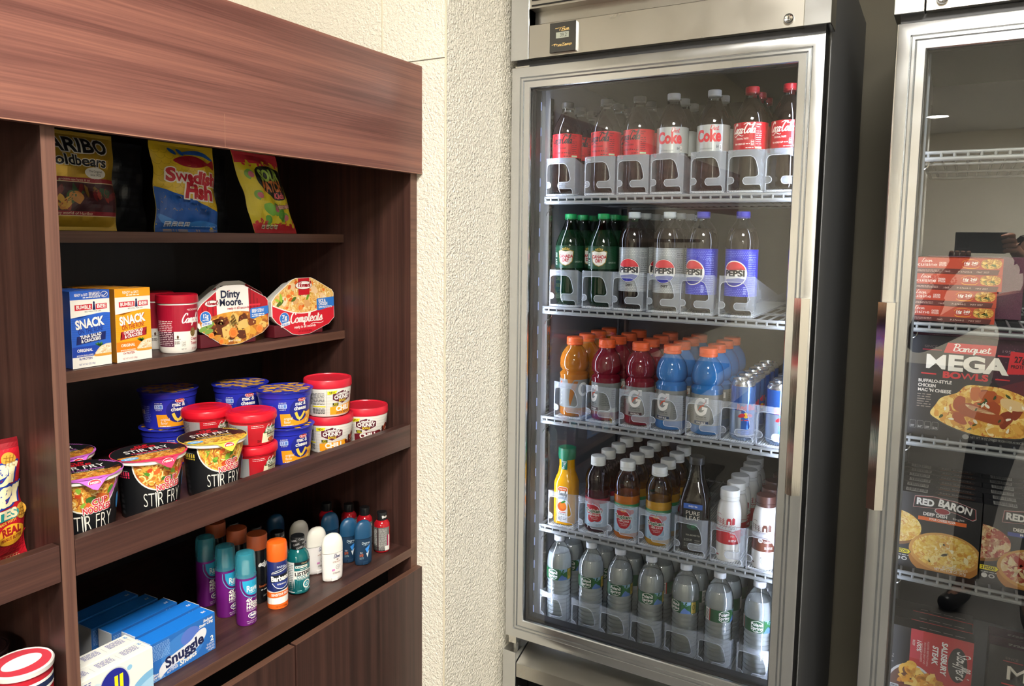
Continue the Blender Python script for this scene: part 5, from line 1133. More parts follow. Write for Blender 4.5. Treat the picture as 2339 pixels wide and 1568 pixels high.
LANES = {'cola': [-.804, -.702, -.620, -.539, -.447, -.366, -.288], 'pepsi': [-.790, -.7025, -.6245, -.539, -.4615, -.374], 'sport': [-.772, -.686, -.5995, -.5225, -.4385, -.3605, -.2825], 'juice': [-.783, -.6995, -.6225, -.5425, -.455, -.371, -.292], 'water': [-.802, -.7125, -.635, -.5555, -.470, -.391, -.302]}
SN = {'cola': 'top', 'pepsi': 'second', 'sport': 'third', 'juice': 'fourth', 'water': 'bottom'}
for k, L in LANES.items():
    for i, x in enumerate(L): glider(x, ZC[k]+(.0008 if k != 'water' else -.003), f'clear plastic dispenser tray {ORD[i]} from the left on the {SN[k]} level of the cooler')
def bottle(name, label, cat, loc, pr, mats, mis, cap=None, capcol=None, rz=0, group=None, seg=44, sq=None, body='bottle', smooth=38):
    t = thing(name, label, cat, loc, rz, group)
    mk(body, lathe(pr, seg, mis=mis, sq=sq), mats, t, smooth=smooth)
    if cap: mk('cap', lathe(cap, 36), capcol if not isinstance(capcol, str) else M(capcol, .4), t, smooth=30)
    return t
def ridged(r, z0, z1): return [(r*.9, z0), (r, z0), (r, z0+.003), (r*.97, z0+.0035), (r*.97, z0+.0045), (r, z0+.005), (r, z1-.0015), (r*.92, z1), (0, z1)]
def zz(k): return ZC[k]+(.0043 if k != 'water' else .0005)
# -- colas, top shelf
CP = [(0, .004), (.012, .003), (.022, 0), (.030, .003), (.0345, .012), (.0352, .034), (.0338, .054), (.0342, .07), (.0354, .083), (.0355, .145), (.0336, .158), (.0285, .172), (.021, .187), (.0152, .198), (.0135, .205), (.0133, .2075), (.0162, .208), (.0162, .2095), (.013, .21)]
CMIS = [0]*13+[1]*5
def cola(label, loc, kind, rz=0):
    capc = {'zero': '#17181a', 'diet': '#c9cdd0', 'red': '#b81a28'}[kind]
    t = bottle('cola_bottle', label, 'cola bottle', loc, CP, [COLA, CLEAR], CMIS, ridged(.0146, .2075, .2225), capc, rz, 'cola bottles on the top shelf of the cooler')
    a = Art(); R = .0356; w = pi*R
    bgc = {'zero': M('#c21f28', .3), 'diet': M('#b9bdbc', .3, .25), 'red': M('#b81624', .3)}[kind]; ink = BK if kind == 'zero' else WH
    a.rect(-w, .0875, w, .1445, bgc, 0)
    if kind == 'diet':
        red = M('#cf2a36', .3)
        a.text('Coke', -.001, .109, .0235, red, 2, bold=.045, fit=.056); a.script('Diet', .011, .132, .0055, .0012, red, 2, fit=.019); a.text('NO SUGAR NO CALORIES', -.006, .0915, .0026, '#55595c', 2, fit=.030)
        a.rrect(.024, .091, .0285, .1015, .001, WH, 1); a.mini(.0245, .092, .028, .1, 3, BK, 2); a.mini(.0165, .093, .0225, .101, 3, '#55595c', 2)
    else:
        a.script('Coca-Cola', -.003, .1215, 0.0100, .0023, ink, 2, fit=.051, sh=.32); a.stroke([(-.026, .1175), (-.02, .115), (-.013, .1195), (-.004, .116), (.0, .117)], .0018, ink, 2, sm=5, taper=True); a.stroke([(.0, .1395), (.008, .1425), (.015, .138), (.021, .1415)], .0022, ink, 2, sm=5, taper=True)
        a.text('ZERO SUGAR' if kind == 'zero' else 'ORIGINAL TASTE', -.003, .1085, .0034, ink, 2, bold=.02, fit=.028); a.text('FIFA WORLD CUP', -.008, .0975, .0034, ink, 2, bold=.03, fit=.026); a.mini(.0065, .0975, .0145, .101, 1, ink, 2)
        a.mini(.006, .0895, .022, .0925, 1, ink, 2, 3); a.rrect(.0165, .0955, .0225, .107, .001, ink, 1); a.rrect(.0169, .0959, .0221, .1066, .001, bgc, 1.5); a.text('240' if kind == 'red' else '0', .0195, .1015, .0032, ink, 2, bold=.02); a.mini(.0172, .0965, .0218, .1005, 2, ink, 2)
        a.rect(.0245, .091, .0249, .1435, ink, 1); a.text('Nutrition', .0262, .138, .0034, ink, 2, 'L', bold=.02, fit=.0115); a.text('Facts', .0262, .133, .0034, ink, 2, 'L', bold=.02, fit=.007); a.mini(.0262, .097, .039, .128, 7, ink, 2, 4, .5)
        a.rect(.0252, .089, .04, .0928, '#b9d8b0', 1); a.rect(-.04, .098, -.0365, .137, '#e8d8a0', 1); a.mini(-.0475, .09, -.0415, .14, 7, '#e8d8a0', 1, 4)
    a.build('label_wrap', cmap(CP, R), t, du=.004); return t
L = LANES['cola']; z = zz('cola')
kinds = ['zero', 'zero', 'zero', 'diet', 'diet', 'red', 'red']
desc = ['red labelled cola bottle with black lettering, leftmost on the top cooler shelf', 'red labelled cola bottle with black lettering, second from the left on the top cooler shelf', 'red labelled cola bottle with black lettering, beside the first silver labelled bottle', 'silver labelled cola bottle, left one of the two in front', 'silver labelled cola bottle, right one of the two in front', 'red labelled cola bottle with white lettering, next to the silver labelled pair', 'red labelled cola bottle with white lettering, rightmost on the top cooler shelf']
protos = {}
for i, (x, k) in enumerate(zip(L, kinds)):
    p = (x, YB, z); rz = (-.05, .12, .28, -.12, .02, .22, .26)[i]
    if k in protos: o = dup(protos[k], p, .0-rz, desc[i])
    else: o = protos[k] = cola(desc[i], p, k, -rz)
for i, n in ((0, 2), (1, 2), (2, 1), (3, 2), (4, 1), (5, 2), (6, 2)):
    for j in range(n): dup(protos[kinds[i]], (L[i], YB+.0738*(j+1), z), .3*(j+1)+i, f'cola bottle {ORD[j+1]} in line in the {ORD[i]} lane of the top cooler shelf')
# -- green and silver and blue label sodas, second shelf
PP = [(0, .004), (.012, .003), (.021, 0), (.029, .003), (.0335, .012), (.0350, .030), (.0345, .040), (.0345, .1445), (.0352, .152), (.0350, .162), (.0325, .176), (.027, .189), (.019, .200), (.0138, .207), (.0133, .2115), (.0162, .212), (.0162, .2135), (.013, .214)]
def pepsi(label, loc, diet, rz):
    t = bottle('soda_bottle', label, 'soda bottle', loc, PP, [COLA, CLEAR], [0]*11+[1]*6, ridged(.0148, .2115, .2265), '#b9c2c6' if diet else '#2c2ca4', rz, 'silver and blue label sodas in the cooler')
    a = Art(); R = .0346; w = pi*R; bg = M('#9ea4a6', .3, .35) if diet else M('#1a22b4', .3); dot = M('#d3d7d8', .35) if diet else M('#7f92ea', .35)
    a.rect(-w, .0415, w, .144, bg, 0)
    for j in range(12):
        for i in range(26):
            u = -.048+.0038*i+.0019*(j % 2); y = .043+.0036*j if j < 6 else .1205+.0036*(j-6)
            d = hypot(u-.002, (y-.092)*.95); 
            if d > .0335: a.ell(u, y, .00095*(1.15-abs(d-.045)*18 if abs(d-.045) < .05 else .3), .00095, dot, .6, 6)
    for j in range(14):
        for i in range(6):
            for s in (-1, 1):
                u = s*(.0295+.0036*i)+.0; y = .065+.0042*j; a.ell(u, y, .0008, .0008, dot, .6, 6)
    cu, cv, r = -.001, .091, .0262
    a.ell(cu, cv, r+.0022, r+.0022, WH if not diet else BK, 1, 44); a.ell(cu, cv, r+.0012, r+.0012, WH, 1.3, 44)
    disc = [(cu+r*cos(2*pi*k/56), cv+r*sin(2*pi*k/56)) for k in range(56)]
    wav = smoothpts([(-r*1.01, .012), (-r*.5, .0085), (0, .0105), (r*.45, .0145), (r*1.01, .0085)], 6)
    top = [p for p in disc if p[1]-cv > .0085]; top = [(cu+r*cos(t_), cv+r*sin(t_)) for t_ in [.33+(pi-.79)*k/30 for k in range(31)]]
    a.poly(top+[(cu+x*.97, cv+y-.001) for x, y in wav[3:-3]], '#d8303a', 2)
    bot = [(cu+r*cos(t_), cv+r*sin(t_)) for t_ in [pi+.55+(pi-1.0)*k/30 for k in range(31)]]
    a.poly(bot+[(cu+x*.93, cv-.013+y*.55-.004) for x, y in wav[::-1][4:-4]], '#2a34a8', 2)
    a.text('PEPSI', cu, cv-.0055, .0125, BK, 3, bold=.05, fit=.0475)
    if diet: a.text('DIET', cu+.003, .0545, .0048, BK, 2, bold=.04, fit=.016)
    else: a.mini(.02, .046, .027, .064, 4, '#a9b4f0', 2)
    a.mini(.03, .048, .05, .135, 18, '#5a6068' if diet else '#8f9cf0', 1, 3, .5)
    a.build('label_wrap', cmap(PP, R), t, du=.004); return t
GP = [(0, .004), (.012, .003), (.021, 0), (.029, .003), (.0345, .014), (.0355, .035), (.0345, .055), (.035, .08), (.0358, .09), (.0358, .146), (.0345, .154), (.030, .168), (.0225, .184), (.0165, .197), (.0138, .205), (.0133, .2085), (.0162, .209), (.0162, .2105), (.013, .211)]
def ginger(label, loc, rz):
    t = bottle('green_soda_bottle', label, 'soda bottle', loc, GP, [GINGER, CLEAR_G], [0]*12+[1]*6, ridged(.0146, .2085, .2230), '#0e8a4a', rz, 'green soda bottles in the cooler')
    a = Art(); R = .0358; w = pi*R; a.rect(-w, .091, w, .1455, M('#143c26', .32), 0)
    for k in range(12): a.stroke([(-.04, .092+.004*k), (-.01, .096+.004*k), (.02, .092+.004*k), (.045, .098+.004*k)], .0004, '#2c6c46', .5, sm=3)
    sh = [(-.018, .131), (-.012, .1335), (0, .131), (.012, .1335), (.018, .131), (.0165, .119), (.015, .108), (.008, .1015), (0, .0985), (-.008, .1015), (-.015, .108), (-.0165, .119)]
    a.poly([(x*1.1, .116+(y-.116)*1.09) for x, y in sh], '#c9a23a', 1); a.poly([(x*1.04, .116+(y-.116)*1.03) for x, y in sh], '#2a3a20', 1.5); a.poly(sh, '#efece2', 2)
    for k in range(5): a.ell(-.008+.004*k, .1375+.0012*(2-abs(k-2)), .0014, .0022, '#c9a23a', 1, 8); a.rect(-.009, .1355, .009, .137, '#c9a23a', 1)
    a.text('CANADA', 0, .1165, .0072, '#b3202c', 3, bold=.045, fit=.035); a.text('DRY', 0, .107, .0072, '#b3202c', 3, bold=.045, fit=.017); a.mini(-.006, .1265, .006, .128, 1, '#8a8a7a', 3)
    a.rrect(-.0325, .117, -.0265, .128, .001, '#b9cbb8', 1); a.text('70', -.0295, .122, .003, '#1e5a38', 2); a.mini(-.034, .0975, -.026, .113, 3, '#d6e0d2', 1); a.mini(-.0405, .1, -.0375, .141, 8, '#d6e0d2', 1, 4); a.text('GINGER ALE', .034, .105, .0035, '#c9d2c4', 1, fit=.022)
    a.build('label_wrap', cmap(GP, R), t, du=.004); return t
L = LANES['pepsi']; z = zz('pepsi')
ga = ginger('green soda bottle with green cap, leftmost on its shelf', (L[0], YB, z), .12); dup(ga, (L[1], YB, z), .12, 'green soda bottle with green cap, beside the first silver label bottle')
dp_ = pepsi('silver label soda bottle beside the green bottles', (L[2], YB, z), 1, .02); dup(dp_, (L[3], YB, z), .0, 'silver label soda bottle next to the blue label bottles')
bp_ = pepsi('blue label soda bottle next to the silver label bottles', (L[4], YB, z), 0, -.34); dup(bp_, (L[5], YB, z), -.2, 'blue label soda bottle standing alone at the right of its shelf')
for i, o, n in ((0, ga, 3), (1, ga, 3), (2, dp_, 3), (3, dp_, 3)):
    for j in range(n): dup(o, (L[i], YB+.0735*(j+1), z), .9*(j+1)+i if o is ga else (1.5 if i == 2 else -.1), f'{"green" if o is ga else "silver label"} soda bottle {ORD[j+1]} in line in the {ORD[i]} lane of the second cooler shelf')
# -- sports drinks, third shelf
SP = [(0, .003), (.020, .002), (.028, 0), (.0345, .004), (.0358, .012), (.0352, .020), (.0355, .024), (.0355, .094), (.0352, .0975), (.0360, .101), (.0362, .106), (.0325, .1100), (.0298, .1135), (.0325, .1170), (.0358, .122), (.0362, .132), (.0350, .144), (.0315, .156), (.0255, .166), (.0195, .173), (.0172, .177), (.0172, .179)]
SCAP = [(.019, .1772), (.0202, .1776), (.0205, .179), (.0205, .1835), (.0198, .1842), (.0198, .1848), (.0205, .1855), (.0205, .1945), (.019, .1968), (0, .1972)]
ORC = M('#e8602a', .42)
def sport(label, loc, colr, flav, rz, kind=0):
    t = bottle('sports_drink_bottle', label, 'sports drink', loc, SP, [liquid('sport_'+colr.strip('#'), colr, .06)], None, SCAP, ORC, rz, 'orange capped sports drinks in the cooler')
    a = Art(); R = .0356; w = pi*R; gr = M('#7d807c', .35)
    a.rect(-w, .0235, w, .094, gr, 0)
    if kind == 2:
        a.rect(-w, .0235, w, .094, '#8a8c8a', .2); a.poly([(.002, .026), (.005, .045), (.015, .072), (.022, .09), (.012, .09), (.002, .068), (-.001, .045)], colr, 1); a.poly([(-.006, .094), (-.003, .083), (.006, .084), (.012, .094)], colr, 1)
        a.mini(-.031, .028, -.022, .068, 12, '#d5d6d2', 1, 3, .6); a.ell(-.026, .085, .0035, .0035, '#e0602a', 1, 10)
        for s in (0,): a.ring(.036, .07, .011, .014, .0065, WH, 1, 20, .6, 5.6)
    else:
        cu = -.001; cv = .066
        a.poly([(-.018, .03), (.018, .03), (.0205, .055), (.016, .088), (-.016, .088), (-.0205, .055)], '#8d908c', .6)
        pts = [(cu+.0125*cos(t_), cv+.0165*sin(t_)) for t_ in [.95+(2*pi-1.75)*k/22 for k in range(23)]]
        a.stroke([(cu+.0135, cv+.0175)]+pts+[(cu+.012, cv-.003), (cu+.003, cv-.003)], .0078, WH, 2, sm=1); a.rect(cu+.008, cv+.008, cu+.0165, cv+.0215, WH, 2)
        a.poly([(cu-.008, cv-.011), (cu-.001, cv+.003), (cu+.002, cv+.003), (cu+.012, cv+.015), (cu+.006, cv+.0015), (cu+.003, cv+.0015)], '#d8502c', 3)
        a.mini(-.012, .041, .012, .045, 1, '#5b5e5c', 2); a.text('THIRST QUENCHER', 0, .037, .0032, '#4e5150', 2, fit=.026)
        a.rect(-.0165, .0265, .0165, .0335, '#3a1a1e' if 'PUNCH' in flav else '#22395a', 1.5); a.text(flav, 0, .028, .0036, WH, 2, bold=.02, fit=.021)
        a.mini(.026, .03, .045, .088, 13, '#5a5d5c', 1, 4, .5); a.mini(-.048, .03, -.028, .088, 13, '#5a5d5c', 1, 5, .5)
        for k in range(9): a.rect(.049, .035+.005*k, .06, .038+.005*k, '#3f4241', 1)
    a.build('label_wrap', cmap(SP, R), t, du=.004); return t
L = LANES['sport']; z = zz('sport')
o1 = sport('amber sports drink bottle with orange cap, leftmost on the third shelf', (L[0], YB, z), '#a8641a', 'ORANGE', .1, 2)
f1 = sport('dark red sports drink bottle with its side label turned to the front', (L[1], YB, z), '#6e1624', 'FRUIT PUNCH', -.62, 0); f2 = dup(f1, (L[2], YB, z), .04, 'dark red sports drink bottle with its emblem facing the front, beside the blue ones')
b1 = sport('blue sports drink bottle, left of the two blue ones in front', (L[3], YB, z), '#2a6aa8', 'FROST BLUE', -.25, 0); b2 = sport('blue sports drink bottle next to the slim blue cans', (L[4], YB, z), '#2468a4', 'COOL BLUE', -.08, 0)
for i, o, n, cl in ((0, o1, 3, 'amber'), (1, f1, 3, 'dark red'), (2, f1, 3, 'dark red'), (3, b1, 3, 'blue'), (4, b2, 3, 'blue')):
    for j in range(n): dup(o, (L[i], YB+.0745*(j+1), z), .8*j+.5, f'{cl} sports drink bottle {ORD[j+1]} in line in the {ORD[i]} lane of the third shelf')
EP = [(0, .004), (.018, .003), (.0205, 0), (.022, .0005), (.0262, .009), (.0265, .012), (.0265, .121), (.0258, .125), (.0228, .131), (.0232, .133), (.0228, .1342), (.0215, .1335), (.0205, .130), (0, .130)]
def slim(label, loc, rz):
    t = thing('slim_can', label, 'energy drink can', loc, rz, 'slim blue cans on the third shelf')
    mk('can', lathe(EP, 44, mis=[0]*6+[1]*7), [M('#9fb2cc', .2, .85), M('#c9cccf', .2, .95)], t, smooth=30)
    b = bmesh.new(); prism(b, [(.008*cos(k*pi/8)*.8, .003+.009*sin(k*pi/8)) for k in range(16)], 'z', .1302, .131); mk('ring_pull', b, M('#b9bcc0', .25, .9), t)
    a = Art(); R = .0265; w = pi*R; bl = M('#2f66bc', .2, .6); lb = M('#b4c6de', .2, .7)
    a.poly([(-w, .068), (0, .068), (0, .121), (-w, .121)], bl, 0); a.poly([(0, .012), (w, .012), (w, .068), (0, .068)], bl, 0); a.poly([(0, .068), (w, .068), (w, .121), (0, .121)], M('#6f98d0', .2, .7), 0); a.poly([(-w, .012), (0, .012), (0, .068), (-w, .068)], lb, 0)
    red = M('#c8202e', .3); a.text('Red Bull', .012, .070, .0115, red, 2, bold=.05, fit=.044)
    a.ell(.010, .0575, .0062, .0062, '#e9b81e', 1.5, 18)
    for s in (-1, 1): a.poly(smoothpts([(.010+s*.0015, .0575), (.010+s*.004, .0615), (.010+s*.009, .0618), (.010+s*.0145, .0585), (.010+s*.017, .0535), (.010+s*.0145, .0552), (.010+s*.0125, .052), (.010+s*.0105, .0545), (.010+s*.006, .0535), (.010+s*.0035, .0555)], 3, True), red, 2)
    a.mini(.0, .045, .02, .049, 1, '#c8202e', 2); a.rect(-w, .012, w, .0135, '#c0c6cf', 1); a.mini(-.006, .017, .02, .024, 2, '#3a62a8', 1)
    a.build('can_print', cmap(EP, R), t, du=.003); return t
c1 = slim('slim blue and silver can in front, left one of the pair', (L[5]+.004, YB-.006, z), .12); dup(c1, (L[6]+.003, YB-.006, z), .2, 'slim blue and silver can at the right end, partly behind the door frame')
for i, n in ((5, 5), (6, 4)):
    for j in range(n): dup(c1, (L[i]+.003, YB-.006+.056*(j+1), z), .7*j, f'slim blue can {ORD[j+1]} in line in the {"left" if i == 5 else "right"} can lane')
# -- juices, tea and milk, fourth shelf
L = LANES['juice']; z = zz('juice')
OP = [(0, .002), (.026, .001), (.0285, .003), (.029, .01), (.0292, .095), (.029, .108), (.026, .120), (.0215, .133), (.0195, .150), (.0198, .168)]
def orange_juice(label, loc, rz):
    t = bottle('orange_juice_bottle', label, 'orange juice', loc, OP, [liquid('orange_juice', '#d99a12', .12)], None, [(.0205, .1665), (.0218, .167), (.0224, .1715), (.0226, .192), (.0215, .1952), (0, .1958)], '#0f6a48', rz, seg=48, sq=[3.2, 3.2, 3.4, 3.6, 3.6, 3.2, 2.6, 2.1, 2, 2], smooth=30)
    a = Art(); gn = M('#0d6146', .35); a.rrect(-.0075, .142, .0075, .168, .0025, gn, 0); a.text('RICH IN', 0, .1615, .003, WH, 1, fit=.0105); a.text('VITAMIN', 0, .1575, .003, WH, 1, fit=.0115); a.text('C', 0, .153, .0035, WH, 1, bold=.03); a.text('NO', 0, .1485, .0028, WH, 1); a.text('SUGAR', 0, .1445, .003, WH, 1, fit=.0095)
    a.build('neck_label', cmap([(.0213, .13), (.0196, .152), (.0226, .17)], .0205), t, du=.003, off=.0009)
    a = Art(); w_ = .0135; a.poly([(-w_, .01), (w_, .01), (w_, .097), (.008, .1005), (-.008, .1005), (-w_, .097)], '#f0f0ea', 0); a.poly([(-.0122, .0895), (.0122, .0895), (.0122, .0965), (.0075, .0992), (-.0075, .0992), (-.0122, .0965)], '#e06a1e', 1); a.text('PULP FREE', 0, .092, .0032, WH, 2, bold=.02, fit=.017)
    a.script('Simply', .0, .0775, .0058, .0014, '#23302a', 1, fit=.0225, sh=.1); a.script('orange', .0, .068, .0055, .0012, '#7fa0b8', 1, fit=.0215, sh=.1)
    a.ell(-.001, .049, .0118, .0122, '#e0641a', 1, 24); a.ell(.0015, .0515, .0085, .009, '#f0841e', 1.5, 20); a.ell(.002, .061, .0072, .0026, '#3f8a34', 2, 14, rot=.5); a.rect(-.009, .033, .009, .035, '#c03a2a', 1); a.mini(-.0115, .027, .0115, .032, 2, '#8a8a82', 1); a.mini(-.0115, .012, .0, .024, 4, '#3a3a3a', 1, 5); a.mini(.002, .014, .0115, .022, 2, '#6a6a6a', 1)
    a.build('label', pmap((0, -.0291, 0), (1, 0, 0), (0, 0, 1)), t, off=.0006); return t
orange_juice('square orange juice bottle with green cap at the left end of the fourth shelf', (L[0]-.002, YB-.004, z), .1)
TP = [(0, .003), (.02, .002), (.027, 0), (.0305, .004), (.0312, .010), (.0303, .014), (.0306, .016), (.0306, .085), (.0303, .087), (.0312, .091), (.0312, .095), (.0302, .0985), (.0310, .102), (.0310, .106), (.0298, .110), (.0306, .115), (.0316, .125), (.0305, .138), (.0265, .150), (.021, .159), (.0175, .163), (.017, .167)]
TCAP = [(.0175, .1645), (.0186, .1648), (.0186, .1705), (.018, .1712), (.018, .1718), (.0186, .1725), (.0186, .184), (.0178, .1865), (.0165, .187), (0, .1868)]
def juice(label, loc, liq, neck, kind, rz):
    t = bottle('juice_bottle', label, 'juice bottle', loc, TP, [liquid('juice_'+liq.strip('#'), liq, .06, alpha=.96), thin_glass('neck_'+neck.strip('#'), lin(neck)[:3], base=.03, fres=.9)], [0]*13+[1]*8, TCAP, '#e2e4de', rz, 'white capped juice bottles in the cooler')
    a = Art(); R = .0307; w = pi*R; a.rect(-w, .0145, w, .086, M('#a9c6d8', .35), 0); 
    fr = M('#b51c2a', .35)
    if kind == 'grape':
        a.rect(-w, .074, w, .086, '#a01c34', 1)
        for x, y, r in ((-.011, .066, .0095), (.006, .067, .0095), (-.002, .055, .010), (.013, .055, .0095), (-.014, .054, .008), (-.006, .036, .0105), (.009, .038, .0105)): a.ell(x, y, r, r, fr, 1.5, 20); a.ell(x-.003, y+.004, .0016, .0016, '#e8a0a0', 2, 8)
    else:
        a.rect(-w, .078, w, .0862, '#2a8a50', 1); a.mini(-.02, .0795, .02, .0815, 1, '#cfe8d8', 2)
        a.ell(0, .049, .0185, .024, fr, 1.5, 30); a.ell(-.007, .066, .0115, .0095, fr, 1.4, 20); a.ell(.008, .066, .0115, .0095, fr, 1.4, 20); a.ell(0, .070, .008, .0035, '#e0954a', 2, 16); a.stroke([(-.001, .068), (.002, .078)], .0012, '#5a3a1c', 3, sm=1); a.ell(.02, .068, .0065, .006, '#c84a4a', 1.2, 14)
    for b_, m_, l_ in ((.12, WH, 3), (.035, M('#1e5a34'), 4)): a.text('Tropicana', -.001, .0505, .0085, m_, l_, bold=b_, fit=.043)
    a.text('100% JUICE' if kind != 'grape' else 'GRAPE BEVERAGE', .001, .0425, .0042, WH, 4, bold=.02, fit=.026); a.text('Premium Source', .001, .037, .0028, WH, 4, fit=.02); a.text('of Vitamin C', .002, .033, .0028, WH, 4, fit=.015)
    a.mini(.026, .02, .045, .072, 14, '#7fa4c0', 1, 4, .5); a.mini(-.016, .0165, -.008, .021, 1, '#4f86a8', 1); a.mini(.006, .0165, .018, .022, 2, '#4f86a8', 1)
    a.build('label_wrap', cmap(TP, R), t, du=.004); return t
j1 = juice('dark purple juice bottle with white cap, in front right of the orange juice', (L[1], YB-.004, z), '#38101c', '#b09098', 'grape', .1); j2 = juice('amber apple juice bottle in front, between the purple one and the golden one', (L[2], YB-.004, z), '#b4641c', '#d8c0ae', 'apple', .1); j3 = juice('golden apple juice bottle in front, next to the dark tea bottle', (L[3], YB-.004, z), '#b98a24', '#d8ccb0', 'apple', .14)
for i, o, n, cl in ((1, j1, 5, 'dark purple'), (2, j3, 4, 'golden'), (3, j3, 3, 'golden')):
    for j in range(n): dup(o, (L[i]+.002*(j % 2), YB-.004+.0645*(j+1), z), .7*j+1.9, f'{cl} juice bottle {ORD[j+1]} in line in the {ORD[i]} lane of the fourth shelf')
TE = [(0, .003), (.028, .002), (.0315, .004), (.0325, .012), (.0325, .118), (.0318, .126), (.028, .145), (.0215, .165), (.0175, .182), (.0165, .196), (.0160, .204), (.0172, .2045), (.0172, .2065), (.0155, .207)]
def tea(label, loc, rz):
    t = bottle('tea_bottle', label, 'iced tea', loc, TE, [liquid('tea', '#1c100a', .06), thin_glass('tea_neck', (.42, .38, .34), base=.04, fres=.9)], [0]*7+[1]*6, [(.0158, .2055), (.0176, .206), (.0178, .2095), (.0178, .2205), (.017, .2225), (0, .2228)], '#191b1c', rz, seg=48, sq=[4, 4, 4.5, 5, 5, 4.5, 3.6, 3, 2.5, 2.1, 2, 2, 2, 2], smooth=30)
    a = Art(); w_ = .0215; a.rect(-w_, .012, w_, .119, M('#15191a', .4), 0); a.rect(-w_, .107, w_, .119, '#3560b0', 1); a.text('SWEET TEA', 0, .111, .0038, WH, 2, bold=.02, fit=.02)
    a.text('PURE', 0, .0925, .0092, '#e6dfcc', 1, fit=.033); a.text('LEAF', 0, .0805, .0092, '#e6dfcc', 1, fit=.032); a.ell(0, .066, .013, .009, '#1c4a38', 1, 20); a.ell(.004, .068, .008, .0045, '#2a6a48', 1.5, 14, rot=.5)
    a.text('REAL BREWED TEA', .002, .043, .0036, '#b9b8ac', 1, fit=.032); a.mini(-.018, .03, .0, .036, 2, '#8a8a82', 1); a.mini(-.018, .016, .0, .026, 3, '#6a6a66', 1, 4); a.mini(.006, .016, .018, .036, 4, '#6a6a66', 1, 6)
    a.build('label', pmap((0, -.0325, 0), (1, 0, 0), (0, 0, 1)), t, off=.0005); return t
tea('dark square iced tea bottle with a tall neck, between the juices and the milk', (L[4], YB-.001, z), .1)
MP = [(0, .003), (.018, .002), (.024, 0), (.0262, .004), (.0268, .012), (.0264, .04), (.0268, .085), (.0272, .1), (.0262, .116), (.0228, .131), (.0195, .138), (.0185, .139)]
def milk(label, loc, choc, rz):
    t = bottle('milk_bottle', label, 'milk bottle', loc, MP, [M('#e6e4dc', .3, coat=.3)], None, [(.0188, .139), (.0212, .1395), (.0214, .1465), (.0206, .1475), (.0214, .1485), (.0214, .1605), (.0203, .1628), (0, .163)], '#e6e6e0' if not choc else '#4a2a22', rz, 'small milk bottles in the cooler')
    if choc: pass
    mk('cap_ring', lathe([(.0188, .1385), (.0196, .1386), (.0196, .1395), (.0188, .1396)], 36), M('#2a2a2a' if not choc else '#e6e4dc', .4), t, smooth=30)
    a = Art(); R = .0266; w = pi*R; ink = M('#b5242f' if not choc else '#5a3022', .35); band = M('#c62a34' if not choc else '#6a3a2a', .35)
    a.poly([(-w, .042), (-.01, .046), (w, .041), (w, .074), (-w, .074)], band, 0)
    a.stroke([(-.04, .078), (-.01, .083), (.04, .079)], .0012, ink, 1, sm=4)
    for k in range(6): a.stroke([(-.02+.008*k, .076), (-.008+.004*k, .088)], .0008, ink, 1, sm=1)
    for y in (.089, .093, .097): a.stroke([(-.03, y+.004), (-.006, y-.001)], .0009, ink, 1, sm=1)
    for x in (-.026, -.018, -.01): a.rect(x, .087, x+.0014, .1005, ink, 1)
    a.poly([(-.002, .087), (.009, .087), (.009, .097), (.0065, .102), (.0005, .102), (-.002, .097)], ink, 1); a.rect(.0015, .087, .0055, .095, '#e6e4dc', 2); a.poly([(.01, .088), (.0165, .088), (.0165, .101), (.013, .104), (.01, .101)], ink, 1); a.stroke([(-.026, .107), (-.02, .1095), (-.014, .1075)], .0008, ink, 1, sm=3)
    a.ell(.012, .079, .0085, .0072, '#e6e4dc', 2, 18); a.ring(.012, .079, .0082, .007, .0007, ink if choc else '#777777', 3); a.mini(.006, .0755, .018, .0835, 3, BK if choc else '#55555a', 3)
    if choc: a.ell(-.005, .066, .0052, .0052, WH, 1, 16); a.text('1%', -.005, .064, .0042, ink, 2, bold=.02, fit=.007); a.text('Chocolate', .011, .062, .0045, WH, 2, fit=.018)
    else: a.text('Whole', .012, .0655, .0048, WH, 2, fit=.013); a.text('Milk', .012, .0585, .0048, WH, 2, fit=.009)
    a.mini(.004, .0475, .022, .0535, 2, WH, 2); a.text('NET CONTENTS 8 FL OZ', .008, .026, .0026, '#55555a', 1, fit=.024); a.rect(-.026, .012, -.018, .015, ink, 1)
    a.build('label_wrap', cmap(MP, R), t, du=.004, dv=[.04, .085, .1]); return t
k1 = milk('white milk bottle with red band and white cap in front', (L[5]-.004, YB-.010, z), 0, .1); k2 = milk('chocolate milk bottle with dark brown cap in front, right end of the fourth shelf', (L[6]-.004, YB-.010, z), 1, .05)
for i, o, n in ((5, k1, 5), (6, k2, 3)):
    for j in range(n): dup(o, (L[i]-.003+.004*((j*2+1) % 3-1), YB-.010+.0565*(j+1), z), .5*j, f'{"red banded" if i == 5 else "chocolate"} milk bottle {ORD[j+1]} in line in its lane')
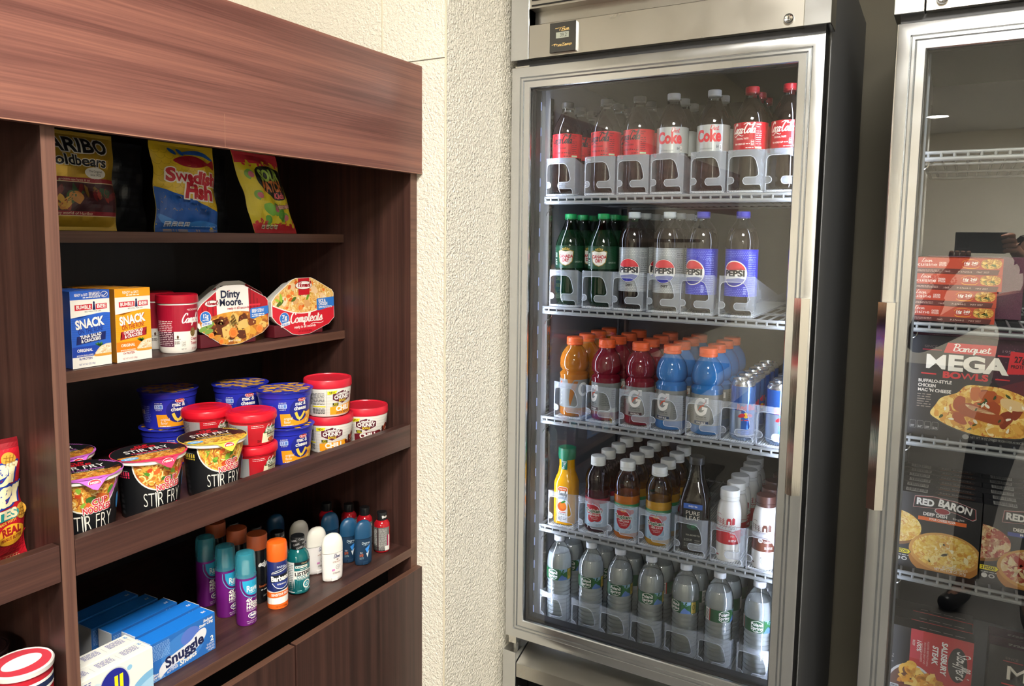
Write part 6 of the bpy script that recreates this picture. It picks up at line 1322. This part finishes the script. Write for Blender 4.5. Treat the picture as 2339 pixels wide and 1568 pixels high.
# -- water bottles, cooler floor
WPp = [(0, .006), (.012, .004), (.021, 0), (.028, .003), (.0318, .010)]
for k in range(9):
    zb = .018+.0105*k; WPp += [(.0322, zb), (.0306 if k % 2 == 0 else .0312, zb+.0045)]
WPp += [(.0322, .114), (.0322, .118), (.0318, .120), (.0318, .150), (.0322, .152), (.0325, .156), (.0318, .170), (.0285, .184), (.0225, .197), (.0155, .207), (.0125, .212), (.0122, .2155), (.0148, .216), (.0148, .2172), (.012, .2178)]
def water(label, loc, rz):
    t = bottle('water_bottle', label, 'water bottle', loc, WPp, [CLEAR_R], None, [(.0126, .2162), (.0138, .2165), (.0138, .2290), (.0125, .2308), (0, .231)], '#dfe3e8', rz, 'water bottles on the cooler floor', smooth=60)
    mk('water', lathe([(0, .004), (.02, .002), (.0305, .011)]+[(.0302 if k % 2 == 0 else .0272, .018+.00525*k) for k in range(18)]+[(.0302, .114), (.0310, .12), (.0310, .160), (.0295, .176), (.0255, .188), (0, .188)], 36), WATER, t, smooth=50)
    a = Art(); R = .0319; w = pi*R; a.rect(-w, .1205, w, .1495, M('#1c5230', .35), 0)
    a.rect(.014, .1205, .036, .1495, '#2c6a3c', .5); a.poly(smoothpts([(.012, .1205), (.016, .128), (.022, .1345), (.028, .130), (.034, .127), (.038, .1205)], 4), '#5a7fc0', 1); a.poly([(.014, .1495), (.036, .1495), (.036, .143), (.026, .139), (.018, .144)], '#8fb8d8', 1); a.blobs(lambda x, y: True, (.014, .138, .036, .147), 12, [M('#1f5a2c'), M('#2f7a3c')], .002, 1.5)
    a.rect(.038, .1215, .050, .1485, '#c9b04a', .6); a.ring(.044, .136, .003, .006, .0012, '#3a5a2a', 1); a.rect(-.05, .1205, -.038, .1495, WH, .6); a.rect(-.0385, .1205, -.036, .1495, '#b8342a', .8)
    for k in range(8): a.rect(-.049, .123+.003*k, -.040, .1245+.003*k, '#55585a', 1)
    a.ring(-.003, .135, .0145, .0128, .001, WH, 2, 30, .5, pi-.5); a.ring(-.003, .135, .0145, .0128, .001, WH, 2, 30, pi+.5, 2*pi-.5)
    a.text('Poland', -.003, .1365, .0072, WH, 3, bold=.02, fit=.026, sx=.8); a.text('Spring', -.003, .1278, .0072, WH, 3, bold=.02, fit=.026, sx=.8); a.text('1845', -.003, .1235, .0024, WH, 3, fit=.006)
    a.build('label_wrap', cmap(WPp, R), t, du=.004); return t
L = LANES['water']; z = zz('water')
dw = ['leftmost on the cooler floor', 'second from the left on the cooler floor', 'third from the left on the cooler floor', 'middle of the front row on the cooler floor', 'third from the right, name turned left', 'second from the right, name turned right', 'rightmost in the front row on the cooler floor']
rw = [.0, .1, .12, .18, -.45, .75, .2]
w0 = None
for i, x in enumerate(L):
    if not w0: w0 = water('clear water bottle with green label, '+dw[i], (x, YB-.004, z), -rw[i]*0+rw[i])
    else: dup(w0, (x, YB-.004, z), rw[i], 'clear water bottle with green label, '+dw[i])
for i, x in enumerate(L):
    for j in range(2): dup(w0, (x+.004, YB-.004+.067*(j+1), z), .5*i+.8*j+.4, f'clear water bottle {ORD[j+1]} in line in the {ORD[i]} lane of the cooler floor')
# ---------------------------------------------------------------- frozen meals in the freezer (fronts face -Y)
ZF = [1.572, 1.246, 1.020, .744]
for z_, lb in zip(ZF, ('empty top wire shelf of the freezer', 'wire shelf of the freezer under the stack of flat orange boxes', 'wire shelf of the freezer under the large black bowl meal box', 'wire shelf of the freezer under the pizza boxes')): wire_shelf(XB, z_, lb, 'freezer shelves')
F_ORZ = food('food_chicken_pasta', ['#4a2a10', '#8a5a1e', '#c28a34', '#e0b456', '#a86424', '#5a6a24'], 210)
F_MAC = food('food_mac', ['#8a5216', '#c8862a', '#e6b850', '#f2d47e', '#d89a3a', '#b4521e'], 95)
F_CHEESE = food('food_cheese_pizza', ['#b8761e', '#e0ac3c', '#f0cc62', '#f8e094', '#d8943a', '#f4d878'], 150)
F_PEP = food('food_pepperoni', ['#8a2a1c', '#b04430', '#e8c890', '#f4e0b4', '#c0604a', '#a03424', '#f0d8a8'], 110)
F_STK = food('food_steak', ['#2e1208', '#5a2412', '#7a3418', '#4a1c0e', '#9a4a22'], 160)
RDZ = M('#c8242f', .4); ORG = M('#b03c24', .4)
# flat orange meal boxes, stacked
def flat_meal(label, loc, rz):
    t = carton('flat_meal_box', label, 'frozen meal', .147, .12, .0305, ['#c04a2c', '#b8482c', '#a83a22'], loc, rz, 'flat orange meal boxes stacked in the freezer')
    a = Art(); w, h = .0735, .0305
    a.rect(-w, 0, w, h, ORG, 0); a.poly([(-w, .0), (.066, 0), (.0685, .0095), (-w, .0105)], '#57201c', 1)
    a.script('Lean', -.052, .0225, .0034, .0008, '#f2ded0', 2, fit=.018); a.text('cuisine', -.0505, .0145, .0062, '#f2ded0', 2, fit=.034); a.text('CHICKEN', -.0245, .019, .0035, '#f2ded0', 2, bold=.02, fit=.012); a.text('FETTUCCINI', -.0245, .0145, .0035, '#f2ded0', 2, bold=.02, fit=.012)
    a.stroke([(.008, .0155), (.011, .0128), (.02, .0115), (.031, .0125), (.036, .0165)], .0011, '#f0b428', 2, sm=4, taper=True); a.ring(.0215, .0205, .0145, .0078, .0005, '#f0b428', 2, 30, .2, pi-.2)
    a.text('16g', .0145, .019, .0048, WH, 3, bold=.03, sh=.2); a.text('240', .0275, .019, .0048, WH, 3, bold=.03, sh=.2); a.mini(.011, .0165, .018, .0178, 1, WH, 3); a.mini(.024, .0165, .031, .0178, 1, WH, 3)
    a.poly(smoothpts([(.038, .02), (.042, .028), (.055, .0295), (.068, .028), (.0715, .02), (.066, .0125), (.05, .011), (.041, .0135)], 3, True), F_ORZ, 2); a.blobs(inell(.055, .0205, .016, .0085), (.038, .012, .072, .029), 16, [M('#d8a848'), M('#e8c46a'), M('#4a5a1c'), M('#a86a24')], .0022, 3, 4, 1.6)
    a.text('P-57644-S', .013, .0032, .003, '#d9b8ac', 2, fit=.023); a.text('MAY 2027', .042, .0032, .003, '#d9b8ac', 2, fit=.02); a.text('1665', -.016, .0032, .003, '#d9b8ac', 2, fit=.01); a.mini(-.07, .003, -.03, .0075, 2, '#b89488', 2)
    a.build('front_print', pmap((0, 0, 0), (1, 0, 0), (0, 0, 1)), t); return t
zb = ZF[1]+.0008
fm0 = flat_meal('flat orange meal box at the bottom of the freezer stack', (.0245, 1.667, zb), .0)
for k, (lb, dx) in enumerate((('flat orange meal box second from the bottom of the stack', .001), ('flat orange meal box second from the top, sticking out right', .0075), ('flat orange meal box on top of the stack', .0075))): dup(fm0, (.0245+dx, 1.667+.001*k, zb+.0310*(k+1)), 0, lb)
def spk(): return food('speckled_purple', ['#2a1020', '#4a1a34', '#5c2440', '#3a142a', '#6e4458'], 500)
SPK = spk()
pt = carton('purple_meal_box', 'dark purple speckled meal box standing behind the flat orange stack', 'frozen meal', .17, .04, .125, [SPK, SPK, SPK], (.062, 1.80, zb), 0)
# large bowl meal boxes
def bowl_meal(label, loc, rz, kind, tilt=0, group='black bowl meal boxes in the freezer'):
    t = carton('bowl_meal_box', label, 'frozen meal', .205, .040, .198, ['#141318', SPK, '#1a1216'], loc, rz, group)
    t.rotation_euler = (tilt, 0, rz)
    a = Art(); w, h = .1025, .198
    a.rect(-w, 0, w, h, '#15141a', 0)
    a.poly([(.0, h), (w, h), (w, .09), (.05, .112), (.02, .15)], '#381628', .5); a.poly([(.03, .1), (w, .13), (w, .085), (.05, .08)], '#5a1a28', .6); a.blobs(lambda x, y: x > .0, (.0, .1, .1, .196), 60, [M('#5a3048'), M('#4a2038')], .0012, .9, 2)
    a.poly([(-.042, .166), (.042, .166), (.036, .175), (.044, .186), (-.036, .186), (-.031, .176)], RDZ, 1); a.script('Banquet', .003, .1705, .0068, .0019, WH, 2, fit=.062, sh=.15)
    a.text('SINCE', -.064, .174, .0048, '#6a5a5a', 1, fit=.022); a.rect(-.078, .169, -.045, .1712, '#8a2030', 1); a.text('1953', .062, .174, .0048, '#8a7078', 1, fit=.022); a.rect(.046, .166, .078, .169, '#c0303c', 1)
    a.text('MEGA', -.006, .1335, .0275, '#e9e4d8', 2, bold=.05, fit=.135); a.text('BOWLS', -.004, .1175, .0115, RDZ, 2, bold=.05, fit=.075); a.rect(-.078, .1215, -.052, .124, RDZ, 2); a.rect(.045, .1215, .068, .124, RDZ, 2)
    rows = ('BUFFALO-STYLE', 'CHICKEN', "MAC 'N CHEESE") if kind == 0 else ('COUNTRY', 'FRIED CHICKEN')
    for k, r_ in enumerate(rows): a.text(r_, -.082, .1055-.0092*k, .0058, '#e4ded4', 2, 'L', bold=.03, fit=.0043*len(r_)*1.02)
    a.mini(-.082, .055, -.058, .084, 6, '#8a8078', 2, 4, .6)
    fp = smoothpts([(-.058, .045), (-.05, .062), (-.04, .078), (-.015, .09), (.0, .106), (.03, .108), (.06, .106), (.098, .09), (.1, .06), (.1, .02), (.06, .012), (.02, .012), (-.02, .022), (-.045, .034)], 4, True)
    a.poly([(x*1.01+.0, y-.0025) for x, y in fp], '#33332f', 1.2); a.poly(fp, F_MAC if kind == 0 else M('#b89a6a'), 1.6); ins = inpoly(fp)
    a.blobs(ins, (-.055, .015, .1, .1), 46, [M('#e8bc58'), M('#f2d488'), M('#d8983a'), M('#f6e2ac'), M('#e0a848')], .0062, 2, 3, 1.3)
    a.blobs(ins, (-.045, .04, .095, .105), 12, [M('#a8481e'), M('#8a3414'), M('#c06428')], .0105, 3, 6, 1.3)
    for pts, m_ in (([(-.012, .062), (.0, .072), (.03, .066), (.062, .052), (.056, .036), (.02, .042), (-.006, .05)], '#a24a20'), ([(.0, .07), (.028, .064), (.05, .056), (.03, .056), (.01, .06)], '#ecd2a0'), ([(.02, .094), (.045, .1), (.05, .084), (.03, .078)], '#b45624'), ([(.058, .088), (.085, .084), (.098, .07), (.075, .066), (.058, .074)], '#e2c088')): a.poly(smoothpts(pts, 3, True), m_, 4)
    a.blobs(ins, (-.04, .02, .095, .1), 20, [M('#3a4a20'), M('#f2ead0')], .003, 4.6, 12, 1.5)
    a.poly([(.062, .134), (.096, .137), (.098, .176), (.066, .178)], RDZ, 2); a.text('27g' if kind == 0 else '22g', .081, .158, .0105, '#3a1016', 3, bold=.04, fit=.017); a.text('PROTEIN', .081, .1465, .0062, '#3a1016', 3, bold=.03, fit=.027)
    for k in range(4): a.rrect(-.092+.0128*k, .012, -.081+.0128*k, .0275, .0018, '#8a8a88', 2); a.rrect(-.0915+.0128*k, .0125, -.0815+.0128*k, .027, .0018, '#1a191e', 2.5); a.mini(-.0905+.0128*k, .0135, -.0825+.0128*k, .0185, 2, '#a9a9a6', 3, k)
    a.ell(.004, .006, .0055, .005, '#8a8a88', 2, 16); a.text('NET WT 14 OZ (396g)', .032, .004, .0045, '#9a9a96', 2, fit=.04); a.text('KEEP FROZEN COOK AS DIRECTED', .074, .004, .0042, '#9a9a96', 2, fit=.05)
    a.build('front_print', pmap((0, 0, 0), (1, 0, 0), (0, 0, 1)), t)
    a = Art(); a.mini(-.07, .01, -.02, .02, 2, '#c9c4ba', 1, 3); a.mini(.0, .02, .09, .03, 3, '#b08a98', 1, 5, .4); a.build('top_print', pmap((0, 0, .198), (1, 0, 0), (0, 1, 0)), t)
    a = Art(); a.text('LARGE SIZE', .0, .0, .006, '#9a8a90', 1, fit=.04); a.build('side_print', pmap((.1025, .02, .06), (0, 0, 1), (0, -1, 0)), t)
    return t
bw = bowl_meal('large black bowl meal box with chicken and macaroni photo, front of the third freezer shelf', (.0615, 1.664, ZF[2]+.0012), .0, 0)
for k, o_ in enumerate(('second', 'third', 'fourth')): dup(bw, (.0615+.004*(k % 2), 1.664+.0415*(k+1), ZF[2]+.0012), .0, f'black bowl meal box {o_} in line behind the front chicken and macaroni box')
# pizza boxes
def pizza(label, loc, kind, rz=0):
    t = carton('pizza_box', label, 'frozen pizza', .147, .036, .156, ['#1b1b1f', '#1d1d21', '#232327'], loc, rz, 'black pizza boxes in the freezer')
    a = Art(); w, h = .0735, .156; fm = F_CHEESE if kind == 0 else F_PEP; bar = '#e0682a' if kind == 0 else '#3a4a9a'
    a.rect(-w, 0, w, h, '#1c1c20', 0)
    big = clip([(-.078+.052*cos(t_), .083+.034*sin(t_)*1.0) for t_ in [2*pi*k/40 for k in range(40)]], 1, 0, -w*.998); a.poly([(x, y-.006) for x, y in big if True], '#8a5a22', .6); a.poly(big, fm, 1)
    fr = clip([(.016+.062*cos(t_), .043+.040*sin(t_)) for t_ in [2*pi*k/48 for k in range(48)]], -1, 0, -w*.998); a.poly(clip([(x, y-.014) for x, y in fr], 0, 1, .002), '#b87a34', 1.4); a.poly(fr, '#d29a4c', 2); a.poly(clip([(.016+.056*cos(t_), .044+.035*sin(t_)) for t_ in [2*pi*k/48 for k in range(48)]], -1, 0, -w*.998), fm, 2.4)
    ins = inpoly([(.016+.052*cos(.3*k), .044+.031*sin(.3*k)) for k in range(21)])
    a.blobs(lambda x, y: ins(x, y) and x < w*.95, (-.04, .01, .07, .08), 34 if kind == 0 else 16, [M('#f6de8c'), M('#e8b848'), M('#f9ecb8'), M('#d89a3a')] if kind == 0 else [M('#a83224'), M('#8c241a'), M('#bc4a34')], .0045 if kind == 0 else .0078, 3, 4+kind, 1.4, jag=.35)
    if kind: a.blobs(lambda x, y: ins(x, y) and x < w*.95, (-.04, .01, .07, .08), 24, [M('#f4e2b8'), M('#eccf98')], .0042, 4, 8, 1.6, jag=.35)
    fl = [(-.042, .128), (-.040, .149), (-.01, .1525), (.03, .1495), (.062, .141), (.0635, .123), (.058, .1195), (.03, .128), (-.0, .1315)]
    a.poly([(x*1.03, .138+(y-.138)*1.12) for x, y in fl], '#c9b8b4', 4); a.poly([(x*1.015, .138+(y-.138)*1.06) for x, y in fl], '#a82432', 4.4); a.poly(fl, '#19191c', 4.8)
    a.text('RED', -.0225, .134, .0125, '#eeece6', 6, bold=.045, fit=.031, rot=-.02); a.text('BARON', .028, .1325, .0135, '#eeece6', 6, bold=.045, fit=.058, rot=-.16)
    a.poly([(-.033, .103), (.05, .103), (.05, .126), (-.033, .128)], '#26262b', 3.4); a.rect(-.033, .103, .05, .1105, bar, 4); a.text('FOUR CHEESE PIZZA' if kind == 0 else 'PEPPERONI PIZZA', .009, .1055, .0042, WH, 5, bold=.02, fit=.045); a.text('DEEP DISH', -.004, .1135, .0062, '#e9e6de', 5, bold=.035, fit=.042); a.text('Singles', .036, .1135, .0042, '#d9d6ce', 5, fit=.02)
    a.ell(.008, .1265, .0135, .0068, '#c9c4c0', 5, 24); a.ell(.008, .1265, .012, .0056, '#8c1e2c', 5.5, 24)
    a.poly([(-w*.998, .027), (-.046, .027), (-.041, .0325), (-.046, .038), (-w*.998, .038)], '#2a2a16', 5); a.poly([(-w*.998, .028), (-.0465, .028), (-.0425, .0325), (-.0465, .037), (-w*.998, .037)], '#f0e022', 5.4); a.text('2 PIZZAS', -.059, .030, .0055, '#26240c', 6, bold=.03, fit=.023)
    a.ell(-.065, .017, .005, .0048, '#d9d9d4', 5, 16); a.ell(-.053, .017, .0052, .004, '#d9d9d4', 5, 14); a.ell(-.053, .017, .003, .0022, '#26262b', 5.5, 12); a.mini(-.071, .0225, -.045, .0255, 1, '#c9c9c4', 5)
    a.text('NET WT. 11.20 OZ. (317g)', .028, .006, .0052, WH, 6, bold=.01, fit=.054); a.mini(.015, .0125, .057, .018, 2, '#e6dcc8', 6, 3)
    a.build('front_print', pmap((0, 0, 0), (1, 0, 0), (0, 0, 1)), t)
    a = Art(); rg = random.Random(3); a.rect(-.058, .008, -.02, .03, '#d4d2cc', 1); x = -.056
    while x < -.022: q = rg.uniform(.0004, .0013); a.rect(x, .011, x+q, .03, BK, 2); x += q+rg.uniform(.0004, .001)
    a.text('RED BARON', .028, .018, .009, '#8a8480', 1, bold=.03, fit=.055); a.rect(-.002, .009, .06, .012, '#9a5a34' if kind == 0 else '#4a4a80', 1); a.ring(.028, .0215, .034, .009, .0006, '#8a8480', 1)
    a.build('top_print', pmap((0, 0, .156), (1, 0, 0), (0, 1, 0)), t)
    return t
zp = ZF[3]+.0008
q1 = pizza('black four cheese pizza box at the front left of its freezer shelf', (.0285, 1.666, zp), 0); q2 = pizza('black pepperoni pizza box in front, right of the cheese pizza box', (.178, 1.664, zp-.0), 1)
for j in range(5):
    dup(q1, (.0285+.002*(j % 2), 1.666+.0375*(j+1), zp), 0, f'black pizza box {ORD[j+1]} in line behind the front four cheese pizza box'); dup(q2, (.178-.002*(j % 2), 1.664+.0375*(j+1), zp), 0, f'black pizza box {ORD[j+1]} in line behind the front pepperoni pizza box')
# steak dinner box turned on its side, and two more bowl boxes on the freezer floor
def steak(label, loc, group):
    t = carton('steak_meal_box', label, 'frozen meal', .150, .04, .212, ['#1d1b1c', '#201d1e', '#2a2022'], loc, 0, group)
    a = Art(); w, h = .075, .212; V = pi/2*-1
    a.rect(-w, 0, w, h, '#1f1c1d', 0); a.rect(-.034, .0, w, h, '#b8252c', 1); a.rect(-.034, .15, -.012, h, '#c8404a', 1.5)
    a.ell(.050, .158, .0165, .036, '#171515', 2, 36); a.script("Stouffer's", .049, .158, .0105, .0026, WH, 3, fit=.058, rot=V, sh=.1)
    a.text('SALISBURY', .0215, .165, .0095, WH, 3, bold=.035, fit=.068, rot=V, sh=.15); a.text('STEAK', .006, .168, .0095, WH, 3, bold=.035, fit=.038, rot=V, sh=.15)
    for k in range(3): a.text(('ROASTED BEEF PATTY WITH', 'RICH ONION GRAVY AND', 'MACARONI & CHEESE')[k], -.004-.0055*k, .166, .0032, '#e6c0bc', 3, fit=.052-.006*k, rot=V)
    a.text('100%', -.022, .180, .0075, WH, 3, bold=.02, fit=.025, rot=V, sh=.2); a.text('BEEF', -.030, .183, .0042, WH, 3, fit=.013, rot=V)
    a.ell(-.028, .075, .048, .062, '#d9d6d0', 4, 40); a.ell(-.028, .075, .044, .057, '#6a3a1a', 4.4, 40); st = [(-.03+.036*cos(.25*k)*(1+.05*sin(k)), .062+.04*sin(.25*k)) for k in range(25)]; a.poly(st, F_STK, 5)
    a.noodles(lambda x, y: ((x+.02)/.046)**2+((y-.09)/.052)**2 < 1 and y+.4*x > .072, (-.06, .06, .02, .14), 40, [M('#e8a030'), M('#f0b848'), M('#d88a24'), M('#f6cc6a')], .022, .0068, 5.6, 4)
    a.noodles(lambda x, y: .0 < x < .036 and .04 < y < .12, (.0, .04, .04, .12), 12, [M('#e8a030'), M('#f0b848'), M('#d88a24')], .016, .0068, 6.2, 6)
    for k in range(3): a.rrect(-.067, .045+.0145*k, -.05, .057+.0145*k, .002, '#cfcdc8', 7); a.mini(-.065, .047+.0145*k, -.052, .055+.0145*k, 3, '#2a2828', 7.5, k)
    a.mini(-.072, .17, -.066, .2, 6, '#8a8684', 2); a.mini(-.072, .13, -.062, .15, 4, '#8a8684', 2)
    a.build('front_print', pmap((0, 0, 0), (1, 0, 0), (0, 0, 1)), t)
    a = Art(); a.mini(-.02, .008, .06, .018, 1, '#aa9999', 1, 3, .5); a.build('top_print', pmap((0, 0, .212), (1, 0, 0), (0, 1, 0)), t); return t
zf = .4058
stk = steak('red steak dinner box standing on end on the freezer floor', (.031, 1.668, zf), 'red steak dinner boxes'); dup(stk, (.029, 1.711, zf), 0, 'red steak dinner box behind the front one on the freezer floor'); dup(stk, (.03, 1.754, zf), 0, 'red steak dinner box third in line on the freezer floor')
b2 = bowl_meal('black bowl meal box with pale fried chicken photo, right of the red steak box', (.236, 1.708, zf+.025), .0, 1)
b2.location = (.236, 1.715, zf); dup(b2, (.236, 1.758, zf), .0, 'black fried chicken bowl box behind the other fried chicken bowl box')

# the freezer stands turned a little towards the room
TH = -.025; cR = Matrix.Rotation(TH, 3, 'Z'); piv = Vector((XB, YF, 0))
for o_ in [o for o in COL.objects if not o.parent and o.get('label') and o.location.x > -.0875 and o.location.y > 1.54 and o.get('kind') != 'structure']:
    o_.location = piv+cR @ (o_.location-piv); o_.rotation_euler.z += TH
# ---------------------------------------------------------------- the person taking the picture (seen only as a reflection in the freezer glass)
SKIN = M('#9a6a50', .5)
ZS = .905
def chain(bm, lay, pts, start=None, zs=1):
    """pts = (x,y,z,r); returns created verts"""
    out = []; prev = start
    for x, y, z, r in pts:
        v = bm.verts.new((x, y, z*zs)); v[lay].radius = (r, r)
        if prev: bm.edges.new((prev, v))
        prev = v; out.append(v)
    return out
PX, PY = .235, -.24
pers = thing('person', 'person in dark clothes and black shoes holding a phone, mirrored in the freezer door', 'person', (PX, PY, 0))
b = bmesh.new(); lay = b.verts.layers.skin.verify()
tor = chain(b, lay, [(0, -.02, .86, .115), (0, -.02, .97, .12), (0, -.01, 1.08, .112), (0, 0, 1.2, .118), (0, 0, 1.29, .09), (.0, .01, 1.345, .05), (.005, .025, 1.40, .048)], None, ZS)
tor[0][lay].use_root = True
head = chain(b, lay, [(.008, .04, 1.46, .068), (.010, .045, 1.52, .082), (.010, .04, 1.58, .072)], tor[-1], ZS)
for s, foot in ((-1, (-.150, .09)), (1, (.06, .16))):
    hx = s*.085; chain(b, lay, [(hx, -.02, .80, .088), (hx*.9+foot[0]*.35, .0+foot[1]*.3, .46, .058), (hx*.2+foot[0]*.85, foot[1]*.62-.03, .26, .052), (foot[0], foot[1]-.07, .085, .034), (foot[0]-.02*(s < 0), foot[1]-.02, .04, .032), (foot[0]-.07*(s < 0)+.012*(s > 0), foot[1]+.075, .028, .028)], tor[0], ZS)
# arms: right hand grips the right end of the phone, left hand steadies it from below
def arm(sh, el, wr, palm, fingers, thumb):
    a = chain(b, lay, [sh+(.052,), tuple((p+q)/2 for p, q in zip(sh, el))+(.045,), el+(.038,), tuple((p+q)/2 for p, q in zip(el, wr))+(.033,), wr+(.023,), palm+(.026,)], tor[4])
    for f in fingers: chain(b, lay, [p+(r,) for p, r in zip(f, (.0095, .009, .0085, .0075))], a[-1])
    chain(b, lay, [p+(r,) for p, r in zip(thumb, (.011, .010, .0085))], a[-1])
o = (-PX, -PY, 0)
def W(x, y, z): return (x-PX, y-PY, z)
arm((.165, 0, 1.15), W(.43, -.20, 1.10), W(.185, -.085, 1.335), W(.158, -.050, 1.372), [[W(.145+.003*k, -.034, 1.418-.015*k), W(.146+.001*k, -.010, 1.428-.0175*k), W(.130, .0055, 1.426-.0175*k), W(.110+.003*k, .0060, 1.420-.017*k)] for k in range(4)], [W(.135, -.06, 1.395), W(.115, -.045, 1.41), W(.098, -.032, 1.412)])
arm((-.165, 0, 1.15), W(-.15, -.22, .99), W(-.05, -.075, 1.275), W(-.018, -.045, 1.318), [[W(-.03+.014*k, -.030, 1.336), W(-.034+.0165*k, -.012, 1.350), W(-.034+.0175*k, .0045, 1.355), W(-.033+.0175*k, .0055, 1.372)] for k in range(4)], [W(.008, -.055, 1.34), W(.014, -.045, 1.362), W(.016, -.032, 1.375)])
me = bpy.data.meshes.new('body'); b.to_mesh(me); b.free()
ob = bpy.data.objects.new('body', me); COL.objects.link(ob)
md = ob.modifiers.new('s', 'SKIN'); md.use_smooth_shade = True; md.branch_smoothing = .4
md = ob.modifiers.new('u', 'SUBSURF'); md.levels = 2; md.render_levels = 2
bpy.context.view_layer.update()
me2 = bpy.data.meshes.new_from_object(ob.evaluated_get(bpy.context.evaluated_depsgraph_get())); bpy.data.objects.remove(ob)
me2.name = 'body'; me2.materials.clear(); me2.materials.append(SKIN); body = bpy.data.objects.new('body', me2); COL.objects.link(body); body.parent = pers
# face: nose, eyes, mouth, ears
def blobm(name, c, s, m, par=pers):
    b = bmesh.new(); bmesh.ops.create_uvsphere(b, u_segments=16, v_segments=10, radius=1, matrix=Matrix.Translation(c) @ Matrix.Diagonal(s+(1,))); return mk(name, b, m, par, smooth=60)
blobm('nose', (.010, .122, 1.368), (.013, .018, .020), SKIN)
for s in (-1, 1): blobm('eye', (.010+s*.030, .112, 1.387), (.013, .009, .006), M('#26201e', .3)); blobm('ear', (.010+s*.080, .035, 1.371), (.010, .018, .028), SKIN)
blobm('mouth', (.010, .108, 1.330), (.022, .009, .006), M('#7c3f3a', .4))
# clothing follows the body: offset shells of the body surface
def shell(name, keep, off, m):
    b = bmesh.new(); b.from_mesh(me2); b.normal_update(); nn = {v: v.normal.copy() for v in b.verts}
    for v in b.verts: v.co += nn[v]*off
    bmesh.ops.delete(b, geom=[f for f in b.faces if not keep(f.calc_center_median())], context='FACES')
    return mk(name, b, m, pers, smooth=80)
shell('top', lambda c: c.z > .78 and c.z < 1.208 and not (c.y > .10 and c.z > 1.13), .010, M('#3c3a30', .8))
shell('trousers', lambda c: .11 < c.z <= .82 and abs(c.x) < .27 and not (c.y > .16 and c.z > .7), .012, M('#232227', .8))
shell('shoe', lambda c: c.z < .062 and c.x < -.05, .006, M('#121214', .35)); shell('shoe', lambda c: c.z < .062 and c.x > -.05, .006, M('#121214', .35))
b = bmesh.new(); b.from_mesh(me2); b.normal_update()
for v, n_ in [(v, v.normal.copy()) for v in b.verts]: v.co += n_*(.016+.006*sin(v.co.x*90)*sin(v.co.z*80+v.co.y*60))
bmesh.ops.delete(b, geom=[f for f in b.faces if not (lambda c: c.z > 1.29 and (c.z > 1.435 or c.y < .055-.35*max(0, 1.41-c.z)) and abs(c.x) < .11 and c.y < .125)(f.calc_center_median())], context='FACES')
mk('hair', b, M('#1c1412', .6), pers, smooth=80)
b = bmesh.new()
for j in range(4):
    for k in range(18):
        a = 2*pi*k/18; p = Vector(W(-.072+.008*j, -.095+.006*j, 1.245+.009*j)); d = Vector((.45, .5, .74)).normalized(); u = d.orthogonal().normalized(); v = d.cross(u)
        bmesh.ops.create_icosphere(b, subdivisions=1, radius=.0042, matrix=Matrix.Translation(p+u*cos(a)*.036+v*sin(a)*.036))
mk('bead_bracelet', b, M('#d6d2cc', .25, .6), pers, smooth=60)
# phone: the picture is taken through its lens
ph = thing('phone', 'dark phone held sideways by the person, its lens facing the coolers', 'phone', (.052, -.012, 1.40))
mk('phone_body', bx(-.078, -.004, -.037, .078, .004, .037, 0, .003), M('#25282c', .3), ph)
b = bx(-.070, .004, -.018, -.034, .0062, .018, 0, .0012); mk('camera_plate', b, M('#17191b', .2), ph)
for x, z in ((-.0605, .009), (-.0605, -.009), (-.0435, 0)):
    b = lathe([(0, 0), (.0062, 0), (.0070, -.0005), (.0076, -.0026)], 24); bmesh.ops.rotate(b, verts=b.verts, matrix=Matrix.Rotation(-pi/2, 3, 'X'), cent=(0, 0, 0)); bmesh.ops.translate(b, verts=b.verts, vec=(x, .0076, z)); mk('lens', b, M('#0b0d10', .08, .3), ph, smooth=40)
